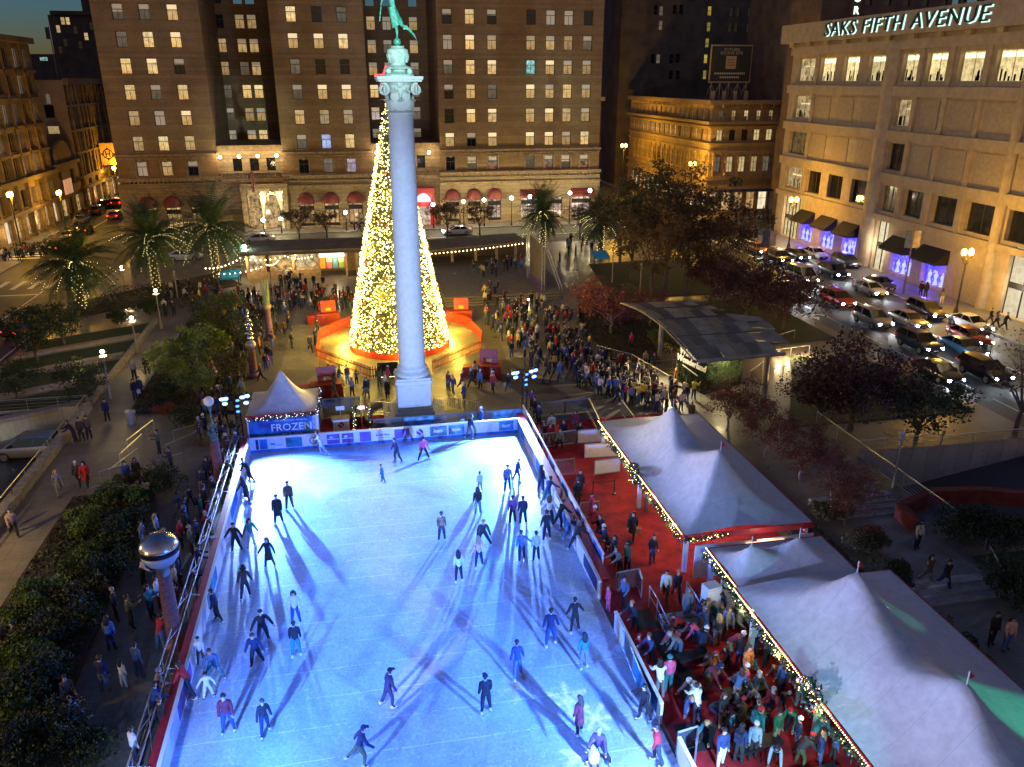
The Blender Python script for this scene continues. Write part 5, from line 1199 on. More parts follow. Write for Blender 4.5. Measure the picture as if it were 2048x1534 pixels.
wreath(15.0, 20.7, 2.3, 'bauble wreath on the post of the near lavender marquee', .5)
bn_ = thing('ash_bin', 'slim steel bin beside the marquee post on the red deck', 'bin', (15.2,38.3,0)); g = MB(); g.lathe([(.16,0),(.16,.9),(.18,.92),(.18,1.0),(.1,1.03)], (15.1,38.2,.035), 14); g.build('drum', STEEL, bn_, 40)
rp_ = thing('rope_post', 'black rope barrier post and belt beside the white deck panel', 'rope barrier', (13.9,39.9,0)); g = MB()
for x in (12.6,13.9): p = (x, 40.4); g.lathe([(.16,0),(.16,.03),(.03,.05),(.03,.95),(.045,1.0)], (x,40.4,.035), 10)
g.tube([(12.6,40.4,.93),(13.9,40.4,.93)], .03, 6); g.build('stand', DARKM, rp_)
# ================================================================== skin-grown bodies (statue and people)
def skin_mesh(verts, edges, radii, name, sub=1, root=0):
 me = bpy.data.meshes.new(name+'_sk'); me.from_pydata([tuple(v) for v in verts], edges, []); ob = bpy.data.objects.new(name+'_sk', me); C.objects.link(ob)
 md = ob.modifiers.new('s', 'SKIN'); md.use_smooth_shade = True; md.branch_smoothing = .3
 for i, sv in enumerate(me.skin_vertices[0].data):
  r = radii[i]; sv.radius = (r, r) if isinstance(r, (int, float)) else r; sv.use_root = (i == root)
 if sub: s = ob.modifiers.new('u', 'SUBSURF'); s.levels = sub; s.render_levels = sub
 bpy.context.view_layer.update(); dg = bpy.context.evaluated_depsgraph_get()
 out = bpy.data.meshes.new_from_object(ob.evaluated_get(dg)); out.name = name
 bpy.data.objects.remove(ob); bpy.data.meshes.remove(me); return out
# ================================================================== monument
MX_, MY_ = 3.23, 54.9
GRAN = M('monument_granite', (.52,.55,.55), .75, ns=3, na=.06, bump=.15, bs=25); COPPER = M('green_copper', (.09,.36,.29), .55, .25, ns=6, na=.3)
mon = thing('monument', 'tall pale granite column on a pedestal topped by a green bronze figure', 'monument', (MX_,MY_,0))
g = MB()
g.box(MX_-2.2,MX_+2.2,MY_-2.2,MY_+2.2,0,.18); g.box(MX_-1.75,MX_+1.75,MY_-1.75,MY_+1.75,.181,.45); g.box(MX_-1.42,MX_+1.42,MY_-1.42,MY_+1.42,.451,.72)
g.box(MX_-1.16,MX_+1.16,MY_-1.16,MY_+1.16,.721,3.05); g.box(MX_-1.26,MX_+1.26,MY_-1.26,MY_+1.26,.722,.98); g.box(MX_-1.30,MX_+1.30,MY_-1.30,MY_+1.30,2.85,3.051); g.box(MX_-1.22,MX_+1.22,MY_-1.22,MY_+1.22,3.052,3.22)
for sx,sy in ((0,-1),(0,1),(1,0),(-1,0)):   # raised border of the inscription panel
 for a,b,z0,z1 in ((-.95,.95,2.6,2.7),(-.95,.95,1.08,1.18),(-.95,-.85,1.18,2.6),(.85,.95,1.18,2.6)):
  (g.box(MX_+a,MX_+b,MY_+sy*1.19-.02,MY_+sy*1.19+.02,z0,z1) if sy else g.box(MX_+sx*1.19-.02,MX_+sx*1.19+.02,MY_+a,MY_+b,z0,z1))
g.build('pedestal', GRAN, mon)
g = MB(); g.lathe([(1.2,3.22),(1.22,3.4),(1.14,3.5),(1.05,3.55),(1.0,3.62),(1.08,3.72),(1.08,3.82),(.98,3.92),(.94,4.0)], (MX_,MY_,0), 40); g.build('column_base', GRAN, mon, 30)
g = MB(); prof = [(.93,4.0)]
for i in range(1, 9):
 z = 4.0+16.95*i/8; r = .94-.14*(i/8)**1.35; prof += [(r+.004,z-.012),(r-.012,z-.006),(r-.012,z+.006),(r+.002,z+.012)] if i < 8 else [(r,z)]
g.lathe(prof, (MX_,MY_,0), 48); g.build('shaft', GRAN, mon, 40)
g = MB()
g.lathe([(.88,20.95),(.91,21.05),(.84,21.12),(.74,21.2),(.76,22.2),(.95,22.7),(1.25,22.9)], (MX_,MY_,0), 32)
def leaf(a, r0, z0, h, w, curl):
 rows = []
 for i in range(7):
  t = i/6; rr = r0 + .06 + curl*t**3 ; z = z0+h*(math.sin(t*1.75)/math.sin(1.75) if t < .9 else .98-.9*(t-.9)); ww = w*(1-.55*t**2)*(1 if t < .95 else .5)
  rows.append([(MX_+rr*math.cos(a)-u*ww*math.sin(a)-abs(u)*.05*math.cos(a), MY_+rr*math.sin(a)+u*ww*math.cos(a)-abs(u)*.05*math.sin(a), z) for u in (-1,-.5,0,.5,1)])
 g.grid(rows)
for k in range(8): leaf(2*math.pi*k/8, .80, 21.18, .66, .28, .50)
for k in range(8): leaf(2*math.pi*(k+.5)/8, .84, 21.25, 1.15, .30, .64)
def volute(a, s):
 pts, rs = [], []
 for i in range(26):
  t = i/25; w = -math.pi*.5 + t*math.pi*3.3; r = .36*(1-.72*t); u = .98+.0; c = Vector((MX_+1.42*math.cos(a), MY_+1.42*math.sin(a), 22.45))
  tv = Vector((math.cos(a+s*.9),math.sin(a+s*.9),0)); pts.append(c+tv*(-r*math.cos(w))*.9+Vector((0,0,-r*math.sin(w)))); rs.append(.09*(1-.4*t))
 g.tube(pts, rs, 6)
for k in range(4):
 a = math.pi/4+k*math.pi/2
 for s in (-1,1): volute(a, s)
for k in range(4):
 a = k*math.pi/2; g.ball((MX_+.98*math.cos(a),MY_+.98*math.sin(a),22.78), .22, 8)
 for s in (-.28,.28): g.ball((MX_+.86*math.cos(a+s),MY_+.86*math.sin(a+s),22.5), .15, 8)
n = 8; ab = []   # abacus with concave sides
for k in range(4):
 a0 = math.pi/4+k*math.pi/2
 for i in range(n):
  a = a0+(math.pi/2)*i/n; r = 1.88-.50*math.sin(math.pi*i/n); ab.append((MX_+r*math.cos(a),MY_+r*math.sin(a)))
g.prism(ab, 22.9, 23.02); g.prism([(MX_+(x-MX_)*1.06,MY_+(y-MY_)*1.06) for x,y in ab], 23.021, 23.22)
g.build('capital', GRAN, mon, 35)
g = MB(); g.lathe([(.95,23.22),(.98,23.32),(.8,23.38),(.52,23.5),(.5,23.6),(.86,23.66),(.9,23.72),(.7,23.8),(.48,23.86),(.46,24.0)], (MX_,MY_,0), 24)
pr = []
for i in range(12): t = i/11; pr.append((.50+.17*math.sin(t*math.pi*.72)-.02*(i % 1), 24.0+.78*t))
g.lathe(pr, (MX_,MY_,0), 24); g.lathe([(.62,24.78),(.44,24.86),(.40,24.92),(.45,24.98),(.30,25.0)], (MX_,MY_,0), 24)
for k in range(12): a = 2*math.pi*k/12; g.tube([(MX_+.56*math.cos(a),MY_+.56*math.sin(a),24.02),(MX_+.68*math.cos(a),MY_+.68*math.sin(a),24.4),(MX_+.6*math.cos(a),MY_+.6*math.sin(a),24.75)], .035, 5)
for k in range(4): a = math.pi/4+k*math.pi/2; g.ball((MX_+.92*math.cos(a),MY_+.92*math.sin(a),23.5), .2, 8)
g.build('statue_base', M('pale_statue_base', (.46,.58,.54), .7, ns=4, na=.2), mon, 40)
g = MB(); g.ball((MX_,MY_,25.22), .24, 20); g.build('orb', COPPER, mon, True)
bz = 25.44; P = lambda x,y,z: (MX_+x, MY_+y, bz+z)
vs = [P(-.18,0,1.62),P(-.06,0,1.0),P(.0,0,.58),P(.02,0,.2),P(.0,0,.02),P(.0,-.12,.0), P(.10,.05,1.0),P(.34,.05,.74),P(.72,.06,.62),P(.84,.06,.46), P(-.22,0,2.0),P(-.25,0,2.35),P(-.26,0,2.55),P(-.26,0,2.85),
      P(-.5,-.02,2.4),P(-.82,-.1,2.1),P(-.9,-.1,1.8), P(.02,.02,2.42),P(.25,.02,2.8),P(.35,.0,3.25)]
es = [(0,1),(1,2),(2,3),(3,4),(4,5),(0,6),(6,7),(7,8),(8,9),(0,10),(10,11),(11,12),(12,13),(11,14),(14,15),(15,16),(11,17),(17,18),(18,19)]
rs = [.23,.15,.11,.075,.06,.04,.14,.10,.06,.045,.19,.2,.07,.13,.075,.055,.045,.075,.055,.04]
sm = skin_mesh([(x-MX_,y-MY_,z) for x,y,z in vs], es, rs, 'victory', 2); sm.materials.append(COPPER)
fo = put('figure', sm, mon); 
g = MB(); rows = []   # wind-blown dress
for i in range(12):
 t = i/11; c = Vector((MX_-.22+.22*t+.03*t*t, MY_+.02, bz+1.75-1.05*t)); row = []
 for k in range(20):
  a = 2*math.pi*k/20; r = (.24+.05*t)*(1+.13*math.sin(a*5+t*3)) ; row.append((c.x+r*math.cos(a)*(1.0+.35*t*(math.cos(a) > 0)), c.y+r*.75*math.sin(a), c.z+(.16*math.cos(a))*t))
 rows.append(row)
g.grid(rows, closed=True)
for s in range(2):
 rows = [[(MX_+.35+.16*i+.02*j, MY_+.05+.1*s+.04*math.sin(i*1.7+j), bz+.72-.05*j-.02*i*i+.08*math.sin(i*.9+s)) for j in range(6)] for i in range(6)]; g.grid(rows)
g.build('dress', COPPER, mon, True)
g = MB(); g.tube([P(-1.02,-.1,.95),P(-.85,-.1,2.0),P(-.68,-.1,3.2)], .035, 6); [g.tube([P(-.70+d,-.1,3.1),P(-.66+d,-.1,3.45)], .02, 5) for d in (-.12,0,.12)]; g.build('trident', COPPER, mon)
# steps and yellow kerb round the monument foot
g = MB()
for k in range(16): a0,a1 = math.pi*(.55+k*.045),math.pi*(.55+(k+1)*.045)-.005; Q = lambda r,a,z: (MX_+r*math.cos(a),MY_-.2+r*math.sin(a),z); 
rk = thing('round_kerb', 'curved pale kerb round the planting at the monument foot', 'kerb', (MX_,MY_,0))
for s in (0,1):
 for k in range(14):
  a0,a1 = (math.pi*(.72+k*.04),math.pi*(.72+(k+1)*.04)) if s == 0 else (math.pi*(-.28-k*.04),math.pi*(-.28-(k+1)*.04))
  Q = lambda r,a,z: (MX_+r*math.cos(a),MY_+r*math.sin(a),z); g.add([Q(3.3,a0,0),Q(3.7,a0,0),Q(3.7,a1,0),Q(3.3,a1,0),Q(3.3,a0,.4),Q(3.7,a0,.4),Q(3.7,a1,.4),Q(3.3,a1,.4)],[(4,5,6,7),(0,4,7,3),(1,2,6,5)])
g.build('kerb_ring', M('kerb_yellowish', (.40,.33,.2), .8, ns=3), rk)
# ================================================================== the great lit tree
TX, TY = 3.2, 72.0; TH0, TH1, TR = .55, 21.4, 4.45
tree = thing('christmas_tree', 'giant conical tree covered in thousands of warm lights inside the red fence', 'tree', (TX,TY,0))
NEED = M('needles', (.09,.085,.02), .8, ns=3, na=.5)
def cone_r(z): t = (z-TH0)/(TH1-TH0); return TR*(1-t)**.93+.06
lf = MB(); bu = MB(); b2 = MB(); orn = MB(); RT = random.Random(3)
g = MB(); rows = []
for i in range(30):
 z = TH0+(TH1-TH0)*i/29; rows.append([(TX+cone_r(z)*.9*math.cos(2*math.pi*k/32),TY+cone_r(z)*.9*math.sin(2*math.pi*k/32),z) for k in range(32)])
g.grid(rows, closed=True); g.build('inner_foliage', NEED, tree)
N = 7000
for i in range(N):
 t = 1-math.sqrt(RT.random()); z = TH0+(TH1-TH0)*t; a = RT.random()*2*math.pi; r = cone_r(z)+RT.uniform(-.35,.1)
 c = Vector((TX+r*math.cos(a),TY+r*math.sin(a),z)); o = Vector((math.cos(a),math.sin(a),-.35)); s = Vector((-math.sin(a),math.cos(a),0)); L = RT.uniform(.2,.42); w = RT.uniform(.06,.12)
 o = (o + s*RT.uniform(-.6,.6)).normalized()
 lf.add([c-o*L*.3, c+s*w, c+o*L, c-s*w], [(0,1,2,3)])
for i in range(9500):
 t = 1-math.sqrt(RT.random()); z = TH0+(TH1-TH0)*t; a = RT.random()*2*math.pi; r = cone_r(z)+RT.uniform(-.12,.16)
 (bu if i % 4 else b2).octa((TX+r*math.cos(a),TY+r*math.sin(a),z), RT.uniform(.036,.058))
for i in range(55):
 t = 1-math.sqrt(RT.random()); z = TH0+.4+(TH1-TH0-1)*t; a = RT.random()*2*math.pi; r = cone_r(z)+.12
 orn.ball((TX+r*math.cos(a),TY+r*math.sin(a),z), .14, 8)
lf.build('foliage', NEED, tree)
tag(bu.build('string_lights', glow('tree_bulb', (1,.80,.22), 7), tree), kind='stuff'); tag(b2.build('bright_string_lights', glow('tree_bulb_hot', (1,.88,.40), 14), tree), kind='stuff')
orn.build('ornaments', M('tree_ornament', (.5,.08,.03), .35, na=.2), tree, True)
g = MB(); g.lathe([(4.5,.02),(4.62,.06),(4.62,.5),(4.4,.55),(4.3,.5)], (TX,TY,0), 40); g.build('base_ring', M('base_ring_red', (.45,.03,.015), .5, ns=2), tree)
g = MB(); sxp = atY(768,166,TY); c0 = Vector((atY(773,158,TY).x,TY,atY(773,158,TY).z))
for k in range(10):
 a0 = math.pi/2+2*math.pi*k/10; a1 = math.pi/2+2*math.pi*(k+1)/10; r0,r1 = (1.0,.42) if k % 2 == 0 else (.42,1.0)
 g.tube([c0+Vector((r0*math.cos(a0),0,r0*math.sin(a0))), c0+Vector((r1*math.cos(a1),0,r1*math.sin(a1)))], .06, 6)
g.tube([(TX-.1,TY,21.2),(c0.x,TY,c0.z-.5)], .05, 6); g.build('star', glow('star_red', (1,.02,.03), 7), tree)
# red picket fences round the tree
PICK = M('picket_red', (.36,.028,.008), .5, ns=3, na=.2)
def picket(a, b, label, h=1.0, gap=.19):
 t = thing('picket_fence', label, 'fence', (a[0],a[1],0), group='red picket fence sections'); L = math.hypot(b[0]-a[0],b[1]-a[1]); n = max(2,int(L/gap)); ang = math.atan2(b[1]-a[1],b[0]-a[0]); g = MB(); r = MB()
 for i in range(n+1):
  x,y = a[0]+(b[0]-a[0])*i/n, a[1]+(b[1]-a[1])*i/n; g.obox((x,y,h/2), .09,.03,h, ang)
  g.add([(x-.045*math.cos(ang),y-.045*math.sin(ang),h),(x+.045*math.cos(ang),y+.045*math.sin(ang),h),(x,y,h+.09)],[(0,1,2)])
 g.build('picket', PICK, t)
 for z in (.22,.78): r.obox(((a[0]+b[0])/2+.035*math.sin(ang),(a[1]+b[1])/2-.035*math.cos(ang),z), L,.03,.08, ang)
 r.build('rail', PICK, t)
def gp(px,py): p = G(px,py); return (p.x,p.y)
FP = [gp(700,652),gp(641,678),gp(634,716),gp(742,757),gp(866,742),gp(962,700),gp(964,682),gp(938,655),gp(893,640)]
for i,l in enumerate(('behind the tree on its left','curving round the left of the lit yellow floor','left front, darkened against the tree glow',None,'right front, darkened against the tree glow','at the right end of the lit yellow floor','on the right curve of the lit floor','behind the tree on its right')):
 if l: picket(FP[i], FP[i+1], 'red picket fence section '+l)
picket(FP[3], gp(775,752), 'short red picket fence piece left of the black notice board'); 
nb = thing('notice_board', 'black notice board with a row of small lights before the lit tree', 'notice board', (*gp(776,755),0))
p0,p1 = gp(756,757),gp(797,755); g = MB(); g.box(p0[0],p1[0],p0[1]-.3,p0[1]-.22,.25,1.45,0); g.box(p0[0]-.02,p1[0]+.02,p0[1]-.21,p0[1]-.16,0,.6,0); g.build('board', M('board_black', (.015,.014,.014), .5, ns=2), nb)
g = MB()
for i in range(16): g.octa((p0[0]+.08+(p1[0]-p0[0]-.16)*i/15,p0[1]-.32,.2), .03)
g.build('light_row', BULBY, nb)
def kiosk(x, y, a, label, lit=True):
 t = thing('red_kiosk', label, 'kiosk', (x,y,0), group='red donation kiosks'); g = MB(); ca,sa = math.cos(a),math.sin(a); T = lambda u,v: (x+u*ca-v*sa, y+u*sa+v*ca)
 q = T(0,0); g.obox((*q,.5), 2.2,1.1,1.0,a); g.obox((*T(0,-.02),1.03), 2.36,1.26,.06,a); q = T(-1.6,.1); g.obox((*q,.45),.9,.9,.9,a); g.build('counter', PICK, t)
 b = MB(); c = T(.1,.35); w,h = .75,1.1
 pts = [T(.1-w,.25),T(.1+w,.25),T(.1+w,.55),T(.1-w,.55)]
 b.add([(*pts[0],1.06),(*pts[1],1.06),(*pts[2],2.15),(*pts[3],2.15),(*T(.1-w,.33),1.06),(*T(.1+w,.33),1.06),(*T(.1+w,.63),2.15),(*T(.1-w,.63),2.15)],[(0,1,2,3),(7,6,5,4),(3,2,6,7),(0,3,7,4),(1,5,6,2)]); b.build('sign_board', PICK, t)
 m = MB(); pa,pb = T(-.12,.26),T(.34,.26); m.add([(*T(-.15,.235),1.16),(*T(.35,.235),1.16),(*T(.35,.32),1.42),(*T(-.15,.32),1.42)],[(0,1,2,3)]); m.build('sign_plate', M('sign_gold', (.6,.35,.05), .5, na=.1), t)
 f = MB()
 for i in range(12): q = T(-1.1+.2*i,-.85); f.obox((*q,.45),.08,.03,.9,a)
 q = T(0,-.83); f.obox((*q,.7),2.4,.025,.07,a); f.build('picket_front', PICK, t)
kx = gp(657,645); kiosk(kx[0],kx[1],.1,'red kiosk with sloping sign board behind the fence left of the tree')
kx = gp(921,640); kiosk(kx[0],kx[1],-.1,'red kiosk with sloping sign board right of the lit tree')
kx = gp(655,790); kiosk(kx[0],kx[1],.15,'dark red kiosk between the small peaked tent and the tree')
kx = gp(975,752); kiosk(kx[0],kx[1],-.2,'dark red kiosk near the right floodlight tower')
# ================================================================== market pavilion and right arcade
mk = thing('market_pavilion', 'long low pavilion with lit food stalls and string bulbs behind the tree', 'pavilion', (-8,107,0))
RF = M('pavilion_roof', (.17,.135,.085), .85, ns=.8, na=.25); WOODW = M('stall_wood', (.32,.21,.10), .7, ns=2, na=.2)
MY0 = 101.2; mx0,mx1 = atY(498,560,MY0).x, atY(716,560,MY0).x; ztop = atY(600,503,MY0).z
g = MB(); g.box(mx0-.6,mx1+1.3,MY0-.4,MY0+7,ztop,ztop+.25); g.add([(mx0-.6,MY0-.4,ztop-.003),(mx1+1.3,MY0-.4,ztop-.003),(mx1+1.3,MY0-.75,ztop-.2),(mx0-.6,MY0-.75,ztop-.2)],[(0,1,2,3)]); g.build('roof', RF, mk)
g = MB(); g.box(mx0,mx1,MY0+3.5,MY0+3.7,0,ztop-.01)
for px in (498,533,545,590,641,695,716): x = atY(px,560,MY0).x; g.box(x-.14,x+.14,MY0-.1,MY0+.15,0,ztop-.01)
for a,b in ((500,541),(545,588),(592,640)): g.box(atY(a,560,MY0).x,atY(b,560,MY0).x,MY0-.05,MY0+.1,0,.95)
g.build('stall_front', WOODW, mk)
STALL = litmat('stall_goods', (1,.74,.36), (1,.62,.25), 1.1, .12, 1.5); STALL2 = litmat('stall_amber', (1,.62,.2), (.9,.5,.15), .8, .05, 1.5)
for a,b,mt in ((501,532,STALL),(547,588,STALL2),(593,640,STALL)):
 g = MB(); xa,xb = atY(a,560,MY0).x,atY(b,560,MY0).x; g.poly([(xa,MY0+.7,.95),(xb,MY0+.7,.95),(xb,MY0+.7,ztop-.4),(xa,MY0+.7,ztop-.4)]); s = g.build('stall_interior', mt, mk)
 g = MB()
 for k in range(7): x = xa+.25+(xb-xa-.5)*k/6; g.box(x-.16,x+.16,MY0+.15,MY0+.5,.96,.96+R.uniform(.12,.5))
 g.build('goods', M('goods_cream', (.5,.4,.25), .7, ns=3, na=.4), s)
xa,xb = atY(642,560,MY0).x,atY(692,560,MY0).x; g = MB(); g.box(xa,xb,MY0-.12,MY0-.06,ztop-.8,ztop-.22); g.build('white_sign', glow('stall_sign', (.9,.95,1), 2.4), mk)
g = MB(); cw = (xb-xa)/4
for i,c in enumerate((0,1,2,3)):
 g.box(xa+i*cw+.06,xa+(i+1)*cw-.06,MY0-.1,MY0-.05,1.1 if c in (0,2) else 1.9,ztop-.85,c)
 if c in (1,3): g.box(xa+i*cw+.06,xa+(i+1)*cw-.06,MY0-.1,MY0-.05,1.1,1.88,4 if c == 1 else 5)
g.build('menu_panels', [M('menu_orange', (.7,.28,.03), .5, na=.1, emit=(1,.4,.05), es=.2), M('menu_pink', (.7,.45,.35), .5, na=.1), M('menu_blue', (.05,.16,.25), .5, na=.1), M('menu_peach', (.7,.5,.3), .5, na=.1), M('menu_red', (.55,.12,.12), .5), M('menu_green', (.2,.3,.05), .5)], mk)
def string_bulbs(pts, n, r=.085, sag=.35, label='', par=None):
 g = MB(); w = MB()
 for a,b in zip(pts,pts[1:]):
  a,b = Vector(a),Vector(b); prev = None
  for i in range(n+1):
   t = i/n; c = a.lerp(b,t); c.z -= sag*4*t*(1-t)
   if i < n: g.octa(tuple(c-Vector((0,0,.1))), r)
   if prev is not None: w.tube([prev,c], .012, 4, caps=False)
   prev = c
 t = thing('string_lights', label, 'string lights', tuple(pts[0]), group='festoon bulbs round the market'); g.build('bulbs', glow('festoon_bulb', (1,.74,.36), 14), t); w.build('wire', DARKM, t)
zf = ztop-.3
string_bulbs([(mx0-4.5,MY0-2,2.2),(mx0-.6,MY0-.8,zf),(mx0+4.6,MY0-.8,zf+.05),(mx1-5,MY0-.8,zf)], 9, label='festoon bulbs hung along the eave of the food stalls')
string_bulbs([(mx0-3,MY0-2.5,1.6),(mx0+2.5,MY0-2.2,zf-.6),(mx0+4,MY0-1.6,zf-.1)], 9, .07, label='lower festoon bulbs across the left food stall')
string_bulbs([(mx1+.4,MY0-.8,zf+.0),(mx1+1.6,MY0+4.5,ztop+.35)], 22, .075, .1, label='bright festoon bulbs climbing the stall gable by the tree')
wt = thing('white_work_light', 'bright cyan white work light on a pole by the food stalls', 'lamp', (atY(489,495,102.5).x,102.5,0)); p = atY(489,495,102.5)
g = MB(); g.tube([(p.x,102.5,0),(p.x,102.5,p.z)], .05, 6); g.build('pole', DARKM, wt); g = MB(); g.ball((p.x,102.5,p.z+.1), .26, 10); g.build('lamp_globe', glow('work_light', (.55,.95,1), 60), wt)
ac = thing('arcade', 'long flat canopy on tan posts right of the tree with bulbs on its eave', 'canopy', (15,105,0))
q0 = atY(858,506,102.2); q1 = atY(1052,484,107.5); g = MB()
g.add([(q0.x-1.5,102.2,q0.z),(q1.x,107.5,q1.z),(q1.x-.5,113,q1.z+.1),(q0.x-1.5,109,q0.z+.1)]+[(q0.x-1.5,102.2,q0.z+.22),(q1.x,107.5,q1.z+.22),(q1.x-.5,113,q1.z+.32),(q0.x-1.5,109,q0.z+.32)],[(3,2,1,0),(4,5,6,7),(0,1,5,4),(1,2,6,5),(2,3,7,6),(3,0,4,7)]); g.build('roof', RF, ac)
g = MB()
for px in (905,952,994,1032): x = atY(px,520,104.5).x; g.box(x-.16,x+.16,104.6,104.95,.5,q0.z-.01 if px < 990 else q1.z-.02)
g.build('post', M('post_tan', (.36,.27,.16), .7, ns=2), ac)
g = MB(); g.box(9.5,23.2,110.5,110.8,0,q0.z-.05); g.build('back_wall', M('arcade_wall', (.16,.12,.08), .85, ns=.8), ac)
string_bulbs([(q0.x-.2,102.1,q0.z-.02),(q1.x,107.4,q1.z-.02)], 26, .085, .12, 'festoon bulbs along the eave of the right arcade canopy')
# teal awnings at either end of the market
for px,py,Y,l in ((458,528,100,'turquoise canopy at the left end of the market stalls'),(1200,512,103,'turquoise canopy beside the far right lit palm')):
 p = atY(px,py,Y); t = thing('turquoise_canopy', l, 'canopy', (p.x,Y,0), group='turquoise canopies'); g = MB()
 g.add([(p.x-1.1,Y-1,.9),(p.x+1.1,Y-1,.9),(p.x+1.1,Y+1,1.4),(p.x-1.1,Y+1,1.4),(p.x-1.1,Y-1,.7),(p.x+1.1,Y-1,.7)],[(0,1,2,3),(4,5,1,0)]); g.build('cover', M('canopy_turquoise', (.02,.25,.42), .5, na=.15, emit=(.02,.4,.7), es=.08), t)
 g = MB()
 for dx in (-1,1):
  for dy in (-.9,.9): g.tube([(p.x+dx,Y+dy,0),(p.x+dx,Y+dy,1.1)], .04, 6)
 g.build('post', DARKM, t)
# screen trusses on the right of the plaza
ALUT = M('truss_alu', (.5,.44,.33), .4, .6, na=0)
def ladder(p0, p1, label, w=.32):
 t = thing('ladder_truss', label, 'truss', tuple(p0), group='screen trusses'); p0,p1 = Vector(p0),Vector(p1); s = Vector((w/2,0,0)); g = MB()
 for sg in (-1,1): g.tube([p0+s*sg,p1+s*sg], .045, 6)
 n = int((p1-p0).length/.4)
 for i in range(n): a,b = p0.lerp(p1,i/n),p0.lerp(p1,(i+1)/n); g.tube([a-s,b+s] if i % 2 else [a+s,b-s], .022, 5, caps=False)
 g.build('lattice', ALUT, t)
b0 = G(1057,565); z0 = atY(1055,462,b0.y).z; ladder((b0.x,b0.y,0),(b0.x,b0.y,z0),'upright ladder truss at the end of the arcade canopy')
b1 = G(1086,592); z1 = atY(1084,484,b1.y).z; ladder((b1.x,b1.y,0),(b1.x,b1.y,z1),'upright ladder truss in front of the lit palm')
b2 = G(1122,585); ladder((b2.x,b2.y-1,0),(b1.x+.4,b1.y,z1-.8),'sloping ladder truss bracing the palm side upright')
sb = thing('screen_back', 'dark rear of a hanging event screen between two trusses', 'screen', (b0.x,b0.y,0)); g = MB(); g.add([(b0.x+.15,b0.y,1.2),(b1.x-.15,b1.y,1.2),(b1.x-.15,b1.y,z1-.4),(b0.x+.15,b0.y,z0-.4),(b0.x+.2,b0.y+.15,1.2),(b1.x-.1,b1.y+.15,1.2),(b1.x-.1,b1.y+.15,z1-.4),(b0.x+.2,b0.y+.15,z0-.4)],[(0,1,2,3),(7,6,5,4),(3,2,6,7),(0,3,7,4),(1,5,6,2)]); g.build('cloth', M('screen_brown', (.13,.095,.06), .8, ns=1), sb)
g = MB(); g.add([(b0.x+.1,b0.y-.1,.35),(b1.x-.1,b1.y-.1,.3),(b1.x-.1,b1.y-.1,1.15),(b0.x+.1,b0.y-.1,1.18)],[(0,1,2,3)]); g.build('banner', M('banner_purple', (.10,.05,.3), .7, ns=2, na=.4), sb)
# step lights
STEPL = glow('step_light', (1,.82,.42), 30); SLP = []
for i,(px,py) in enumerate(((933,567),(936,577),(996,563),(998,574),(908,561),(1029,588),(1044,581),(1056,599),(1032,615),(909,546))):
 p = G(px,py,.5); t = MB(); t.obox((p.x,p.y-.02,p.z), .26,.1,.16, 0, 0); o = tag(t.build('step_light', STEPL), 'small bright recessed light on the plaza steps', 'step light', 'recessed step lights'); SLP.append(p)
# ================================================================== stage canopy on the right
cn = thing('stage_canopy', 'curved steel canopy of glass strips and slats over the stage', 'canopy', (27,58,0))
SLAT = M('canopy_steel', (.36,.31,.2), .9, 0, ns=1, na=.2); SLATD = M('canopy_dark', (.13,.11,.07), .9, 0, na=.2); SLATG = M('canopy_glass', (.3,.25,.13), .9, na=.3)
def czone(y): t = (y-50.4)/(66.8-50.4); return 4.15+.95*math.sin(math.pi*min(1,max(0,t*.86+.10)))
g = MB(); NB_ = 8; y0_,y1_ = 50.4,66.8
for i in range(NB_):
 ya,yb = y1_-(y1_-y0_)*i/NB_, y1_-(y1_-y0_)*(i+1)/NB_; za,zb = czone(ya)+.10*(i % 2), czone(yb)-.02; xl = 22.75+.05*i; xr = 29.0+(.9,-.3,.5,-.6,1.5,.7,-.2,.5)[i]
 N_ = 6
 for j in range(N_):
  xa,xb = xl+(xr-xl)*j/N_, xl+(xr-xl)*(j+1)/N_-.03; za2 = .10*(j/N_)
  kind = 2 if j in (0,3) else (1 if j in (1,4) else 0)
  if kind == 1 and i > 3:
   for q in range(9): x = xa+(xb-xa)*q/9; g.add([(x,ya,za),(x+.05,ya,za),(x+.05,yb+.05,zb),(x,yb+.05,zb)],[(0,1,2,3)],0)
   g.add([(xa,ya,za-.06),(xb,ya,za-.06),(xb,yb+.06,zb-.06),(xa,yb+.06,zb-.06)],[(0,1,2,3)],1)
  else: g.add([(xa,ya,za),(xb,ya,za),(xb,yb+.08,zb),(xa,yb+.08,zb),(xa,ya,za-.05),(xb,ya,za-.05),(xb,yb+.08,zb-.05),(xa,yb+.08,zb-.05)],[(0,1,2,3),(7,6,5,4),(0,4,5,1),(2,6,7,3)],kind if i < 6 or kind != 2 else 2)
 g.beam((xl,yb+.02,zb-.02),(xr+.2,yb+.02,zb+.05),.12,1)
g.build('roof_strip', [SLAT,SLATD,SLATG], cn)
e = MB()
for dx in (0,.28): e.tube([(22.7+dx,y1_-(y1_-y0_)*i/24,czone(y1_-(y1_-y0_)*i/24)+.06) for i in range(25)], .06, 6)
e.tube([(23.1,50.3,czone(50.4)-.05),(29.8,50.5,czone(50.4)+.05)], .16, 6); e.build('edge_beam', SLAT, cn)
w = MB()
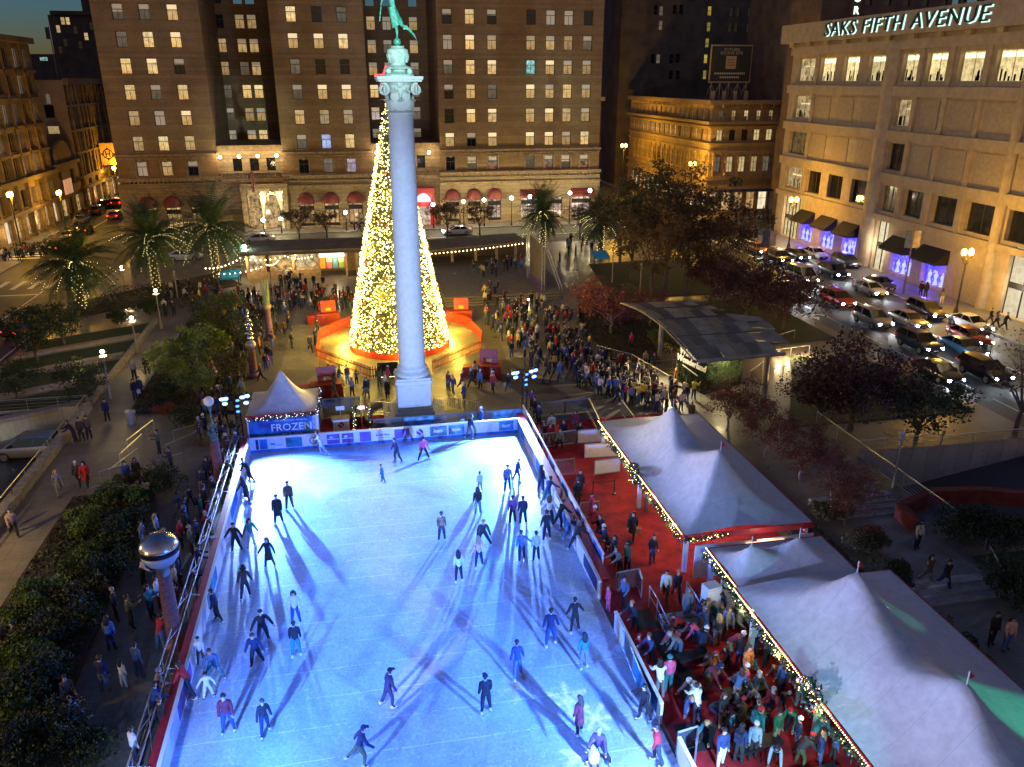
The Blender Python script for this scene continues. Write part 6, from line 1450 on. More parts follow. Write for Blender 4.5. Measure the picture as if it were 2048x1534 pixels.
for x0w,yw,zw in ((29.6,60,4.9),(29.2,57,4.7)): w.add([(x0w,yw,zw),(x0w+2.6,yw-1.0,zw-.2),(x0w+2.9,yw-3.0,zw-.6),(x0w+.2,yw-2.6,zw-.35),(x0w,yw,zw-.12),(x0w+2.6,yw-1.0,zw-.32),(x0w+2.9,yw-3.0,zw-.72),(x0w+.2,yw-2.6,zw-.47)],[(0,1,2,3),(7,6,5,4),(2,6,7,3),(0,4,5,1)])
w.build('side_wing', SLAT, cn)
p = MB()
for x,y in ((29.4,52.2),(30.3,53.6),(28.2,61.5),(25.4,63.5)): p.lathe([(.2,0),(.2,3.7 if y < 55 else 4.6)], (x,y,0), 12)
p.build('column', M('canopy_column', (.34,.28,.2), .7, ns=2), cn)
hw = thing('hedge_wall', 'dark green artificial hedge wall with white script lettering by the stage', 'wall', (25,56,0))
HEDGE = M('hedge_leaf', (.03,.05,.012), .9, ns=10, na=.6, bump=1, bs=50)
A_,B_,C_ = (24.85,58.0),(25.75,54.6),(29.6,56.2); hz = 3.3
g = MB(); g.prism([A_,B_,C_,(29.2,57.6)][::-1], 0, hz)
rr = random.Random(9)
for i in range(2600):
 t = rr.random(); a,b = (A_,B_) if rr.random() < .6 else (B_,C_); x,y,z = a[0]+(b[0]-a[0])*t, a[1]+(b[1]-a[1])*t, rr.random()*hz; n = Vector((b[1]-a[1],-(b[0]-a[0]),0)).normalized(); c = Vector((x,y,z))+n*(-1 if n.y > 0 else 1)*.05
 d = Vector((rr.uniform(-1,1),rr.uniform(-1,1),rr.uniform(-1,1)))*.09; e2 = Vector((rr.uniform(-1,1),rr.uniform(-1,1),rr.uniform(-1,1)))*.05; g.add([c-d,c+e2,c+d,c-e2],[(0,1,2,3)])
g.build('leaf_panel', HEDGE, hw)
u = Vector((B_[0]-A_[0],B_[1]-A_[1],0)).normalized(); nrm = Vector((u.y,-u.x,0)); nrm = nrm if nrm.x < 0 else -nrm; mid = Vector(((A_[0]+B_[0])/2,(A_[1]+B_[1])/2,0))+nrm*.12
g = MB(); text_on(g, 'Winter', .78, mid+Vector((0,0,2.75))-u*.35, u, (0,0,1), 0, .03, bold=.02, shear=.2); text_on(g, 'Wonderland', .72, mid+Vector((0,0,2.1)), u, (0,0,1), 0, .03, bold=.02, shear=.2, sx=.98)
for i in range(16): g.merge((lambda q: (q.obox(tuple(mid+u*(-1.0+.125*i)+Vector((0,0,1.62-.02*i))), .07,.03,.07, 0) or q))(MB()))
g.build('lettering', M('script_white', (.8,.74,.58), .5, na=0, emit=(1,.85,.55), es=.25), hw)
# crowd-control rails by the stage
def crowd_rail(pts, label):
 t = thing('crowd_rail', label, 'barrier', (*pts[0],0), group='steel crowd rails'); g = MB()
 for a,b in zip(pts,pts[1:]):
  L = math.hypot(b[0]-a[0],b[1]-a[1]); n = max(1,round(L/2))
  g.tube([(*a,1.0),(*b,1.0)], .03, 6); g.tube([(*a,.2),(*b,.2)], .025, 6)
  m = int(L/.16)
  for i in range(m+1): t_ = i/m; x,y = a[0]+(b[0]-a[0])*t_, a[1]+(b[1]-a[1])*t_; g.tube([(x,y,.2),(x,y,1.0)], .012 if i % 12 else .03, 4, caps=False)
 g.build('bars', RAILM, t)
crowd_rail([gp(1192,712),gp(1262,730),gp(1345,780)], 'steel crowd rail along the lit stage floor'); crowd_rail([gp(745,828),gp(795,832)], 'steel crowd rail left of the monument pedestal'); crowd_rail([gp(868,815),gp(960,830)], 'steel crowd rail right of the monument pedestal')
crowd_rail([gp(1300,745),gp(1352,741)], 'short steel crowd rail before the hedge wall')
# railings of the ramps and steps
def handrail(pts, label, h=.95, group='plaza handrails', bars=0, posts=True):
 t = thing('handrail', label, 'handrail', tuple(pts[0]), group=group); g = MB(); P_ = [Vector(p) for p in pts]; up = Vector((0,0,h)); g.tube([p+up for p in P_], .032, 6)
 for k in range(bars): z = Vector((0,0,h*(k+.5)/bars)); g.tube([p+z for p in P_], .014, 5, caps=False)
 if posts:
  for a,b in zip(P_,P_[1:]):
   n = max(1,int((b-a).length/1.9))
   for i in range(n+1): c = a.lerp(b,i/n); g.tube([c,c+up], .026, 6)
 g.build('tube', RAILM, t); return t
handrail([(-20.6,60.5,.56),(-20.6,46,.56),(-20.6,30,.56)], 'long tubular rail on the garage ramp parapet', .6); handrail([(-29,60.8,.01),(-20.6,60.8,.01)], 'tubular rail above the tiled ramp wall on the left', 1.0, bars=4)
handrail([(31.1,47.5,.01),(31.1,42.3,.01),(31.1,31,.01)], 'slatted rail down the side of the north garage ramp', 1.05, bars=6); handrail([(31.2,42.5,.01),(37.2,42.5,.01)], 'slatted rail above the pale tiled wall on the right', 1.05, bars=7); handrail([(37.3,42.5,.01),(44.2,42.5,.01)], 'lower slatted rail at the end of the pale tiled wall', .9, bars=7)
for i,(a,b) in enumerate((((252,881),(305,840)),((238,909),(283,868)),((218,939),(275,896)),((198,944),(253,926)),((176,979),(222,961)),((365,835),(400,822)),((345,862),(398,847)),((330,890),(395,862)),((312,921),(365,905)),((298,953),(352,935)))):
 q0,q1 = G(*a,.9),G(*b,.9); names = ('first','second','third','fourth','fifth'); handrail([(q0.x,q0.y,0),(q1.x,q1.y,0)], '%s sloping handrail %s the stepped path' % (names[i % 5], 'on the left of' if i < 5 else 'on the right of'), .9)
handrail([(28.9,26.8,0),(30.0,29.6,.3)], 'thin handrail beside the north walkway steps', .9)
for i,(a,b) in enumerate((((1540,675),(1590,660)),((1500,742),(1560,700)),((1530,740),(1640,720)),((1545,700),(1620,690)))): q0,q1 = G(*a,.9),G(*b,.9); handrail([(q0.x,q0.y,0),(q1.x,q1.y,0)], ('thin','long','low','curved')[i]+' rail behind the stage canopy near the street', .9)
# ================================================================== lamp columns, globes and poles
REDG = M('column_granite', (.22,.10,.085), .45, ns=9, na=.35)
FROST = M('frosted_bowl', (.45,.52,.55), .45, .2, na=.05); CHROME = M('dome_chrome', (.62,.58,.52), .22, .95, ns=3, na=.1)
def lamp_column(x, y, z1, label, r=.34):
 t = thing('lamp_column', label, 'column', (x,y,0), group='red granite sculpture columns'); g = MB(); g.lathe([(r+.18,0),(r+.18,.25),(r+.05,.4),(r,.45),(r*.8,z1-.06),(r*.86,z1-.03),(r*.86,z1)], (x,y,0), 20); g.build('shaft', REDG, t, 40); return t
c1 = lamp_column(-8.6-.3, 30.9, 3.65, 'near red granite column carrying a big dome topped globe')
g = MB(); g.lathe([(.26,3.65),(.26,4.05),(.30,4.1)], (-8.9,30.9,0), 20); g.build('neck', STEEL, c1, 40)
g = MB(); g.lathe([(.3*1.0,4.1),(.55,4.28),(.72,4.55),(.78,4.8)], (-8.9,30.9,0), 32); g.build('bowl', FROST, c1, True)
g = MB(); g.lathe([(.80,4.8),(.82,4.84),(.82,4.94),(.78,4.96)], (-8.9,30.9,0), 32); g.build('band', DARKM, c1, 40)
g = MB(); g.lathe([(.78*math.cos(t*math.pi/20), 4.95+.66*math.sin(t*math.pi/20)) for t in range(11)], (-8.9,30.9,0), 36); g.build('dome', CHROME, c1, True)
c2 = lamp_column(-9.2, 46.2, 2.9, 'second red granite column with bronze figures and a white globe', .32)
g = MB(); g.lathe([(.2,2.9),(.22,3.1),(.09,3.2),(.07,3.9),(.05,4.6),(.09,4.9),(.14,5.15)], (-9.2,46.2,0), 14); rr = random.Random(4)
for i in range(16): a = rr.random()*6.28; z = 3.1+rr.random()*.9; q = Vector((-9.2+.2*math.cos(a),46.2+.2*math.sin(a),z)); g.tube([(-9.2,46.2,z),q,q+Vector((.12*math.cos(a+1),.12*math.sin(a+1),.14))], [.05,.06,.035], 6); g.ball(tuple(q+Vector((.1*math.cos(a+1),.1*math.sin(a+1),.16))), .065, 6)
g.build('bronze_figures', M('bronze_green', (.16,.30,.30), .4, .5, ns=8, na=.3), c2, 40); g = MB(); g.ball((-9.2,46.2,5.42), .3, 16); g.build('globe', M('globe_white', (.85,.85,.85), .3, na=0, emit=(.5,.65,1), es=.12), c2, True)
c3 = lamp_column(-9.15, 65.3, 2.4, 'third red granite column stacked with silver spheres', .34); g = MB()
g.ball((-9.15,65.3,2.85), .42, 14, 1)
for i,(dx,z,r) in enumerate(((.0,3.4,.28),(.12,3.75,.22),(-.14,3.8,.2),(.02,4.15,.24),(.15,4.5,.19),(-.1,4.55,.2),(.03,4.9,.2),(-.05,5.25,.16),(.02,5.5,.1))): g.ball((-9.15+dx,65.3-.05*(i % 2),z), r, 12, 0)
g.build('sphere_stack', [M('sphere_silver', (.75,.72,.66), .12, 1, na=0), M('sphere_tan', (.4,.32,.2), .4, .4, ns=4)], c3, True)
c4 = lamp_column(-8.75, 75.8, 3.0, 'far red granite column with slender green spikes', .34); g = MB(); g.lathe([(.3,3.0),(.42,3.15),(.42,3.35),(.25,3.5)], (-8.75,75.8,0), 14, 1)
for i in range(9): a = i*.7; q = Vector((-8.75+.22*math.cos(a),75.8+.22*math.sin(a),3.4)); g.tube([q,q+Vector((.03*math.cos(a),.03*math.sin(a),1.1)),q+Vector((.1*math.cos(a),.1*math.sin(a),2.2+.35*math.sin(i*2)))], [.07,.055,.02], 6)
g.build('spikes', [M('spike_green', (.25,.30,.12), .5, .2, ns=3), M('spike_gold', (.5,.36,.1), .4, .4)], c4, 40)
PLP = []
def pole_lamp(px, py, bx, by, label, lit=True, hot=22):
 b = G(bx,by); p = atY(px,py,b.y); t = thing('pole_lamp', label, 'lamp post', (b.x,b.y,0), group='slim plaza lamp poles'); g = MB(); g.tube([(b.x,b.y,0),(b.x,b.y,.9),(b.x,b.y,p.z)], [.11,.075,.055], 8); g.lathe([(.06,p.z-.5),(.12,p.z-.35),(.3,p.z-.30),(.3,p.z-.27)], (b.x,b.y,0), 10); g.build('pole', M('pole_pale', (.36,.33,.27), .5, .4, na=.1), t)
 h = MB(); h.tube([(b.x,b.y,p.z),(b.x+.35,b.y,p.z+.08)], .04, 6); h.build('arm', DARKM, t)
 q = MB(); q.ball((b.x,b.y,p.z+.06), .15, 10); q.build('lamp_globe', glow('pole_lamp_glow', (1,.90,.66), hot) if lit else M('globe_off', (.4,.4,.38), .3, na=0), t)
 if lit: PLP.append((b.x,b.y,p.z))
pole_lamp(200,705,222,797,'lit slim lamp pole nearest the garage ramp on the left'); pole_lamp(262,637,275,706,'lit slim lamp pole between lawn and walkway'); pole_lamp(309,582,323,657,'lit slim lamp pole among the people by the palms')
pole_lamp(1282,530,1279,598,'unlit slim pole in front of the dark garden trees',False); pole_lamp(1226,505,1224,566,'unlit slim pole behind the red leaved tree',False); pole_lamp(1806,868,1786,975,'unlit slim pole standing before the tiled ramp wall',False); pole_lamp(240,535,250,577,'lit slim lamp pole by the leftmost palm'); pole_lamp(348,545,356,600,'slim lamp pole between the two big palms',False)
tb = thing('litter_bin', 'round grey litter bin beside the left walkway hedge', 'bin', (*gp(264,845),0)); p = gp(264,847); g = MB(); g.lathe([(.28,0),(.30,.8),(.36,.82),(.36,.95),(.2,1.0)], (p[0],p[1],0), 16); g.build('drum', M('bin_grey', (.3,.3,.29), .6), tb, 40)
# white globe street lamps before the hotel
GLP = []
for i,(px,py,s) in enumerate(((526,440,'left of the lit hotel entrance'),(561,437,'right of the lit hotel entrance'),(691,425,'by the left arched awnings'),(866,409,'beside the red doorway'),(927,403,'between the right domed awnings'),(968,400,'under the second right domed awning'),(1023,396,'left of the pink shop windows'),(1060,393,'before the first pink shop window'),(1140,386,'between the two pink shop windows'),(1180,381,'at the right corner of the hotel'))):
 p = atY(px,py,134.3); t = thing('globe_street_lamp', 'white globe street lamp '+s, 'street lamp', (p.x,134.3,0), group='white globe lamps along the hotel kerb'); g = MB(); g.tube([(p.x,134.3,0),(p.x,134.3,.8),(p.x,134.3,p.z-.3)], [.14,.08,.06], 8); g.lathe([(.06,p.z-.4),(.14,p.z-.34),(.16,p.z-.26)], (p.x,134.3,0), 10); g.build('post', DARKM, t); q = MB(); q.ball((p.x,134.3,p.z), .30, 12); q.build('globe', glow('globe_cool', (.85,1,.95) if 1 else 0, 30), t, True); GLP.append((p.x,134.3,p.z))
# twin sodium lamps
SLPS = []
def twin_lamp(x, y, z, label, hide=False, ax='X'):
 t = thing('twin_street_lamp', label, 'street lamp', (x,y,0), group='twin amber street lamps'); g = MB(); g.lathe([(.26,0),(.26,.5),(.16,.9),(.11,1.1),(.085,z-.9)], (x,y,0), 12); d = (lambda s: (s,0)) if ax == 'X' else (lambda s: (0,s))
 for s in (-.42,.42): dx,dy = d(s); g.tube([(x,y,z-1.1),(x+dx*.6,y+dy*.6,z-.95),(x+dx,y+dy,z-.5)], .04, 6); g.lathe([(.12,z-.5),(.2,z-.1)], (x+dx,y+dy,0), 8)
 g.lathe([(.085,z-.9),(.12,z-.6),(.05,z-.2)], (x,y,0), 8); g.build('post', M('lamp_bronze', (.05,.045,.03), .5, .5, na=.2), t)
 for s in (-.42,.42):
  dx,dy = d(s); q = MB(); q.lathe([(.19,z-.099),(.26,z+.15),(.22,z+.42),(.06,z+.55)], (x+dx,y+dy,0), 12); q.build('lantern', glow('sodium_lamp', (1,.50,.09), 34), t, True)
 SLPS.append((x,y,z)); return t
p = atX(1588,402,61.2); twin_lamp(61.2,p.y,p.z,'twin amber street lamp by the far store awnings')
p = atX(1935,508,60.6); twin_lamp(60.6,p.y,p.z,'twin amber street lamp on the store pavement near the right edge')
p = atX(20,392,-45.8); twin_lamp(-45.8,p.y,p.z,'twin amber street lamp before the ornate left building',ax='Y')
p = atX(118,388,-46.2); twin_lamp(-46.2,p.y,p.z,'twin amber street lamp by the low gabled shop',ax='Y')
p = atX(228,338,-47); twin_lamp(-47,p.y,p.z,'twin amber street lamp under the yellow blade sign',ax='Y')
p = atY(1385,330,137.0); twin_lamp(p.x,137.0,p.z,'amber street lamp on the orange lit corner building')
p = atY(1248,293,165); twin_lamp(p.x,165,p.z,'amber street lamp up the side street beside the hotel')
p = atY(1235,262,205); twin_lamp(p.x,205,p.z,'farthest amber street lamp up the side street')
# street banners on poles along the store pavement
for i,(px,py,bx,by,l) in enumerate(((1540,470,1531,545,'beside the far trees at the crossing'),(1826,470,1806,590,'before the black store awnings'))):
 b = G(bx,by,-.1); zt = atY(px,py-8,b.y).z; t = thing('banner_pole', 'tall street pole with two hanging banners '+l, 'banner pole', (b.x,b.y,0), group='banner poles'); g = MB(); g.tube([(b.x,b.y,-.1),(b.x,b.y,zt+.6)], [.11,.07], 8); g.build('pole', M('pole_bronze', (.16,.11,.07), .5, .3, na=.1), t)
 for s,mt,nm in ((-1,M('flag_navy', (.05,.08,.2), .7, ns=2, na=.3),'banner'),(1,M('flag_cream', (.45,.36,.28), .7, ns=2, na=.3),'banner')):
  q = MB(); x0_,x1_ = sorted((b.x+s*.12,b.x+s*.95)); q.box(x0_,x1_,b.y-.015,b.y+.015,zt-1.9,zt); q.build(nm, mt, t); q = MB(); q.tube([(b.x,b.y,zt+.03),(b.x+s*1.0,b.y,zt+.03)], .025, 6); q.build('bracket', DARKM, t)
# ================================================================== vegetation
def leafmat(name, col, amt=.5):
 m, nt, b = newmat(name); tc = nn(nt, 'ShaderNodeTexCoord').outputs['Object']; n = noise(nt, tc, 1.1, 3, .6); n2 = noise(nt, tc, 9, 2)
 c = ramp(nt, n, [(.3, tuple(q*(1-amt) for q in col)), (.7, tuple(q*(1+amt) for q in col))]); c = mixc(nt, 1, c, ramp(nt, n2, [(.3,(.7,)*3),(.7,(1.2,)*3)]), 'MULTIPLY')
 nt.links.new(c, b.inputs['Base Color']); b.inputs['Roughness'].default_value = .6; b.inputs['Specular IOR Level'].default_value = .3; MATS[name] = m; return m
L_RED = leafmat('leaf_red', (0.210,0.063,0.039)); L_DRED = leafmat('leaf_dark_red', (0.083,0.030,0.027)); L_BROWN = leafmat('leaf_brown', (.11,.065,.028)); L_GREEN = leafmat('leaf_green', (.07,.115,.02)); L_LIME = leafmat('leaf_lime', (.13,.18,.028)); L_DARK = leafmat('leaf_dark', (.035,.052,.016)); L_OLIVE = leafmat('leaf_olive', (.075,.068,.022)); L_PURP = leafmat('leaf_purple', (0.090,0.022,0.075))
BARK = M('bark', (.13,.095,.065), .9, ns=6, na=.35, bump=.5); BARKP = M('bark_pale', (.27,.21,.16), .9, ns=6, na=.35, bump=.4)
def tree_mesh(seed, h, r, n, leaf=.2, trunk=.16, bark=BARK, lm=L_RED, base=.35, clumps=26, squash=.8, sparse=.25):
 rr = random.Random(seed); t = MB(); lf = MB(); tips = []
 hb = h*base; t.tube([(0,0,-.1),(rr.uniform(-.08,.08),rr.uniform(-.08,.08),hb*.5),(rr.uniform(-.15,.15),rr.uniform(-.15,.15),hb)], [trunk*1.3,trunk,trunk*.8], 8)
 top = Vector(t.v[-1])
 for k in range(7):
  a = 2*math.pi*k/7+rr.uniform(-.4,.4); e = rr.uniform(.45,1.15); L = (h-hb)*rr.uniform(.5,.85); d = Vector((math.cos(a)*math.cos(e)*r/(h-hb)*1.15, math.sin(a)*math.cos(e)*r/(h-hb)*1.15, math.sin(e))).normalized(); p0 = Vector((0,0,hb*rr.uniform(.75,1.0))); m = p0+d*L*.5+Vector((0,0,.1*L)); e1 = p0+d*L
  t.tube([p0,m,e1], [trunk*.55,trunk*.35,trunk*.12], 6); tips.append(e1)
  for q in range(3):
   a2 = rr.uniform(0,6.28); d2 = (d*.6+Vector((math.cos(a2),math.sin(a2),rr.uniform(-.1,.8)))*.6).normalized(); s = m.lerp(e1,rr.random()); e2 = s+d2*L*.42; t.tube([s,s.lerp(e2,.5)+Vector((0,0,.05)),e2], [trunk*.2,trunk*.14,trunk*.05], 5); tips.append(e2)
 cz = hb+(h-hb)*.52; C_ = []
 for k in range(clumps):
  while True:
   v = Vector((rr.uniform(-1,1),rr.uniform(-1,1),rr.uniform(-1,1)))
   if .25 < v.length < 1: break
  C_.append((Vector((v.x*r,v.y*r,cz+v.z*(h-hb)*.5*squash*1.15)), r*rr.uniform(.2,.4)))
 C_ += [(p, r*rr.uniform(.14,.3)) for p in tips]
 for i in range(n):
  c, cr = C_[rr.randrange(len(C_))]; v = Vector((rr.gauss(0,1),rr.gauss(0,1),rr.gauss(0,1))); v = v.normalized()*cr*rr.random()**.45; v.z *= .7; p = c+v
  d = Vector((rr.uniform(-1,1),rr.uniform(-1,1),rr.uniform(-.7,.7))).normalized(); e = d.cross(Vector((rr.uniform(-1,1),rr.uniform(-1,1),rr.uniform(-1,1)))).normalized(); L = leaf*rr.uniform(.6,1.2)
  lf.add([p-d*L*.5,p+e*L*.28,p+d*L*.5,p-e*L*.28],[(0,1,2,3)])
 return t.mesh('trunk', bark, 60), lf.mesh('crown', lm)
TM = {}
TM['red'] = tree_mesh(1, 5.2, 3.3, 4200, .22, .13, BARKP, L_RED, .3, 30); TM['red2'] = tree_mesh(2, 4.2, 2.3, 3000, .17, .09, BARKP, L_RED, .25, 24)
TM['dred'] = tree_mesh(3, 6.2, 4.2, 5200, .28, .16, BARK, L_DRED, .25, 36); TM['brown'] = tree_mesh(4, 12.5, 4.4, 6500, .34, .2, BARK, L_BROWN, .3, 40, 1.0); TM['olive'] = tree_mesh(5, 13.5, 4.0, 6500, .34, .2, BARK, L_OLIVE, .25, 40, 1.05)
TM['bare'] = tree_mesh(6, 9.0, 3.6, 1100, .22, .16, BARK, L_BROWN, .25, 20); TM['lime'] = tree_mesh(7, 4.4, 2.3, 3000, .24, .1, BARK, L_LIME, .25, 22); TM['dark'] = tree_mesh(8, 4.6, 2.7, 3200, .24, .12, BARK, L_DARK, .2, 26); TM['green'] = tree_mesh(9, 3.4, 1.9, 2600, .2, .1, BARK, L_GREEN, .2, 22); TM['street'] = tree_mesh(10, 6.2, 3.0, 2200, .26, .13, BARK, L_BROWN, .35, 22)
def tree_at(kind, x, y, label, s=1.0, rz=0, z=0, group='garden trees', name='tree'):
 t = thing(name, label, 'tree', (x,y,z), rz, group); t.scale = (s,s,s); tr, cr = TM[kind]; put('trunk', tr, t); put('crown', cr, t); return t
def tp(px, py): p = G(px,py); return p.x,p.y
tree_at('red', *tp(1222,672), 'red leaved tree at the plaza edge left of the stage canopy', 1.0); tree_at('red2', *tp(1180,640), 'smaller red leaved tree behind the plaza railing', 1.05, 1.2); tree_at('red2', *tp(1300,655), 'russet tree between the red tree and the canopy', .95, 2.4)
tree_at('dred', *tp(1490,650), 'large dark maroon tree behind the stage canopy', 1.12, .3); tree_at('dred', *tp(1565,660), 'dark maroon tree beside the traffic lane behind the canopy', .95, 2.0); tree_at('dred', *tp(1420,600), 'dark maroon tree under the tall garden trees', .9, 4.0)
tree_at('dred', *tp(1700,860), 'broad near black tree in front of the queue of cars', 1.02, 1.0); tree_at('dark', *tp(1830,880), 'dark tree half hiding the dark saloon car', 1.05, 3.0); tree_at('dred', *tp(1640,850), 'dark tree left of the broad near black tree', .7, 5.0)
tree_at('bare', *tp(2030,870), 'thin leaved tree at the right edge before the black car', .95, .5); tree_at('bare', 44.5, 42, 'thin leaved tree at the right edge above the garage ramp', .85, 2.7)
for i,(px,py,s,l) in enumerate(((1455,860,.95,'red leaved tree nearest the hedge wall behind the marquee'),(1530,915,.85,'red leaved tree over the back edge of the largest marquee'),(1600,960,.9,'red leaved tree halfway down behind the marquees'),(1660,1010,.85,'red leaved tree beside the north path behind the kiosk'),(1500,870,.75,'low red tree tucked behind the largest marquee'),(1690,1050,.72,'red leaved tree at the corner of the north path steps'))):
 tree_at('red2', *tp(px,py), l, s, i*1.3)
for i,(k,px,py,s,l) in enumerate((('olive',1262,560,.98,'tall olive tree nearest the hotel corner hung with white street lights behind'),('olive',1330,575,1.08,'tallest olive tree in the garden at the crossing'),('brown',1372,590,1.0,'tall brown tree before the orange corner building'),('brown',1300,600,.9,'brown tree below the olive trees'),('brown',1425,585,.85,'brown tree in front of the shop windows'),('bare',1450,600,.9,'sparse branching tree near the store corner'),('brown',1240,530,.85,'brown tree beside the far right lit palm'),('bare',1400,560,.85,'sparse tree among the crossing lights'))):
 tree_at(k, *tp(px,py), l, s, i*.9)
tree_at('street', *tp(600,487), 'dark street tree left of the tree before the arched awnings', .95, .4); tree_at('street', *tp(655,485), 'dark street tree below the third arched awning', .85, 2.2); tree_at('street', *tp(895,478), 'brown street tree right of the column before the domed awnings', 1.0, 1.1); tree_at('street', *tp(960,476), 'brown street tree below the second domed awning', .95, 3.3); tree_at('street', *tp(1160,478), 'brown street tree beside the right lit palm', .9, 4.4)
for i,(k,px,py,s,l) in enumerate((('lime',345,770,.85,'yellow green tree on the left of the garden path'),('lime',415,745,.98,'tallest yellow green tree beside the garden path'),('lime',395,800,.7,'low yellow green tree nearest the small tent'),('green',460,640,.9,'round green tree behind the silver sphere column'),('dark',430,670,.85,'dark green tree behind the yellow green trees'),('dark',465,700,.75,'dark shrubby tree beside the sphere column'),('dark',75,720,1.0,'dark tree at the left frame edge over the lawn'),('dark',130,690,.9,'dark low tree before the red tail lit car'),('dark',170,810,.8,'thin dark tree on the striped lawn'),('dark',35,800,.75,'dark bushy tree at the left edge by the ramp wall'))):
 tree_at(k, *tp(px,py), l, s, i*1.1)
# shrubs
def shrub_mesh(seed, r, h, n, leaf, lm, lumps=9):
 rr = random.Random(seed); lf = MB(); st = MB(); C_ = []
 for k in range(lumps): a = rr.random()*6.28; q = r*rr.uniform(.1,.8); C_.append((Vector((q*math.cos(a),q*math.sin(a),h*rr.uniform(.25,.7))), r*rr.uniform(.25,.48)))
 for c,cr in C_: st.tube([(c.x*.2,c.y*.2,0),c], [.03,.012], 5)
 for i in range(n):
  c,cr = C_[rr.randrange(lumps)]; v = Vector((rr.gauss(0,1),rr.gauss(0,1),abs(rr.gauss(0,1))*.9-.3)).normalized()*cr*rr.random()**.3; p = c+v; p.z = max(.03,p.z); d = Vector((rr.uniform(-1,1),rr.uniform(-1,1),rr.uniform(-.4,1))).normalized(); e = d.cross(Vector((rr.uniform(-1,1),rr.uniform(-1,1),rr.uniform(-1,1)))).normalized(); L = leaf*rr.uniform(.6,1.25); lf.add([p-d*L*.5,p+e*L*.25,p+d*L*.5,p-e*L*.25],[(0,1,2,3)])
 return st.mesh('stems', BARK), lf.mesh('foliage', lm)
SM = {'lime': shrub_mesh(1,1.3,1.5,2600,.16,L_LIME), 'green': shrub_mesh(2,1.3,1.3,2600,.15,L_GREEN), 'dark': shrub_mesh(3,1.5,1.4,2800,.15,L_DARK), 'olive': shrub_mesh(4,1.3,1.2,2600,.15,L_OLIVE), 'purple': shrub_mesh(5,1.2,1.2,1800,.15,L_PURP), 'red': shrub_mesh(6,1.0,.9,1500,.13,L_RED)}
def shrub(kind, px, py, label, s=1.0):
 x,y = tp(px,py); t = thing('shrub', label, 'shrub', (x,y,.05), R.random()*6, 'garden shrubs'); t.scale = (s,s,s); a,b = SM[kind]; put('stems', a, t); put('foliage', b, t)
for k,px,py,s,l in (('lime',180,1075,1.1,'bright yellow green shrub at the corner of the left hedge bed'),('green',250,1010,1.15,'green shrub at the top of the left hedge bed'),('dark',320,985,1.05,'dark shrub beside the handrails at the top of the bed'),('dark',245,1085,1.2,'dark shrub behind the bright yellow green one'),('green',170,1140,1.1,'green shrub below the bright yellow green one'),('lime',95,1210,1.1,'lime shrub halfway down the left path edge'),('olive',160,1210,1.15,'olive shrub behind the lime path edge shrub'),('green',60,1255,1.0,'green shrub above the seated couple at the left'),('dark',200,1170,1.1,'dark shrub left of the dome topped column'),('olive',110,1290,1.15,'olive shrub in the middle of the lower bed'),('green',45,1340,1.15,'green shrub low on the left frame edge'),('dark',150,1275,1.1,'dark shrub beside the standing couple'),('dark',90,1390,1.2,'dark shrub above the lower seated group'),('green',40,1430,1.15,'green shrub in the lower left corner'),('olive',115,1470,1.1,'olive shrub near the bottom left of the bed'),('dark',50,1510,1.15,'darkest shrub at the bottom left corner'),('dark',160,1520,1.0,'dark shrub at the bottom edge beside the paved strip'),('olive',265,970,.8,'olive shrub against the low stair wall'),
                   ('dark',330,800,1.1,'dark shrub bed above the litter bin'),('dark',385,850,1.0,'dark shrub at the head of the handrails'),('red',330,830,1.0,'red berried shrub by the litter bin'),('green',470,610,1.1,'green shrub at the end of the food stall bed'),('dark',300,630,1.1,'dark shrub between palms and lawn'),('dark',235,650,1.0,'dark low shrub near the leftmost palm base'),('purple',1245,650,1.1,'purple lit shrub under the red leaved tree'),('lime',1320,690,1.0,'lit yellow green shrub left of the hedge wall'),('purple',1205,625,.9,'small purple shrub by the plaza railing'),
                   ('olive',1660,1040,1.0,'olive shrub on the bank behind the smallest marquee'),('olive',1730,1110,1.0,'olive shrub on the bank below the north steps'),('dark',1790,1180,1.0,'dark shrub on the bank beside the near marquee'),('olive',1850,1260,1.0,'olive shrub halfway down the bank by the near marquee'),('dark',1930,1340,1.0,'dark shrub low on the bank at the right'),('dark',2000,1100,1.4,'dark shrub mass right of the north path'),('dark',2030,1220,1.4,'dark shrub at the right frame edge beyond the path'),('dark',1930,1080,1.2,'dark shrub beside the red wall at the path'),('red',1740,1085,.9,'small red shrub at the foot of the steps')): shrub(k,px,py,l,s)
# red low wall at right
rw = thing('red_wall', 'low curved dark red wall beside the north path', 'wall', (32,30,0)); g = MB(); pts = [G(px,py,.9) for px,py in ((1810,1010),(1870,983),(1960,980),(2080,990))]
for a,b in zip(pts,pts[1:]): g.add([(a.x,a.y,0),(b.x,b.y,0),(b.x,b.y,.9),(a.x,a.y,.9),(a.x+.1,a.y+.5,0),(b.x+.1,b.y+.5,0),(b.x+.1,b.y+.5,.9),(a.x+.1,a.y+.5,.9)],[(0,1,2,3),(3,2,6,7),(5,4,7,6)])
a = pts[0]; g.box(a.x-.35,a.x,a.y-1.6,a.y+.3,0,.9); g.build('wall_face', M('wall_red', (.16,.022,.015), .8, ns=2, na=.25), rw)
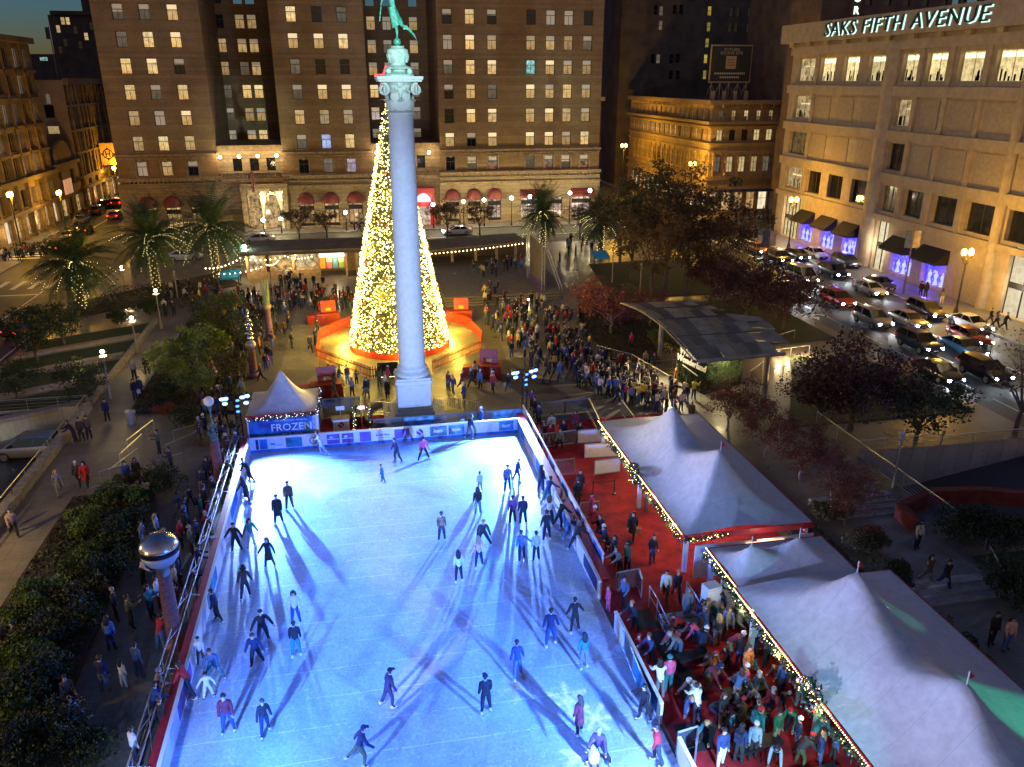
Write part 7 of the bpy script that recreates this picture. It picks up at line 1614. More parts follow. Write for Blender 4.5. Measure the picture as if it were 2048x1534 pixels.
# palms with fairy lights
def palm_meshes(seed, h, r, lit=True):
 rr = random.Random(seed); t = MB(); lf = MB(); bu = MB(); prof = []
 for i in range(22): z = h*i/21; rad_ = .42-.10*min(1,i/6)+(.14*max(0,(i-17)/4)) ; prof += [(rad_+.03,z),(rad_-.01,z+h/42)]
 t.lathe(prof, (0,0,0), 12)
 for k in range(125):
  a = rr.random()*6.283; e = rad(rr.uniform(-38,82)); L = r*rr.uniform(.98,1.2); d = Vector((math.cos(a)*math.cos(e),math.sin(a)*math.cos(e),math.sin(e))); side = Vector((-math.sin(a),math.cos(a),0)); p = Vector((0,0,h+.1)); pts = []
  for i in range(9): pts.append(p.copy()); p = p+d*(L/8); d = (d+Vector((0,0,-.135-.05*i/8))).normalized()
  for i in range(8):
   p0,p1 = pts[i],pts[i+1]; dd = (p1-p0).normalized(); up = dd.cross(side); w0 = .045*(1-i/9); lf.add([p0-side*w0,p0+side*w0,p1+side*w0*.8,p1-side*w0*.8],[(0,1,2,3)])
   if i < 1: continue
   for q in range(3):
    c = p0.lerp(p1,(q+.5)/3); ll = (.62*math.sin(math.pi*min(1,(i+q/3)/8.6+.08))+.18)*r/3.6
    for s in (-1,1): v = (side*s*.85+dd*.5-up*.0+Vector((0,0,-.38))).normalized(); lf.add([c-dd*.05,c+dd*.05,c+v*ll],[(0,1,2)])
   if lit and e < rad(30) and k % 4 == 0 and rr.random() < .6:
    for q in (0,.5): bu.octa(tuple(p0.lerp(p1,q)+Vector((0,0,.03))), .03)
 for i in range(int(h*15)):
  a = i*2.4; z = h*(i+.5)/(h*15); rr_ = .46; bu.octa((rr_*math.cos(a),rr_*math.sin(a),z), .034)
 return t.mesh('trunk', M('palm_trunk', (.10,.075,.045), .9, ns=8, na=.4, bump=.5), 30), lf.mesh('fronds', leafmat('palm_frond', (0.075,0.112,0.030))), bu.mesh('fairy_lights', glow('palm_bulb', (1,.80,.26), 6))
for i,(bx,by,cx,cy,r,l) in enumerate(((165,622,153,528,4.7,'leftmost lit palm with drooping fronds near the crosswalk'),(315,582,300,478,4.5,'lit palm between the leftmost palm and the tallest palm'),(435,557,430,455,5.2,'tallest lit palm in front of the hotel entrance'),(1085,497,1087,428,4.2,'brightly lit palm at the end of the right arcade'),(1200,517,1198,442,4.0,'far right lit palm beside the turquoise canopy'))):
 b = G(bx,by); z = atY(cx,cy,b.y).z; t = thing('palm_tree', l, 'palm', (b.x,b.y,0), i, 'palms wrapped in fairy lights'); a,f_,u = palm_meshes(20+i, z, r); put('trunk', a, t); put('crown', f_, t); put('fairy_lights', u, t)
# leafy ground cover over the planting beds
gc = MB(); rc = random.Random(5)
for (a,b,c_,d_,n) in ((-17.2,-12.6,20,45.4,9000),(-17.2,-10.2,59,84,7000),(21.8,23.4,14,46,3000),(21.5,28,64,84,4500),(-29,-16,88,100,3500)):
 for i in range(n):
  p = Vector((rc.uniform(a,b),rc.uniform(c_,d_),.2+rc.random()*.22)); d = Vector((rc.uniform(-1,1),rc.uniform(-1,1),rc.uniform(-.2,.9))).normalized(); e = d.cross(Vector((rc.uniform(-1,1),rc.uniform(-1,1),rc.uniform(-1,1)))).normalized(); L = rc.uniform(.12,.26); gc.add([p-d*L*.5,p+e*L*.28,p+d*L*.5,p-e*L*.28],[(0,1,2,3)], 0 if math.sin(p.x*1.1)+math.sin(p.y*.8) > -.4 else 1)
tag(gc.build('ground_cover', [L_DARK, L_OLIVE]), kind='stuff')
# ================================================================== vehicles (built once per body type, front = +X)
TYRE = M('tyre_rubber', (.015,.015,.015), .85, na=.1); RIM = M('alloy_rim', (.5,.5,.5), .3, .9, na=0); CGLASS = M('car_glass', (.01,.012,.015), .05, na=0, spec=.9); TRIMK = M('car_trim', (.015,.015,.016), .5, na=0)
HEADL = glow('headlight_on', (.85,.95,1), 110); HEADO = M('headlight_off', (.6,.62,.65), .15, na=0); TAILON = glow('tail_on', (1,.02,.02), 14); TAILD = M('tail_dim', (.3,.01,.012), .25, na=0, emit=(1,.02,.02), es=.6)
def paint(name, c, met=.3): return M('paint_'+name, c, .28, met, na=.0, coat=.8)
PAINT = {'white': paint('white',(.72,.71,.68),0), 'silver': paint('silver',(.42,.42,.42),.6), 'grey': paint('grey',(.10,.10,.105),.5), 'black': paint('black',(.012,.012,.014),.2), 'red': paint('red',(.42,.02,.025),.2), 'darkred': paint('darkred',(.22,.012,.02),.3), 'blue': paint('blue',(.05,.16,.32),.4), 'navy': paint('navy',(.015,.035,.08),.4), 'gold': paint('gold',(.40,.33,.22),.4), 'orange': paint('orange',(.55,.20,.03),.1)}
SPEC = {  # stations: x, belt z, half width, floor z ; cabin: base x0,x1 ; roof x0,x1,z, halfwidth
 'sedan': dict(L=4.75, st=[(-2.37,.78,.70,.42),(-2.2,.93,.82,.3),(-1.6,.98,.89,.22),(0,.96,.91,.2),(1.2,.93,.90,.22),(2.0,.82,.84,.28),(2.3,.68,.72,.36),(2.38,.58,.64,.42)], cab=(-1.75,1.25,-.95,.35,1.44,.80,.62)),
 'suv': dict(L=4.7, st=[(-2.34,.95,.74,.5),(-2.2,1.08,.86,.36),(-1.5,1.1,.92,.28),(0,1.08,.94,.26),(1.1,1.06,.93,.28),(2.0,.98,.88,.34),(2.27,.84,.78,.42),(2.35,.70,.68,.5)], cab=(-2.2,1.2,-1.85,.35,1.72,.86,.70)),
 'van': dict(L=5.0, st=[(-2.5,1.0,.82,.45),(-2.4,1.1,.94,.32),(-1.5,1.12,.97,.28),(0,1.1,.97,.26),(1.4,1.05,.96,.28),(2.15,.92,.92,.34),(2.42,.78,.82,.42),(2.5,.65,.72,.5)], cab=(-2.4,1.75,-2.2,.75,1.98,.90,.78))}
def build_car(kind):
 S = SPEC[kind]; root = bpy.data.objects.new('parked_car', None); C.objects.link(root); WL[root.name] = (0,0,0)
 g = MB(); rows = []
 for x,zb,w,zf in S['st']:
  hs = [(w*.86,zf),(w*.97,zf+.12),(w,zf+(zb-zf)*.5),(w*.985,zb-.12),(w*.93,zb-.02),(w*.55,zb+.03)]
  rows.append([(x,y,z) for y,z in hs]+[(x,0,S['st'][3][1]*0+zb+.045)]+[(x,-y,z) for y,z in reversed(hs)])
 rows = [list(r_) for r_ in rows]; g.grid(rows, 0)
 for r_,rev in ((rows[0],False),(rows[-1],True)): g.poly(r_ if not rev else list(reversed(r_)), 0)
 for a,b in zip(rows,rows[1:]): g.poly([a[0],a[-1],b[-1],b[0]],1)
 x0,x1,rx0,rx1,zr,wb,wr = S['cab']; zb = S['st'][3][1]-.02
 # roof shell and pillars in body paint
 n = 8; top = []
 for i in range(n+1): x = rx0+(rx1-rx0)*i/n; k = 4*(i/n)*(1-i/n); top.append([(x,wr*s,zr-.05+.05*k-.05*abs(s)**3) for s in (-1,-.6,-.2,.2,.6,1)])
 g.grid(top, 0); g.grid([[(p[0],p[1],p[2]-.045) for p in r_] for r_ in reversed(top)], 0)
 for s in (-1,1):
  for (xb,xr) in ((x0,rx0),(x1,rx1),((x0+x1)/2-.15,(rx0+rx1)/2-.05)): g.beam((xb,s*(wb+.03),zb+.02),(xr,s*(wr),zr-.06),.075,0)
 body = g.build('body', [PAINT['white'],TRIMK], root, 38)
 q = MB(); B = [(x0,-wb,zb),(x1,-wb,zb),(x1,wb,zb),(x0,wb,zb)]; T = [(rx0,-wr,zr-.07),(rx1,-wr,zr-.07),(rx1,wr,zr-.07),(rx0,wr,zr-.07)]
 q.add(B+T,[(0,1,5,4),(1,2,6,5),(2,3,7,6),(3,0,4,7)]); q.build('window_glass', CGLASS, root)
 m = MB()
 for s in (-1,1): m.obox((x1-.35,s*(wb+.17),zb+.12),.16,.16,.13,0)
 m.build('mirror', TRIMK, root)
 t = MB(); xf = S['st'][-1][0]; zf = S['st'][-1][3]; t.box(xf-.02,xf+.035,-.55,.55,zf-.02,zf+.16); t.box(-xf-.04,-xf+.03,-.6,.6,zf-.02,zf+.14); t.build('bumper', TRIMK, root)
 pl = MB(); pl.box(xf+.036,xf+.046,-.24,.24,zf+.0,zf+.11); pl.build('number_plate', M('plate', (.6,.6,.58), .5, na=0), root)
 R_ = .33 if kind == 'sedan' else .37; wx = S['L']*.29
 for x in (-wx,wx):
  for s in (-1,1):
   w = S['st'][3][2]; tt = MB(); tt.tube([(x,s*(w-.2),R_),(x,s*(w-.18),R_),(x,s*(w-.02),R_),(x,s*(w+.012),R_)],[R_*.93,R_,R_,R_*.93],20,0); wh = tt.build('wheel', TYRE, root, 40)
   r2 = MB(); r2.tube([(x,s*(w+.012),R_),(x,s*(w+.02),R_)],[R_*.66,R_*.62],16,0); r2.build('rim', RIM, wh)
 xh,zh,wh_ = S['st'][-2][0],S['st'][-2][1],S['st'][-2][2]
 for s in (-1,1):
  h = MB(); h.obox((xh-.02,s*(wh_-.14),zh-.10),.18,.34,.15,-s*.5); h.build('headlight', HEADL, root)
  h = MB(); h.obox((S['st'][1][0]-.06,s*(S['st'][1][2]-.14),S['st'][1][1]-.12),.14,.30,.14,s*.4); h.build('tail_light', TAILD, root)
 return root
CARS = {k: build_car(k) for k in SPEC}
USED = set(); BEAMS = []
def car(kind, x, y, h, col, label, lights='on', tail='dim', z=-.15, group='cars in the traffic', name='car'):
 o = CARS[kind]
 if kind not in USED: USED.add(kind); c = o
 else: c = copy_tree(o)
 c.name = name; c.location = (x,y,z); c.rotation_euler = (0,0,h); tag(c, label, 'car', group)
 for ch in c.children:
  b = ch.name.split('.')[0]
  if b == 'body': ch.material_slots[0].link = 'OBJECT'; ch.material_slots[0].material = PAINT[col]
  if b == 'headlight': ch.material_slots[0].link = 'OBJECT'; ch.material_slots[0].material = HEADL if lights == 'on' else HEADO
  if b == 'tail_light': ch.material_slots[0].link = 'OBJECT'; ch.material_slots[0].material = TAILON if tail == 'on' else TAILD
 if lights == 'on': BEAMS.append((Vector((x,y,z+.7)), Vector((math.cos(h),math.sin(h),0))))
 return c
S_ = -math.pi/2   # towards the camera
def cp(px,py): p = G(px,py,-.15); return p.x,p.y
def carp(kind,px,py,h,col,label,**k): x,y = cp(px,py); return car(kind,x,y,h,col,label,**k)
for a in (('van',1603,563,'white','white van coming down the middle lane'),('suv',1585,596,'white','white SUV with bright headlights half hidden by the maroon tree'),('suv',1673,610,'red','bright red hatchback behind the pale SUV'),('suv',1743,650,'silver','pale SUV with dazzling headlights beside the motorcycles'),('sedan',1815,650,'gold','cream saloon beside the pale SUV'),('suv',1850,633,'grey','grey SUV with lit headlights behind the red saloon'),('sedan',1938,657,'white','white saloon at the kerb by the lit lobby door'),('sedan',1935,683,'red','red saloon with warm headlights near the right edge'),('suv',1835,698,'navy','dark blue SUV in the lane by the dark trees'),('sedan',1922,705,'blue','steel blue saloon ahead of the dark blue SUV'),('suv',1965,755,'black','black SUV nearest the thin leaved tree'),('sedan',1872,755,'black','dark saloon half hidden by the garden trees'),('sedan',1738,587,'white','white saloon with sharp headlights in the second lane'),('suv',1665,553,'navy','dark teal SUV beside the parked silver car'),('sedan',1515,505,'orange','orange taxi far up the queue near the crossing'),('suv',1557,525,'black','black SUV in the queue left of the white parked car'),('sedan',1592,517,'grey','dark grey saloon in the queue by the white parked car')):
 carp(a[0],a[1],a[2],S_,a[3],a[4])
for a in (('suv',1690,533,'grey','silver grey SUV parked at the store kerb'),('sedan',1628,515,'white','white saloon parked at the kerb near the far awnings'),('sedan',1757,576,'grey','grey saloon parked at the kerb with violet reflections')): carp(a[0],a[1],a[2],S_,a[3],a[4],lights='off',group='cars parked at the store kerb')
N_ = math.pi/2
for a in (('sedan',50,668,'darkred','red saloon with glowing tail lights on the left road',N_-.3,'on'),('sedan',170,467,'black','dark saloon with red tail lights beyond the left crosswalk',N_,'on'),('suv',112,503,'black','dark SUV with red tail lights waiting at the left crosswalk',N_,'on'),('sedan',232,437,'darkred','red lit saloon behind the palms on the side street',N_,'on'),('suv',238,412,'red','red SUV climbing the side street',N_,'on')): carp(a[0],a[1],a[2],a[5],a[3],a[4],lights='off',tail=a[6],group='cars on the left street')
for a in (('sedan',165,446,'silver','silver saloon parked outside the low gabled shop',N_),('suv',196,428,'grey','grey SUV parked up the side street',N_),('sedan',140,478,'white','pale car parked at the kerb by the ornate building',N_),('suv',215,415,'black','black SUV parked below the yellow blade sign',N_)): carp(a[0],a[1],a[2],a[5],a[3],a[4],lights='off',group='cars parked on the left street')
for a in (('sedan',518,485,'white','white saloon with red tail light in front of the hotel entrance',math.pi,'off'),('suv',1022,433,'white','white SUV by the globe lamp before the pink shop windows',0,'off'),('sedan',915,469,'white','white saloon with headlights behind the brown street trees',math.pi,'on'),('suv',1160,418,'silver','silver SUV outside the pink shop windows',0,'off'),('sedan',370,520,'white','white saloon glimpsed between the two big palms',0,'off'),('sedan',1190,432,'gold','beige saloon by the right lit palm',0,'off')): carp(a[0],a[1],a[2],a[5],a[3],a[4],lights=a[6],group='cars on the hotel street')
p = G(62,912,-2.1); car('suv', p.x, p.y, math.pi-.05, 'silver', 'silver SUV on the garage ramp below the tiled wall', z=-2.1, group='cars on the garage ramps')
# motorcycles
def build_bike():
 r = bpy.data.objects.new('motorcycle', None); C.objects.link(r); WL[r.name] = (0,0,0)
 for x in (-.68,.70):
  g = MB(); pts = [(x+.29*math.cos(2*math.pi*k/16),0,.31+.29*math.sin(2*math.pi*k/16)) for k in range(17)]; g.tube(pts,.06,6,caps=False); w = g.build('wheel', TYRE, r); q = MB(); q.tube([(x,-.04,.31),(x,.04,.31)],[.16,.16],10); q.build('rim', RIM, w)
 g = MB(); g.tube([(-.68,0,.31),(-.1,0,.42),(.25,0,.5),(.45,0,.85)],.045,6); g.tube([(.70,.06,.31),(.42,.06,.98)],.03,6); g.tube([(.70,-.06,.31),(.42,-.06,.98)],.03,6); g.obox((.02,0,.42),.42,.3,.32,0); g.build('frame', DARKM, r)
 g = MB(); g.tube([(-.05,0,.75),(.12,0,.82),(.36,0,.80)],[.10,.17,.10],10); g.build('fuel_tank', PAINT['navy'], r, 50)
 g = MB(); g.tube([(-.75,0,.80),(-.4,0,.74),(-.08,0,.74)],[.07,.13,.10],8); g.build('seat', TRIMK, r, 50)
 g = MB(); g.tube([(.30,.36,1.05),(.42,.1,1.0),(.42,-.1,1.0),(.30,-.36,1.05)],.02,6); g.build('handlebar', STEEL, r)
 g = MB(); g.ball((.55,0,.86),.09,8); g.build('headlight', HEADO, r)
 return r
mb_ = build_bike()
for i,(px,py,a,l) in enumerate(((1683,672,.9,'left motorcycle of the three parked beside the pale SUV'),(1702,672,.8,'middle motorcycle of the three parked beside the pale SUV'),(1722,676,.7,'right motorcycle of the three parked beside the pale SUV'))):
 o = mb_ if i == 0 else copy_tree(mb_); x,y = cp(px,py); o.location = (x,y,-.15); o.rotation_euler = (0,0,a); tag(o,l,'motorcycle','parked motorcycles')
# ================================================================== people
SKIN = M('skin', (.50,.31,.22), .6, na=0); SKIND = M('skin_dark', (.22,.12,.08), .6, na=0)
COATS = {'black':(.012,.012,.014),'charcoal':(.035,.035,.038),'navy':(.012,.02,.06),'dark blue':(.02,.05,.16),'denim blue':(.07,.13,.26),'grey':(.17,.17,.17),'white':(.68,.68,.66),'cream':(.58,.50,.36),'tan':(.36,.25,.14),'brown':(.11,.065,.035),'olive':(.09,.10,.04),'green':(.02,.15,.07),'teal':(.02,.17,.19),'red':(.42,.02,.025),'maroon':(.13,.015,.025),'pink':(.62,.10,.24),'magenta':(.5,.03,.2),'orange':(.55,.19,.05),'peach':(.7,.36,.25),'yellow':(.62,.45,.06),'purple':(.12,.05,.22),'pale blue':(.32,.46,.58)}
CM = {k: M('cloth_'+k.replace(' ','_'), v, .85, ns=9, na=.15) for k,v in COATS.items()}
HAIR = {'dark':M('hair_dark', (.015,.01,.008), .6, na=0),'brown':M('hair_brown', (.06,.032,.016), .6, na=0),'blond':M('hair_blond', (.32,.2,.08), .6, na=0),'grey':M('hair_grey', (.3,.29,.28), .6, na=0)}
SHOE = M('shoe_dark', (.02,.018,.016), .6, na=0); SHOEW = M('shoe_pale', (.55,.55,.55), .5, na=0); BLADE = M('skate_blade', (.6,.6,.62), .2, 1, na=0)
def rotx(v, a): c,s = math.cos(a),math.sin(a); return Vector((v.x, v.y*c-v.z*s, v.y*s+v.z*c))
def pose_mesh(name, lean=0.05, arms=((.06,.05,.18),(.06,.05,.18)), legs=((.05,.04,.05),(-.05,.04,.05)), sit=False, head=0.0, twist=0.0, skates=False):
 """front faces -Y. arms: (out, forward, elbow) left/right ; legs: (forward, out, knee)"""
 V=[];E=[];Rd=[];reg=[]
 def add(p,r,parent,g): V.append(Vector(p)); Rd.append(r); reg.append(g); i=len(V)-1; (E.append((parent,i)) if parent is not None else None); return i
 pel = Vector((0,0,.93)); up = lambda z,y=0,x=0: pel+rotx(Vector((x,y,z)), lean)
 a = add(pel,.15,None,1); b = add(up(.13),.145,a,0); c = add(up(.32),.172,b,0); d = add(up(.47),.14,c,0); n = add(up(.56),.052,d,2)
 hd = lambda z,y: up(.56)+rotx(Vector((0,y,z)), lean*.4+head)
 h0 = add(hd(.07,-.01),.075,n,2); h1 = add(hd(.155,-.012),.096,h0,2); h2 = add(hd(.225,-.002),.072,h1,3)
 nose = add(hd(.135,-.112),.014,h1,2)
 hands = []; feet = []
 for s,(o,f,e) in zip((-1,1),arms):
  sh = add(up(.455,0,s*.17),.084,d,0)
  dv = Vector((s*math.sin(o),0,-math.cos(o))); dv = rotx(dv, -f+lean*.5)
  el = add(V[sh]+dv*.28,.066,sh,0); dv2 = rotx(dv,-e); dv2 = Vector((dv2.x-s*.25*math.sin(e)*.6,dv2.y,dv2.z)).normalized(); wr = add(V[el]+dv2*.24,.050,el,0); ha = add(V[wr]+dv2*.075,.034,wr,2); hands.append((V[ha].copy(),dv2.copy(),s))
 for s,(f,o,k) in zip((-1,1),legs):
  hp = add(pel+Vector((s*.085,0,-.04)),.115,a,1); dv = rotx(Vector((s*math.sin(o),0,-math.cos(o))), -f); kn = add(V[hp]+dv*.42,.080,hp,1); dv2 = rotx(dv,k); an = add(V[kn]+dv2*.40,.056,kn,1); to = add(V[an]+Vector((s*.03,-.13,-.045)) if not sit or k > .5 else V[an]+Vector((s*.03,-.12,.06)),.042,an,4); feet.append((V[an].copy(),V[to].copy()))
 me = skin_mesh(V,E,Rd,name,1)
 mb = MB(); mb.v = [tuple(v.co) for v in me.vertices]; mb.f = [tuple(p.vertices) for p in me.polygons]; mb.m = []
 segs = [(V[i],V[j],reg[j],(Rd[i]+Rd[j])/2) for i,j in E]
 for p in me.polygons:
  q = p.center; best = 9; g = 0
  for A,B,r_,w in segs:
   ab = B-A; t = max(0,min(1,(q-A).dot(ab)/max(ab.length_squared,1e-9))); dd = (q-(A+ab*t)).length/w
   if dd < best: best = dd; g = r_
  loc = q-hd(.14,0); loc = rotx(loc,-(lean*.4+head))
  if g == 2 and loc.length < .2 and loc.z > -.09 and (loc.y > .0 or loc.z > .075): g = 3
  mb.m.append(g)
 bpy.data.meshes.remove(me)
 for P_,dv,s in hands:   # five separate fingers
  sd = dv.cross(Vector((0,1,0))); sd = sd.normalized() if sd.length > .1 else Vector((1,0,0))
  for k,(off,L) in enumerate(((-.024,.060),(-.008,.072),(.008,.068),(.024,.052))):
   q = P_+dv*.02+sd*off; mb.tube([q,q+dv*L*.5+Vector((0,-.006,0)),q+dv*L+Vector((0,-.022,0))],[.0085,.008,.006],5,2)
  q = P_-dv*.02-sd*.028*s; mb.tube([q,q-sd*.03*s+dv*.03,q-sd*.03*s+dv*.06],[.010,.009,.007],5,2)
 zmin = min(v[2] for v in mb.v); lift = .075 if skates else 0
 sk = None
 if skates:
  sk = []
  for an,to in feet:
   dz = -zmin; x0 = (an+to)/2; yy = (to-an); ang = math.atan2(yy.y,yy.x); zt = min(an.z,to.z)
   k1 = MB(); sk.append(k1); k1.tube([an+Vector((0,.03,.06)),an+Vector((0,.03,-.03))],[.062,.066],8,0); k1.tube([an+Vector((0,.05,-.05)),an+(to-an)*.5+Vector((0,0,-.025)),to+Vector((0,-.03,-.005))],[.052,.05,.04],8,0)
   k1.obox((x0.x,x0.y,zt-.075),.30,.012,.04,ang,1); k1.obox((x0.x+.06*math.cos(ang),x0.y+.06*math.sin(ang),zt-.055),.03,.02,.05,ang,1); k1.obox((x0.x-.08*math.cos(ang),x0.y-.08*math.sin(ang),zt-.05),.03,.02,.05,ang,1)
  zmin = min(zmin, min(v[2] for k1 in sk for v in k1.v))
  for k1 in sk: k1.v = [(x,y,z-zmin) for x,y,z in k1.v]
  sk = [k1.mesh(name+'_skate', [SHOEW,BLADE], 50) for k1 in sk]
 mb.v = [(x,y,z-zmin) for x,y,z in mb.v]
 dz = -zmin; hc = hd(.155,-.008)+Vector((0,0,dz)); ch = up(.36,.0)+Vector((0,0,dz)); wst = up(.05)+Vector((0,0,dz))
 m = mb.mesh(name, [CM['black'],CM['charcoal'],SKIN,HAIR['dark'],SHOE], True)
 return dict(mesh=m, head=hc, hang=lean*.4+head, chest=ch, lean=lean, waist=wst, skates=sk)
st_ = ((.04,.05,.04),(-.04,.05,.04))
POSES = {
 'stand': pose_mesh('standing', .03), 'pockets': pose_mesh('standing_pockets', .05, ((.14,-.25,1.0),(.14,-.25,1.0))), 'phone': pose_mesh('holding_phone', .0, ((.2,.8,1.5),(.2,.7,1.4)), head=-.1),
 'walk': pose_mesh('walking', .08, ((.06,.4,.3),(.06,-.35,.25)), ((-.38,.03,.35),(.42,.03,.12))), 'walk2': pose_mesh('striding', .1, ((.07,-.35,.3),(.07,.45,.4)), ((.36,.03,.1),(-.35,.03,.45))),
 'wave': pose_mesh('waving', .02, ((.15,.1,.2),(2.6,.0,.3))), 'lean': pose_mesh('leaning', .42, ((.25,.75,.7),(.25,.75,.7)), ((.0,.06,.1),(-.15,.06,.05)), head=-.25),
 'sit': pose_mesh('sitting', .05, ((.15,.35,.9),(.15,.35,.9)), ((1.45,.12,1.45),(1.45,.12,1.45)), sit=True), 'bend': pose_mesh('bending_to_boots', .95, ((.12,1.2,.15),(.12,1.25,.1)), ((1.4,.14,1.35),(1.5,.14,1.3)), sit=True, head=-.1),
 'crouch': pose_mesh('stooping', .9, ((.2,.8,.3),(.2,.9,.3)), ((.35,.1,.6),(.15,.1,.4))),
 's_glide': pose_mesh('gliding', .22, ((.28,.15,.35),(.25,-.1,.3)), ((.25,.12,.35),(-.18,.12,.25)), skates=True), 's_push': pose_mesh('pushing', .32, ((.35,.55,.6),(.3,-.5,.3)), ((.38,.08,.55),(-.5,.22,.2)), skates=True),
 's_out': pose_mesh('balancing', .12, ((.56,.2,.3),(.45,.0,.35)), ((.1,.16,.2),(-.1,.16,.15)), skates=True), 's_stand': pose_mesh('standing_skater', .05, ((.1,.1,.35),(.1,.05,.3)), ((.06,.1,.08),(-.06,.1,.08)), skates=True),
 's_one': pose_mesh('one_arm_out', .15, ((.75,.25,.2),(.1,.1,.3)), ((.2,.1,.25),(-.2,.1,.2)), skates=True), 's_rail': pose_mesh('holding_rail', .5, ((.5,.9,.3),(.4,.6,.3)), ((.15,.12,.3),(-.3,.15,.2)), head=-.2, skates=True), 's_wide': pose_mesh('wide_legs', .3, ((.3,.5,.5),(.28,.4,.5)), ((.2,.32,.25),(-.05,.36,.2)), skates=True)}
def cap_mesh(name, mat, long=False, beanie=False, hood=False, cap=False):
 g = MB(); r = .108 if not beanie else .113
 zs = 11; rows = []
 for i in range(zs):
  t = i/(zs-1); ph = math.pi*.5*(1-t)-.35*(1-t); z = r*1.12*math.sin(ph+.0)+.015; q = r*math.cos(ph); rows.append([(q*math.sin(2*math.pi*k/14)*.93, .012+q*math.cos(2*math.pi*k/14) if (i < 0) else .012+q*math.cos(2*math.pi*k/14)*1.02, z+ (.055 if math.cos(2*math.pi*k/14) < -.2 and t > .6 else 0)*(t-.6)) for k in range(14)])
 g.grid(rows, closed=True); g.poly(rows[0])
 if long:
  for i in range(9): a = -1.15+2.3*i/8; g.tube([(.09*math.sin(a),.03+.075*math.cos(a),.03),(.105*math.sin(a),.05+.09*math.cos(a),-.12),(.10*math.sin(a),.07+.07*math.cos(a),-.30)],[.035,.04,.02],6)
 if hood: g.lathe([(.10,-.11),(.145,-.07),(.135,-.02),(.105,-.01)],(0,.03,-.02),12)
 if beanie: g.ball((0,.01,.145),.03,6)
 if cap: g.add([(-.075,-.09,.055),(.075,-.09,.055),(.06,-.185,.035),(-.06,-.185,.035),(-.075,-.09,.04),(.075,-.09,.04),(.06,-.185,.025),(-.06,-.185,.025)],[(0,3,2,1),(4,5,6,7),(3,7,6,2)])
 return g.mesh(name, mat, 60)
HM = {('short',k):cap_mesh('short_hair',m) for k,m in HAIR.items()}; HM.update({('long',k):cap_mesh('long_hair',m,True) for k,m in HAIR.items()})
HATS = {k:cap_mesh('beanie', CM[k], beanie=True) for k in ('black','red','white','grey','navy','orange','teal','maroon','tan')}; CAPS = {k:cap_mesh('peaked_cap', CM[k], cap=True) for k in ('black','navy','white')}
HOODS = {k:cap_mesh('hood', CM[k], hood=True) for k in ('black','navy','grey','olive')}
def skirt(): g = MB(); g.grid([[((.155+.05*t)*math.cos(2*math.pi*k/14),(.125+.045*t)*math.sin(2*math.pi*k/14),.13-.62*t) for k in range(14)] for t in (0,.35,.7,1)], closed=True); return g
SKIRT = {}
def pack(): g = MB(); g.obox((0,.19,0),.27,.14,.40,0); g.obox((0,.27,-.06),.2,.05,.2,0); [g.tube([(s*.1,.14,.16),(s*.11,-.02,.22),(s*.11,-.15,.1),(s*.11,-.02,-.12)],.016,5) for s in (-1,1)]; return g
PACKS = {k:pack().mesh('backpack', CM[k]) for k in ('black','grey','navy','teal')}
BAGS = {k:(lambda g:(g.obox((0,0,-.16),.26,.10,.28,0), g.tube([(-.08,0,-.02),(-.06,0,.10),(.06,0,.10),(.08,0,-.02)],.01,5), g.mesh('bag',CM[k]))[-1])(MB()) for k in ('white','tan','black')}
PC = []; LABELS = set(); RP = random.Random(11)
def person(x, y, face, pose, coat, legs='charcoal', hair=('short','dark'), label='', group=None, s=1.0, z=0.0, long=False, bag=None, back=None, shoe=None, skin=None):
 """face: heading in degrees, 0 = towards +X, -90 = towards the camera"""
 P = POSES[pose]; o = put('person', P['mesh'], None, (x,y,z), rad(face+90), (s*RP.uniform(.94,1.14),s*RP.uniform(.95,1.12),s))
 L_ = [CM[coat],CM[legs],skin or SKIN,None,shoe or SHOE]; hk,hc = hair
 hm = CM[hc] if hk in ('hat','cap','hood') else HAIR[hc]; L_[3] = HAIR['dark'] if hk in ('hat','cap') else hm
 for sl,m in zip(o.material_slots,L_): sl.link = 'OBJECT'; sl.material = m
 me = {'hat':HATS,'cap':CAPS,'hood':HOODS}.get(hk,{}).get(hc) if hk in ('hat','cap','hood') else HM[(hk,hc)]
 h = put({'hat':'hat','cap':'cap','hood':'hood'}.get(hk,'hair'), me, o, P['head']); h.rotation_euler = (P['hang'],0,0)
 for km in P['skates'] or []: put('skate', km, o)
 if long:
  if coat not in SKIRT: SKIRT[coat] = skirt().mesh('coat_skirt', CM[coat])
  put('coat_skirt', SKIRT[coat], o, P['waist'])
 if back: b = put('backpack', PACKS[back], o, P['chest']); b.rotation_euler = (P['lean'],0,0)
 if bag: put('bag', BAGS[bag], o, (P['waist'].x+.30, P['waist'].y-.03, P['waist'].z-.16))
 tag(o, label, 'person', group); PC.append(o); return o
def pp(px,py,z=0.0): p = G(px,py,z); return p.x,p.y
IC = 'skaters on the ice'
def sk(px,py,face,pose,coat,legs,hair,label,**k): x,y = pp(px,py,.03); person(x,y,face,pose,coat,legs,hair,label,IC,z=.032,**k)
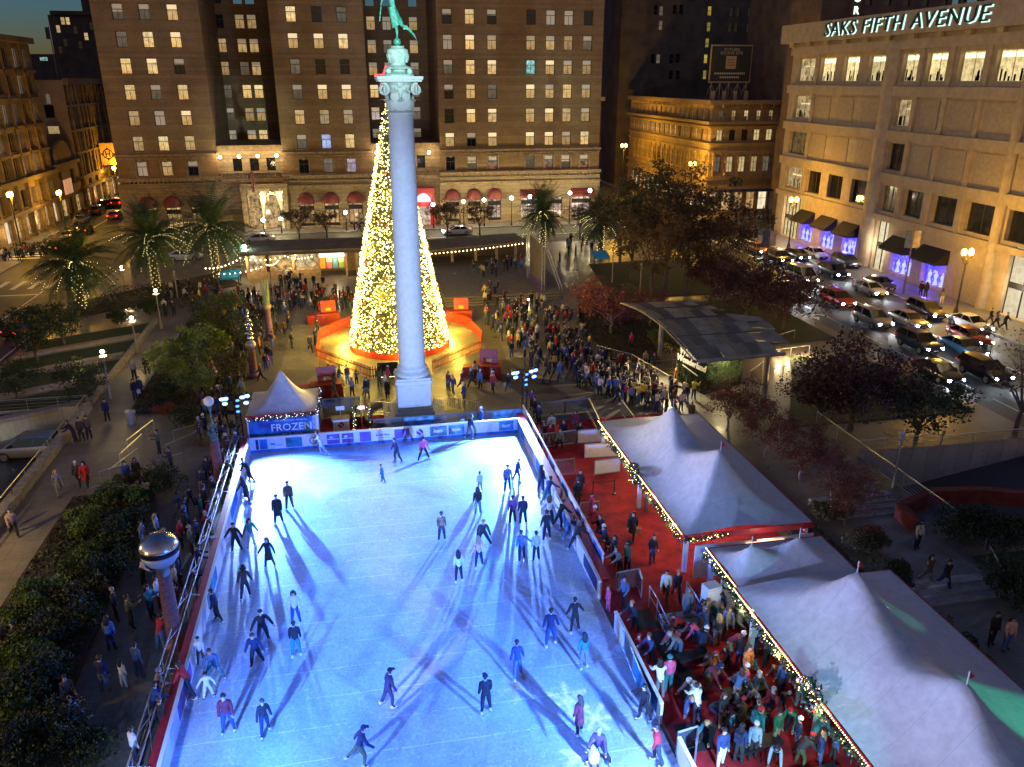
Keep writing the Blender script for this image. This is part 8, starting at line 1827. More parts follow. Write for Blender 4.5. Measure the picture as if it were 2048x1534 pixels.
SKATERS = [
 (645,912,170,'s_push','white','pale blue',('short','dark'),'skater in white jacket and pale trousers pushing off below the far banners'),(795,926,200,'s_glide','navy','charcoal',('short','dark'),'skater in navy coat leaning left in the upper middle ice'),(847,921,-80,'s_wide','pink','black',('hat','black'),'skater in pink top with wide dark trousers below the emblem banner'),
 (925,866,90,'s_stand','white','navy',('short','brown'),'small child in white by the far boards beside a tall skater',dict(s=.68)),(940,879,20,'s_glide','navy','grey',('short','dark'),'tall skater in navy with pale trousers at the far boards'),(963,862,200,'s_stand','dark blue','navy',('hat','white'),'skater in white cap and dark blue coat at the far boards'),
 (766,966,170,'s_one','teal','teal',('short','dark'),'small child in turquoise skating alone in the upper ice',dict(s=.70)),(580,1019,-90,'s_stand','brown','black',('short','dark'),'skater in rust brown jacket near the upper left snowflake'),(558,1047,-95,'s_stand','black','black',('short','brown'),'slim skater in long black coat beside the rust jacket',dict(long=True)),
 (500,966,180,'s_rail','black','black',('short','dark'),'skater in black bending over the left boards farthest up'),(496,1008,160,'s_rail','charcoal','black',('long','dark'),'skater in charcoal coat clinging to the left boards, second down',dict(long=True)),(474,1105,-100,'s_out','black','black',('short','dark'),'skater in black with spread arms near the left boards'),
 (504,1096,-60,'s_out','teal','pale blue',('long','dark'),'skater in teal top with arms stretched beside the black clad skater'),(540,1136,-100,'s_out','black','charcoal',('long','brown'),'skater in flared long black coat with an arm raised',dict(long=True)),(493,1198,90,'s_glide','charcoal','navy',('hood','black'),'skater in hooded charcoal jacket seen from behind on the left'),
 (436,1245,180,'s_one','navy','black',('short','dark'),'skater in navy touching the left boards below the granite column'),(593,1249,-90,'s_stand','cream','dark blue',('long','dark'),'skater in cream jacket and blue jeans facing the camera'),(594,1314,90,'s_stand','black','teal',('short','dark'),'skater in black jacket and teal trousers with the back turned'),
 (528,1287,-70,'s_out','black','navy',('short','dark'),'skater in open black jacket with hands low, mid left ice'),(515,1333,-100,'s_glide','navy','black',('short','brown'),'skater in navy suit gliding forward on the left ice'),(404,1330,-90,'s_stand','white','brown',('short','dark'),'child in patterned white top by the left boards',dict(s=.8)),
 (430,1362,-90,'s_wide','denim blue','teal',('short','brown'),'tall skater in denim jacket beside the children at the left boards'),(381,1395,170,'s_rail','red','navy',('short','dark'),'skater in red shorts hanging on the left boards'),(418,1398,-80,'s_out','white','white',('short','dark'),'small child all in white wobbling near the left boards',dict(s=.75)),(458,1464,-90,'s_stand','maroon','dark blue',('short','dark'),'skater in maroon jacket and blue jeans nearest the left boards'),
 (532,1470,-70,'s_glide','black','navy',('short','brown'),'skater in black coat skating low at the bottom left'),(778,1413,20,'s_glide','navy','navy',('cap','black'),'skater in navy with black cap turning in the lower middle'),(972,1425,100,'s_stand','black','black',('cap','black'),'skater in black with cap looking right in the lower middle'),(1035,1356,90,'s_glide','dark blue','denim blue',('short','dark'),'skater in dark blue leather jacket seen from behind'),
 (722,1531,10,'s_push','navy','olive',('cap','navy'),'skater bending forward at the bottom edge of the ice'),(1158,1469,120,'s_stand','maroon','black',('long','brown'),'slim skater in purple brown coat by the lower snowflake',dict(long=True)),(1101,1290,80,'s_glide','navy','dark blue',('short','dark'),'skater in navy jumper beside the skater with open arms'),
 (1149,1265,90,'s_out','black','black',('short','dark'),'skater in black with both arms open near the right boards'),(1167,1338,100,'s_stand','teal','grey',('long','dark'),'long haired skater in grey green jacket near the right boards'),(1287,1443,200,'s_one','black','black',('short','dark'),'tall staff skater in black holding a pole by the right boards'),(1197,1526,-120,'s_wide','purple','black',('short','grey'),'skater in purple jacket pushing a small skating aid'),
 (1312,1529,160,'s_one','red','charcoal',('short','dark'),'skater in red and black at the bottom right of the ice'),(918,1165,90,'s_stand','white','black',('long','dark'),'long haired skater in white jumper and black trousers mid ice'),(958,1136,95,'s_out','peach','navy',('long','blond'),'skater in peach pink top mid ice'),(884,1084,80,'s_stand','charcoal','charcoal',('short','dark'),'lone skater in charcoal in the middle of the ice'),
 (966,1094,-90,'s_wide','charcoal','navy',('short','blond'),'skater in dark jacket with pale scarf bending in the middle right'),(956,1032,90,'s_stand','black','denim blue',('long','dark'),'long haired skater in black top and light jeans'),(960,986,90,'s_stand','pale blue','grey',('short','dark'),'child with raised arms in pale blue above the long haired skater',dict(s=.78)),(1015,984,-85,'s_stand','denim blue','navy',('short','dark'),'skater in checked blue jacket on the upper right ice'),
 (1034,964,10,'s_glide','dark blue','dark blue',('short','brown'),'young skater in blue gliding behind the checked jacket',dict(s=.88)),(1025,1050,90,'s_stand','purple','navy',('short','dark'),'skater in violet jacket hand in hand with a taller skater'),(1046,1051,90,'s_stand','navy','navy',('hat','navy'),'taller skater in navy hand in hand with the violet jacket'),(1043,1124,90,'s_one','denim blue','navy',('short','brown'),'skater in bright blue with one arm stretched to a partner'),
 (1072,1125,90,'s_stand','pale blue','navy',('short','dark'),'broad skater in pale blue jacket beside the bright blue one'),(1082,985,30,'s_stand','navy','dark blue',('long','dark'),'long haired skater in navy at the upper right boards'),(1095,1010,40,'s_rail','dark blue','teal',('short','dark'),'skater in dark blue shirt holding the right boards'),(1098,1050,60,'s_out','white','navy',('long','brown'),'skater in pale jumper with arms out by the right boards'),
 (1093,1082,80,'s_glide','navy','navy',('short','dark'),'skater in navy following the pale jumper along the right boards'),(1118,1058,20,'s_rail','black','black',('short','dark'),'skater in black gripping the right boards beside the red ledge'),(1140,1082,20,'s_rail','navy','denim blue',('short','brown'),'child in navy clutching the right boards',dict(s=.8)),(1150,1103,30,'s_rail','charcoal','navy',('hood','grey'),'skater in grey hood crouched at the right boards')]
for a in SKATERS: sk(*a[:8], **(a[8] if len(a) > 8 else {}))
# skating aid
sa_ = thing('skating_aid', 'small white penguin shaped skating aid in front of the purple jacket', 'skating aid', (*pp(1190,1524,.03),.03)); x,y = pp(1187,1526,.03); g = MB(); g.lathe([(.15,0),(.2,.12),(.2,.4),(.13,.6),(.14,.72),(.02,.85)],(x,y,.06),12); g.build('body', BW, sa_, True); g = MB(); g.lathe([(.17,.42),(.15,.6),(.15,.74),(.02,.87)],(x+.03,y+.05,.06),12); g.build('back', DARKM, sa_, True); g = MB(); [g.box(x+s*.12-.03,x+s*.12+.03,y-.3,y+.3,.032,.06) for s in (-1,1)]; g.build('runner', REDB, sa_)
# people off the ice, placed by eye
def pe(px,py,face,pose,coat,legs,hair,label,group,z=0.0,**k): x,y = pp(px,py,z); person(x,y,face,pose,coat,legs,hair,label,group,z=z,**k)
RDG = 'people on the red deck'
for a in ((1264,1078,-120,'walk','black','black',('long','dark'),'walker in long black coat with pale bag on the red deck',dict(long=True,bag='tan')),(1304,1127,-90,'pockets','black','denim blue',('short','dark'),'man in open black jacket and jeans standing on the red deck'),(1159,992,-80,'stand','navy','black',('short','dark'),'attendant in navy uniform beside the clear gate panel'),(1155,1010,80,'stand','navy','charcoal',('short','brown'),'second dark figure just in front of the uniformed attendant'),(1183,1035,160,'wave','magenta','magenta',('short','dark'),'child in magenta with one arm raised at the banner fence',dict(s=.85)),
          (1196,1066,180,'lean','red','black',('hat','white'),'watcher in red with white hat leaning at the banner fence'),(1207,1082,190,'lean','black','black',('short','dark'),'watcher in black with face mask at the banner fence'),(1213,1105,180,'lean','dark blue','navy',('hat','white'),'watcher in blue with pale cap at the banner fence'),(1227,1130,190,'phone','black','charcoal',('long','dark'),'watcher in black filming over the banner fence'),(1238,1150,190,'lean','grey','black',('short','dark'),'watcher in grey pattern at the head of the steps'),(1254,1142,200,'stand','olive','black',('hood','black'),'watcher in dark hood standing behind the gate'),
          (1247,1215,200,'pockets','denim blue','black',('cap','navy'),'steward in denim jacket at the rink gate'),(1216,1222,180,'stand','pink','pink',('short','brown'),'child in pink stepping off the ice at the gate',dict(s=.8)),(1268,1262,200,'lean','navy','navy',('short','blond'),'blond watcher in navy leaning on the clear barrier'),(1330,1200,-120,'walk','white','black',('short','dark'),'person in white coat descending the metal steps'),(1352,1200,-100,'walk','black','black',('hat','orange'),'person in black with orange hat on the metal steps'),(1372,1240,-100,'stand','grey','denim blue',('hood','grey'),'person in grey fur hood below the steps'),(1448,1205,80,'stand','white','black',('short','dark'),'person in white jacket at the pale counter'),
          (1335,1382,90,'stand','pink','teal',('hat','teal'),'person in bright pink jacket walking up the changing area'),(1318,1395,80,'lean','white','grey',('long','dark'),'person in white jumper at the clear barrier'),(1302,1330,200,'lean','dark blue','navy',('short','brown'),'person in blue leaning on the clear barrier'),(1283,1318,200,'lean','red','navy',('hat','maroon'),'child in red peering over the barrier',dict(s=.8)),(1440,1532,-80,'stand','dark blue','white',('short','dark'),'person in blue vest over white sleeves at the bottom edge'),(1392,1445,90,'lean','white','charcoal',('short','dark'),'tall person in white puffer stooping in the changing area'),
          (1597,1412,80,'stand','white','grey',('short','brown'),'person in white hooded coat beside the near wreath'),(1560,1390,90,'stand','dark blue','navy',('long','dark'),'person in bright blue under the near garland'),(1530,1335,100,'pockets','charcoal','black',('cap','black'),'person in charcoal standing under the garland'),(1475,1265,-60,'sit','tan','black',('short','dark'),'man in tan jacket seated by the marquee post'),(1507,1300,-120,'walk','white','navy',('long','brown'),'woman in white jumper striding past the benches'),(1684,1500,60,'walk','black','black',('short','dark'),'dark walker at the lower right under the garland')):
 pe(*a[:7],a[7],RDG,z=.035,**(a[8] if len(a) > 8 else {}))
SG = 'people seated at the back of the red deck'
for i,a in enumerate(((1088,880,'sit','charcoal','black',('short','dark'),'seated person in charcoal nearest the banner fence on the deck'),(1103,862,'sit','white','black',('long','dark'),'seated person in white at the back of the deck'),(1100,884,'sit','red','black',('long','brown'),'seated child in red at the back of the deck'),(1127,875,'sit','navy','black',('short','dark'),'seated person in navy in the middle of the back row'),(1120,893,'sit','grey','black',('hat','black'),'seated person in grey with black hat at the clear barrier'),(1150,866,'stand','maroon','grey',('long','dark'),'person in maroon standing beside the seated group'),(1160,880,'sit','black','charcoal',('short','brown'),'seated person in black at the right end of the back row'),(1078,852,'pockets','navy','black',('hat','navy'),'dark watcher in navy hat at the top of the banner fence'),(1070,838,'pockets','black','navy',('short','dark'),'dark watcher in black at the top corner of the banner fence'),(1064,822,'phone','purple','black',('long','dark'),'watcher in purple filming beside the right light tower'))):
 pe(a[0],a[1],200 if i > 6 else -110,a[2],a[3],a[4],a[5],a[6],SG,z=.035)
LWG = 'people on the left garden path'
for a in ((216,842,-90,'stand','navy','charcoal',('short','dark'),'lone man in navy walking on the left path past the parapet'),(272,800,-80,'stand','black','navy',('long','dark'),'woman in black with a white bag on the left path',dict(bag='white')),(283,795,-80,'stand','charcoal','navy',('short','brown'),'person in charcoal beside the woman with a white bag'),(270,760,90,'stand','grey','black',('short','grey'),'person in grey standing farther up the left path'),(295,748,-90,'stand','black','black',('short','dark'),'person in black beside the pale pole up the left path'),
          (150,885,200,'lean','black','black',('short','dark'),'person in black leaning on the ramp parapet'),(165,882,-100,'stand','charcoal','black',('short','brown'),'companion in charcoal beside the parapet leaner'),(180,878,-80,'stand','brown','black',('short','dark'),'third friend in brown at the ramp parapet'),(160,972,-90,'walk','charcoal','black',('hat','white'),'walker in charcoal with white hat on the left path'),(175,972,-90,'walk','red','black',('long','dark'),'walker in red coat on the left path',dict(long=True)),(120,990,-60,'walk2','grey','grey',('long','blond'),'blond walker in long grey coat striding down the left path',dict(long=True)),
          (257,972,-70,'walk','dark blue','navy',('long','dark'),'walker in blue with pale papers near the handrails',dict(bag='white')),(277,965,-80,'walk','black','black',('hood','black'),'hooded walker in black beside the handrails'),(320,908,200,'phone','olive','black',('short','dark'),'person in olive pointing a phone on the stepped path'),(30,1072,-60,'walk','tan','black',('short','brown'),'adult in tan at the left edge leading a child'),(22,1060,-60,'walk','red','navy',('short','dark'),'child in red at the left edge beside an adult',dict(s=.65)),(8,1300,-30,'sit','brown','black',('long','brown'),'seated person in brown at the left edge with a companion'),(38,1295,-150,'sit','black','charcoal',('short','dark'),'seated person in black at the left edge with papers'),
          (402,880,-90,'stand','brown','tan',('short','grey'),'man in brown jacket and tan trousers by the handrails'),(345,945,180,'phone','charcoal','black',('short','dark'),'person in charcoal at the stair handrail'),(418,965,-100,'stand','black','black',('long','dark'),'woman in black beside the second granite column'),(429,945,-90,'stand','purple','black',('long','blond'),'child in purple by the second granite column',dict(s=.8))):
 pe(*a[:7],a[7],LWG,**(a[8] if len(a) > 8 else {}))
LS = 'spectators left of the rink'
for a in ((290,1168,-20,'lean','cream','black',('short','brown'),'spectator in cream fleece beside the dome topped column'),(225,1300,80,'stand','denim blue','navy',('long','dark'),'woman in blue top watching below the column'),(212,1382,70,'stand','navy','denim blue',('short','brown'),'man in navy jacket and jeans in the dark by the left bed'),(250,1375,60,'stand','white','pale blue',('long','dark'),'child in white and jeans beside the man in navy',dict(s=.8)),(280,1355,50,'stand','denim blue','navy',('short','dark'),'broad man in light blue shirt beside the child'),(325,1298,60,'lean','red','denim blue',('short','dark'),'spectator in red jumper bending by the granite column'),
          (140,1405,-60,'sit','brown','black',('short','dark'),'seated person in brown with yellow card in the lower left'),(150,1450,-40,'sit','pale blue','black',('long','dark'),'seated person in pale blue in the lower left dark'),(310,1440,30,'lean','dark blue','navy',('short','dark'),'spectator in blue leaning on the guard rail lowest down'),(318,1410,20,'lean','grey','black',('hat','grey'),'spectator in grey hat at the lower guard rail'),(275,1530,40,'stand','white','navy',('short','dark'),'spectator in white at the bottom edge by the guard rail'),(330,1470,30,'stand','black','navy',('short','brown'),'spectator in black at the lower guard rail'),
          (265,1255,20,'phone','olive','black',('short','dark'),'spectator in olive filming below the column'),(305,1235,-20,'phone','teal','black',('long','dark'),'spectator in teal with a phone below the bright dome'),(320,1215,0,'stand','white','black',('short','dark'),'spectator in white with a tablet below the dome'),(235,1240,10,'stand','black','black',('short','grey'),'spectator in black at the hedge below the dome'),(290,1100,-20,'stand','grey','white',('short','dark'),'spectator in grey coat left of the dome'),(318,1085,0,'stand','pale blue','navy',('long','blond'),'blond spectator in pale blue scarf above the dome'),(375,1075,10,'stand','black','black',('hood','black'),'hooded spectator in black near the guard rail above the dome'),(365,1095,-10,'stand','red','black',('short','dark'),'spectator in red behind the hooded one'),(385,1110,10,'stand','olive','charcoal',('hat','tan'),'spectator in olive with tan hat right of the dome'),(395,1150,10,'lean','navy','black',('short','dark'),'spectator in navy at the rail right of the dome'),(355,1190,10,'stand','tan','black',('short','brown'),'spectator in tan behind the granite column')):
 pe(*a[:7],a[7],LS,**(a[8] if len(a) > 8 else {}))
PED = 'people near the store and north path'
for a in ((1832,1098,-80,'stand','cream','black',('hood','black'),'person in cream jacket with backpack on the north path',dict(back='black')),(1852,1168,-90,'walk','brown','grey',('long','dark'),'woman in brown descending the north path steps'),(1886,1178,-90,'walk','black','navy',('short','dark'),'man in black descending the north path steps'),(1980,1290,-90,'stand','black','black',('short','dark'),'dark figure lowest on the north path'),(2010,1300,-90,'stand','peach','denim blue',('long','brown'),'person in pale pink top lowest on the north path'),(1882,608,60,'stand','grey','cream',('long','brown'),'pedestrian in pale coat by the street lamp post'),(1840,592,60,'stand','black','black',('short','dark'),'pedestrian in black before the violet display window'),(1850,594,60,'stand','navy','black',('long','dark'),'pedestrian in navy before the violet display window'),(1978,648,-60,'walk','black','grey',('short','dark'),'pedestrian in black by the lit lobby door'),(1990,655,-60,'walk','tan','black',('long','brown'),'pedestrian in tan walking past the lit lobby door'),(2008,658,-60,'walk2','charcoal','black',('short','dark'),'pedestrian in charcoal striding past the lobby'),(1685,512,60,'stand','black','black',('short','dark'),'pedestrian under the third black awning')):
 pe(*a[:7],a[7],PED,**(a[8] if len(a) > 8 else {}))
# clusters: every label combines clothing, hair and a place, re-drawn until unique
HL = [('short','dark'),('short','brown'),('long','dark'),('long','brown'),('long','blond'),('hat','black'),('hat','grey'),('hat','red'),('hat','white'),('hood','black'),('hood','navy'),('short','grey'),('cap','black')]
HN = {('short','dark'):'short dark hair',('short','brown'):'short brown hair',('long','dark'):'long dark hair',('long','brown'):'long brown hair',('long','blond'):'long blond hair',('short','grey'):'grey hair',('cap','black'):'a black cap',('hood','black'):'a black hood',('hood','navy'):'a navy hood',('hood','grey'):'a grey hood',('hat','black'):'a black beanie',('hat','grey'):'a grey beanie',('hat','red'):'a red beanie',('hat','white'):'a white beanie'}
PW = {'stand':'standing','pockets':'standing','phone':'filming','walk':'walking','walk2':'striding','wave':'waving','lean':'leaning','sit':'seated','bend':'bent over boots','crouch':'stooping'}
DARKSET = ['black']*4+['charcoal']*3+['navy']*3+['dark blue','grey','brown','olive','maroon']; BRIGHT = ['white','cream','teal','dark blue','tan','red','pink','teal','denim blue','denim blue','grey','grey','orange','green','pale blue','pale blue','purple','maroon']
def inpoly(x,y,P):
 c = False; j = len(P)-1
 for i in range(len(P)):
  if (P[i][1] > y) != (P[j][1] > y) and x < (P[j][0]-P[i][0])*(y-P[i][1])/(P[j][1]-P[i][1])+P[i][0]: c = not c
  j = i
 return c
STUFF = MB()
STUFFM = ['black','charcoal','navy','brown','grey','cream','red','maroon','denim blue','yellow']
def stuff_person(x, y, z, face, pose, s):
 P = POSES[pose]['mesh']; mat = Matrix.Translation((x,y,z)) @ Matrix.Rotation(rad(face+90),4,'Z') @ Matrix.Scale(s,4); b = len(STUFF.v); STUFF.v.extend(tuple(mat @ v.co) for v in P.vertices); ci = RP.choice([0,0,0,0,0,1,1,1,2,2,2,3,3,4,5,6,7,8,9]); li = RP.choice([0,1,2,8])
 for p in P.polygons: STUFF.f.append(tuple(i+b for i in p.vertices)); STUFF.m.append({0:ci,1:li,2:10,3:11,4:0}[p.material_index])
def cluster(poly, n, poses, where, group, face=None, sep=.62, z=0.0, bright=.3, stuff=False, cold=None):
 xs = [p[0] for p in poly]; ys = [p[1] for p in poly]; made = 0; tries = 0
 while made < n and tries < n*120:
  tries += 1; px,py = RP.uniform(min(xs),max(xs)),RP.uniform(min(ys),max(ys))
  if not inpoly(px,py,poly): continue
  x,y = pp(px,py,z); o_ = sep if tries < n*60 else sep*.75
  if any(abs(q[0]-x) < o_ and abs(q[1]-y) < o_ for q in OCC): continue
  f = (face if face is not None else RP.uniform(0,360))+RP.gauss(0,28); pose = RP.choice(poses); s = RP.choice([1,1,.97,1.03,.95,.9,.72]) if not stuff else RP.uniform(.9,1.03)
  OCC.append((x,y))
  if stuff: stuff_person(x,y,z,f,pose,s); made += 1; continue
  for _ in range(60):
   coat = RP.choice(BRIGHT if RP.random() < bright else DARKSET); legs = RP.choice(['black','charcoal','navy','denim blue','grey','tan','olive']); hair = RP.choice(HL); lab = '%s in %s with %s, %s %s' % ('child' if s < .8 else 'person', coat, HN[hair], PW[pose], where)
   if lab not in LABELS: break
  LABELS.add(lab); person(x,y,f,pose,coat,legs,hair,lab,group,s*.98,z,long=RP.random() < .13 and pose in ('stand','walk'),back=RP.choice(list(PACKS)) if RP.random() < .12 and pose in ('stand','walk','pockets') else None,bag=RP.choice(list(BAGS)) if RP.random() < .1 and pose in ('walk','walk2') else None); made += 1
OCC = [(o.location.x,o.location.y) for o in PC] + [(x,y) for x,y in ((-8.9,30.9),(-9.2,46.2),(-9.15,65.3),(-8.75,75.8))]
ST = ['stand','stand','pockets','pockets','phone','walk','stand']
# skate changing area: one group, three parts of the floor
cluster([(1385,1235),(1470,1225),(1555,1335),(1400,1360),(1340,1300)], 20, ['bend','bend','sit','crouch','stand','bend','lean'], 'in the upper changing area', 'people changing into skates', sep=.55, z=.035, bright=.4)
cluster([(1345,1375),(1560,1345),(1600,1440),(1420,1480)], 22, ['bend','bend','sit','crouch','lean','stand'], 'amid the changing area', 'people changing into skates', sep=.52, z=.035, bright=.42)
cluster([(1420,1475),(1610,1440),(1680,1534),(1440,1534)], 13, ['bend','sit','stand','crouch','stand'], 'low in the changing area', 'people changing into skates', sep=.55, z=.035, bright=.4)
cluster([(395,960),(445,985),(425,1090),(330,1090)], 10, ST, 'by the stair handrails', LS, face=10, bright=.15)
cluster([(420,905),(480,880),(470,970),(435,960)], 12, ST, 'behind the upper guard rail', LS, face=20, sep=.5, bright=.2)
cluster([(400,770),(490,775),(490,870),(430,890)], 14, ST, 'left of the small peaked tent', 'people left of the small tent', sep=.55, bright=.2)
cluster([(420,690),(500,660),(560,700),(540,760),(430,780)], 16, ST+['walk2'], 'by the sphere column', 'people on the left of the plaza', bright=.25)
cluster([(520,620),(640,600),(640,700),(600,735),(540,700)], 16, ST+['walk','walk2'], 'left of the lit tree', 'people on the left of the plaza', bright=.35, stuff=True)
cluster([(655,765),(790,762),(795,815),(650,800)], 13, ST+['walk2'], 'left of the monument foot', 'people at the foot of the tree', bright=.3)
cluster([(868,770),(1010,745),(1040,800),(880,815)], 12, ST+['walk2','walk'], 'right of the monument foot', 'people at the foot of the tree', bright=.25)
cluster([(985,640),(1060,620),(1130,720),(1090,750),(1000,700)], 14, ST+['walk'], 'right of the lit tree', 'people right of the tree', bright=.35, stuff=True)
cluster([(1140,730),(1345,790),(1400,850),(1290,838),(1200,795),(1100,775)], 24, ST+['phone'], 'in the stage crowd', 'people watching the stage', face=40, sep=.45, bright=.25, stuff=True)
for a in ((1290,738,-120,'stand','tan','navy',('short','dark'),'guitarist in tan performing on the lit stage floor'),(1306,744,-60,'stand','charcoal','charcoal',('short','brown'),'performer in dark shirt on the lit stage floor'),(1262,700,200,'stand','red','black',('short','dark'),'singer in red jacket at the stage crowd rail'),(1195,742,60,'stand','white','navy',('short','dark'),'man in white shirt before the stage crowd'),(1352,770,180,'stand','orange','black',('short','dark'),'person in orange by the hedge wall')): pe(*a[:7],a[7],'people on the stage floor')
cluster([(330,1090),(425,1000),(400,1180),(350,1250)], 7, ST, 'left of the guard rail', LS, face=10, bright=.12); cluster([(400,800),(480,880),(450,950),(390,900)], 8, ST, 'near the bronze topped column', LS, face=30, bright=.12)
print('PEOPLE individual', len(PC))
# everything farther off reads as a mass
cluster([(960,640),(1080,600),(1150,700),(1240,760),(1180,780),(1040,740)], 85, ST+['walk'], '', '', stuff=True, sep=.4); cluster([(560,560),(720,590),(700,625),(560,620)], 48, ST, '', '', stuff=True, sep=.42); cluster([(440,600),(560,610),(540,700),(450,690)], 40, ST, '', '', stuff=True, sep=.42)
cluster([(420,600),(520,590),(640,590),(720,600),(700,620),(600,625),(500,650),(440,650)], 46, ST+['walk'], '', '', stuff=True, sep=.5)
cluster([(1060,600),(1140,640),(1200,720),(1330,780),(1400,800),(1330,830),(1180,790),(1120,720)], 95, ST, '', '', stuff=True, face=20, sep=.4)
cluster([(930,545),(1040,530),(1050,550),(940,562)], 18, ST, '', '', stuff=True, z=.6); cluster([(960,590),(1010,585),(1060,640),(980,640)], 14, ST, '', '', stuff=True)
cluster([(330,570),(440,580),(420,640),(330,640)], 22, ST, '', '', stuff=True); cluster([(0,512),(140,492),(150,505),(0,528)], 46, ST+['walk'], '', '', stuff=True, sep=.5); cluster([(150,455),(235,400),(225,392),(140,440)], 22, ['walk','stand'], '', '', stuff=True)
cluster([(1110,480),(1200,475),(1180,520),(1120,530)], 14, ST, '', '', stuff=True); cluster([(700,455),(1180,425),(1180,432),(700,466)], 26, ['walk','stand'], '', '', stuff=True); cluster([(1450,440),(1530,420),(1540,470),(1500,480)], 26, ['walk','stand'], '', '', stuff=True)
tag(STUFF.build('crowd', [CM[k] for k in STUFFM]+[SKIN,HAIR['dark']], None, True), kind='stuff')
# ================================================================== camera, world, lamps
cam = bpy.data.cameras.new('camera'); co = bpy.data.objects.new('camera', cam); C.objects.link(co); cam.sensor_width = 36; cam.sensor_fit = 'HORIZONTAL'; cam.lens = FPX*36/2048; cam.clip_end = 3000; cam.clip_start = .1
co.location = CAMP; co.rotation_euler = (math.pi/2-PITCH, 0, -AZ); sc.camera = co
SKYK = 2.5
w = bpy.data.worlds.new('World'); sc.world = w; w.use_nodes = True; nt = w.node_tree; bg = nt.nodes['Background']
sky = nt.nodes.new('ShaderNodeTexSky'); sky.sky_type = 'NISHITA'; sky.sun_disc = False; sky.sun_elevation = rad(1.0); sky.sun_rotation = rad(-100); sky.air_density = 1.0; sky.dust_density = .3; sky.ozone_density = 5.0
# warm city glow added to the low eastern sky, shaped to light the facades
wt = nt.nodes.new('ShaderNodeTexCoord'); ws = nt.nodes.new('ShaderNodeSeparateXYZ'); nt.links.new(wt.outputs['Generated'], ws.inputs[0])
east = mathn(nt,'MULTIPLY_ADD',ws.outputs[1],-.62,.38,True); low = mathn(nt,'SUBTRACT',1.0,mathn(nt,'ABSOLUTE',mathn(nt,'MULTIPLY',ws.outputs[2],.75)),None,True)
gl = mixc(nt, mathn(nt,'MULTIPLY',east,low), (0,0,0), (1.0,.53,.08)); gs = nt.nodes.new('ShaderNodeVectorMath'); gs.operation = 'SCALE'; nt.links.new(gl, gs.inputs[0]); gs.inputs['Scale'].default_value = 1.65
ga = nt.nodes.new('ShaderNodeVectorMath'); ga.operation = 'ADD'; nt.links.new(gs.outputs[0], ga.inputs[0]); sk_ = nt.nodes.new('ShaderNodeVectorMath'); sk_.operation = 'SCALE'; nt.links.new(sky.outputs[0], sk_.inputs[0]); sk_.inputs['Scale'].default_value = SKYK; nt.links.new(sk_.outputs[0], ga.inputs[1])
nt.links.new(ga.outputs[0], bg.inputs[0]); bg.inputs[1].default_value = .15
sun = bpy.data.lights.new('sun', 'SUN'); sun.energy = .004; sun.angle = rad(10); sun.color = (1,.8,.6); so = bpy.data.objects.new('sun', sun); C.objects.link(so); so.rotation_euler = (rad(80),0,rad(200))
sc.view_settings.view_transform = 'Standard'; sc.view_settings.look = 'None'; sc.view_settings.gamma = 1; sc.view_settings.exposure = 0
cy = sc.cycles; cy.use_denoising = True; cy.denoiser = 'OPENIMAGEDENOISE'; cy.max_bounces = 5; cy.diffuse_bounces = 2; cy.glossy_bounces = 2; cy.transmission_bounces = 4; cy.transparent_max_bounces = 6; cy.sample_clamp_indirect = 3; cy.caustics_reflective = False; cy.caustics_refractive = False; cy.use_light_tree = True
SOD = (1,.53,.05); WARM = (1,.72,.36); COOL = (.55,.75,1); NEUT = (1,.93,.78)
# rink floodlights: white-blue spots and deep blue washes on the two visible towers and their twins at the near corners
BW_ = (.30,.49,1.0); BB = (.001,.132,1.0)
TW = TOWERS+[(-8.9,13.0,4.6),(11.2,12.5,4.6)]
for i,(x,y,z) in enumerate(TW):
 sx = 1 if x < 0 else -1; sy = -1 if y > 30 else 1
 spot('flood_white', (x+.2*sx,y+.35*sy,z), (x+sx*(4 if y > 30 else 3.2),y+sy*(7 if y > 30 else 8),0), BW_, 24000 if y > 30 else 17000, 84 if y > 30 else 66, 1.0, .18)
 spot('flood_blue', (x+.3*sx,y+.35*sy,z+.2), (x+sx*6,y+sy*7,0), BB, 23000, 76, .7, .14); spot('flood_blue', (x+.3*sx,y+.35*sy,z+.2), (x+sx*8.5,y+sy*20,0), BB, 42000, 34, .9, .14)
# string lights of the big tree
for k in range(18):
 z = [1.3,1.3,1.3,1.3,1.3,1.3,5.5,5.5,5.5,5.5,9.5,9.5,9.5,9.5,14,14,18,18][k]; n = {1.3:6,5.5:4,9.5:4,14:2,18:2}[z]; a = 2*math.pi*k/n+.3+z; r = cone_r(z)+(1.5 if z < 3 else .7)
 point('tree_glow', (TX+r*math.cos(a),TY+r*math.sin(a),z), (1,.64,.07), 1500 if z < 3 else 800, .5)
# floodlights on the surrounding roofs that pick out the column top, and the blue wash on its shaft
spot('monument_flood', (22,-30,34), (MX_,MY_,25.2), (.62,1,.92), 330000, 6.5, 1, .3); spot('monument_flood', (-24,-20,30), (MX_,MY_,25.4), (.62,1,.92), 180000, 6.5, 1, .3)
spot('shaft_wash', (11.0,13.0,4.9), (MX_,MY_,9), (.30,.50,1), 62000, 34, .9, .2); spot('shaft_wash', (-8.7,13.4,4.9), (MX_,MY_,12), (.50,.68,.95), 62000, 34, .9, .2)
for x,y,z in SLPS: point('sodium', (x+(-.5 if x > 0 else .5),y,z+.1), SOD, (17000 if y > 130 else 8200) if x > 0 else 3800, .4)
for x,y,z in GLP: point('globe', (x,y-.45,z), (1,.80,.38), 800, .3)
for x,y,z in LAMPS: point('lantern', (x,y,z), WARM, 260, .25)
for x,y,z in PLP: point('pole_light', (x,y,z-.25), (1,.70,.28), 1300, .2)
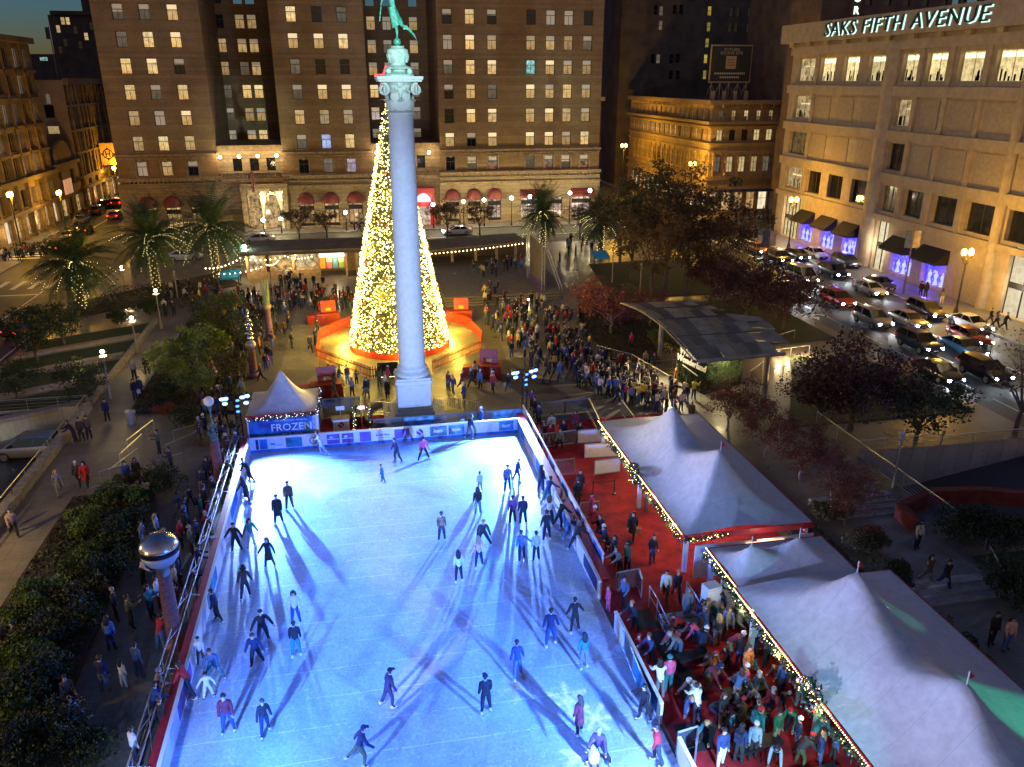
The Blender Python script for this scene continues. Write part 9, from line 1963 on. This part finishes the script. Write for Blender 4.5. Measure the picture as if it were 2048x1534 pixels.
for p in SLP: point('step_glow', (p.x,p.y-.25,p.z+.05), (1,.80,.40), 40, .08)
for x in (-13,-8,-3): point('stall_glow', (x,MY0-1.2,ztop-.9), WARM, 330, .2)
for t in (.15,.4,.65,.9): q = q0.lerp(q1,t); point('arcade_glow', (q.x,q.y-.4,q.z-.35), WARM, 170, .2)
point('work_light', (atY(489,495,102.5).x,102.1,atY(489,495,102.5).z), (.5,.95,1), 250, .2)
spot('stage_light', (24.0,58.2,4.2), (21.6,56.0,0), (1,.84,.5), 4500, 120, .7, .2); point('stage_lamp', (27.5,54.8,2.6), (1,.82,.4), 200, .1); spot('canopy_uplight', (29.8,52.5,.6), (28,56,4), (1,.8,.42), 900, 100, .6)
for p in ((1838,688),(1435,718)): pass
for h,k in GF:
 c = (h[0]+h[1])/2
 if k == 'V': point('display_glow', (SX-.35,c,1.9), (.16,.08,1), 420, .3)
 elif k in 'GD': point('lobby_glow', (SX-.8,c,3.2), (1,.82,.52), 500, .4)
 else: point('door_glow', (SX-1.2,c,4.6), SOD, 60, .2)
for y in (118,126,132,140): point('shop_glow', (XL+1.1,y,2.4), (1,.70,.32), 260, .3)
for y in (172,182,192,202): point('shop_glow', (XL+1.2,y,2.4), (1,.70,.32), 220, .3)
for a in ARCH1+ARCH3: point('shopfront_glow', (a,136.9,1.8), (1,.62,.4), 45, .2)
for w0,w1 in WIDE: point('shopfront_glow', ((w0+w1)/2,136.7,2.6), (1,.75,.6), 110, .3)
point('entrance_glow', (-14.3,135.9,4.6), (1,.78,.36), 130, .3); point('door_pink', (11.2,136.2,3.6), (1,.3,.35), 70, .2)
for p,d in BEAMS: spot('headlamp', p+d*2.6, p+d*9-Vector((0,0,1.4)), (.85,.93,1), 420, 70, .8, .08)
# warm rope lights under the marquee eaves and the lamps inside the tents
for y in (44,40,36,33): point('eave_glow', (14.35,y,2.15), WARM, 75, .15); point('tent_lamp', (18,y,2.0), (1,.80,.62), 110, .2)
for y in (26,23,20,17,14): point('eave_glow', (14.85,y,2.15), WARM, 75, .15)
point('hatch_glow', (18.6,30.95,1.9), (1,.6,.35), 40, .15)
# projected snowflakes on the ice (gobo projectors on the near towers)
def gobo(name, loc, to, col, wt, size, rot, arms=6):
 dv_ = Vector(to)-Vector(loc); ks = dv_.length/abs(dv_.z); o = spot(name, loc, to, col, wt, size, .35, .05); l = o.data; l.use_nodes = True; nt = l.node_tree; em = nt.nodes['Emission']; tc = nt.nodes.new('ShaderNodeTexCoord'); s = nt.nodes.new('ShaderNodeSeparateXYZ'); nt.links.new(tc.outputs['Normal'], s.inputs[0])
 k = 1/math.tan(rad(size/2)); x = mathn(nt,'MULTIPLY',mathn(nt,'DIVIDE',s.outputs[0],s.outputs[2]),k); y = mathn(nt,'MULTIPLY',mathn(nt,'DIVIDE',s.outputs[1],s.outputs[2]),k*ks)
 r = mathn(nt,'SQRT',mathn(nt,'ADD',mathn(nt,'MULTIPLY',x,x),mathn(nt,'MULTIPLY',y,y))); a = mathn(nt,'ADD',mathn(nt,'ARCTAN2',y,x),rot+20*math.pi); sec = 2*math.pi/arms
 fa = mathn(nt,'ABSOLUTE',mathn(nt,'SUBTRACT',mathn(nt,'MODULO',a,sec),sec/2)); u = mathn(nt,'MULTIPLY',r,mathn(nt,'COSINE',fa)); v = mathn(nt,'MULTIPLY',r,mathn(nt,'SINE',fa))
 arm = mathn(nt,'MULTIPLY',mathn(nt,'LESS_THAN',v,.055),mathn(nt,'LESS_THAN',u,.85)); br = mathn(nt,'LESS_THAN',mathn(nt,'ABSOLUTE',mathn(nt,'SUBTRACT',mathn(nt,'MODULO',mathn(nt,'SUBTRACT',mathn(nt,'ADD',u,1.0),mathn(nt,'MULTIPLY',v,.8)),.2),.1)),.032)
 br = mathn(nt,'MULTIPLY',br,mathn(nt,'MULTIPLY',mathn(nt,'LESS_THAN',v,mathn(nt,'MULTIPLY_ADD',u,-.28,.34)),mathn(nt,'LESS_THAN',mathn(nt,'ABSOLUTE',mathn(nt,'SUBTRACT',u,.5)),.4)))
 nt.links.new(mathn(nt,'MAXIMUM',arm,br), em.inputs['Strength']); return o
for i,(px,py,sz,wt) in enumerate(((560,950,5.2,1),(640,975,5.4,1),(970,915,4.6,.8),(905,940,5.0,.7),(975,960,4.8,.8),(1135,1400,9.5,.30),(1190,1435,9.0,.30),(1160,1510,8.5,.28),(1040,1375,8.5,.16))):
 p = G(px,py,.03); src = (-8.6,13.2,5.2) if px < 800 else (11.0,12.8,5.2)
 if py < 1100: src = (11.0,12.8,5.2) if px < 800 else (-8.6,13.2,5.2)
 gobo('snowflake_projector', src, p, (.8,.88,1), wt*(420000 if py < 1100 else 52000), sz, i*.5)
for px,py,c in ((830,1050,(.9,.35,.8)),(760,1130,(1,.55,.5)),(880,1180,(.7,.4,1)),(700,1010,(.6,.6,1)),(850,1330,(1,.6,.55))): p = G(px,py,.03); spot('colour_projector', (-8.5,13.3,5.1) if px > 800 else (11.1,12.6,5.1), p, c, 15000, 7, 1, .3)

# two lamp poles added out of view to warm the left path
for i,(x,y,l) in enumerate(((-23.3,37,'added lamp pole warming the garden path just past the left picture edge'),(-21.8,23.5,'added lamp pole warming the garden path farthest down the left side'))):
 c = copy_tree(bpy.data.objects['pole_lamp'], loc=(x,y,0), label=l); point('pole_light', (x,y,4.3), (1,.66,.22), 2000, .2)
# added green spots, at an out-of-view pole, tint the near marquee's far slope
spot('green_spot', (27.2,20,5.2), (20.8,18.4,2.8), (.03,1,.58), 800, 26, .5, .1); spot('green_spot', (27.2,20,5.2), (20.4,23.6,3), (.08,1,.66), 420, 14, .5, .1)
spot('flood_cyan', (11.5,12.6,4.8), (13.2,22.5,0), (.30,.72,1), 3800, 66, .8, .2); spot('flood_cyan', (-8.7,14,4.8), (13.5,27,0), (.25,.45,1), 9000, 24, .8, .2)
copy_tree(bpy.data.objects['pole_lamp'], loc=(27.3,20,0), label='added lamp pole for the green spots just past the right picture edge')  # pole added out of view to carry the green spots
spot('tent_fill', (-8.45,50.6,3.7), (18,36,3.5), (.45,.58,1), 30000, 34, .9, .2); spot('tent_fill', (-8.9,13.2,4.7), (18.5,20,3.5), (.52,.58,1), 19000, 44, .9, .2)  # spots added to brighten the tent slopes, standing in for ice bounce
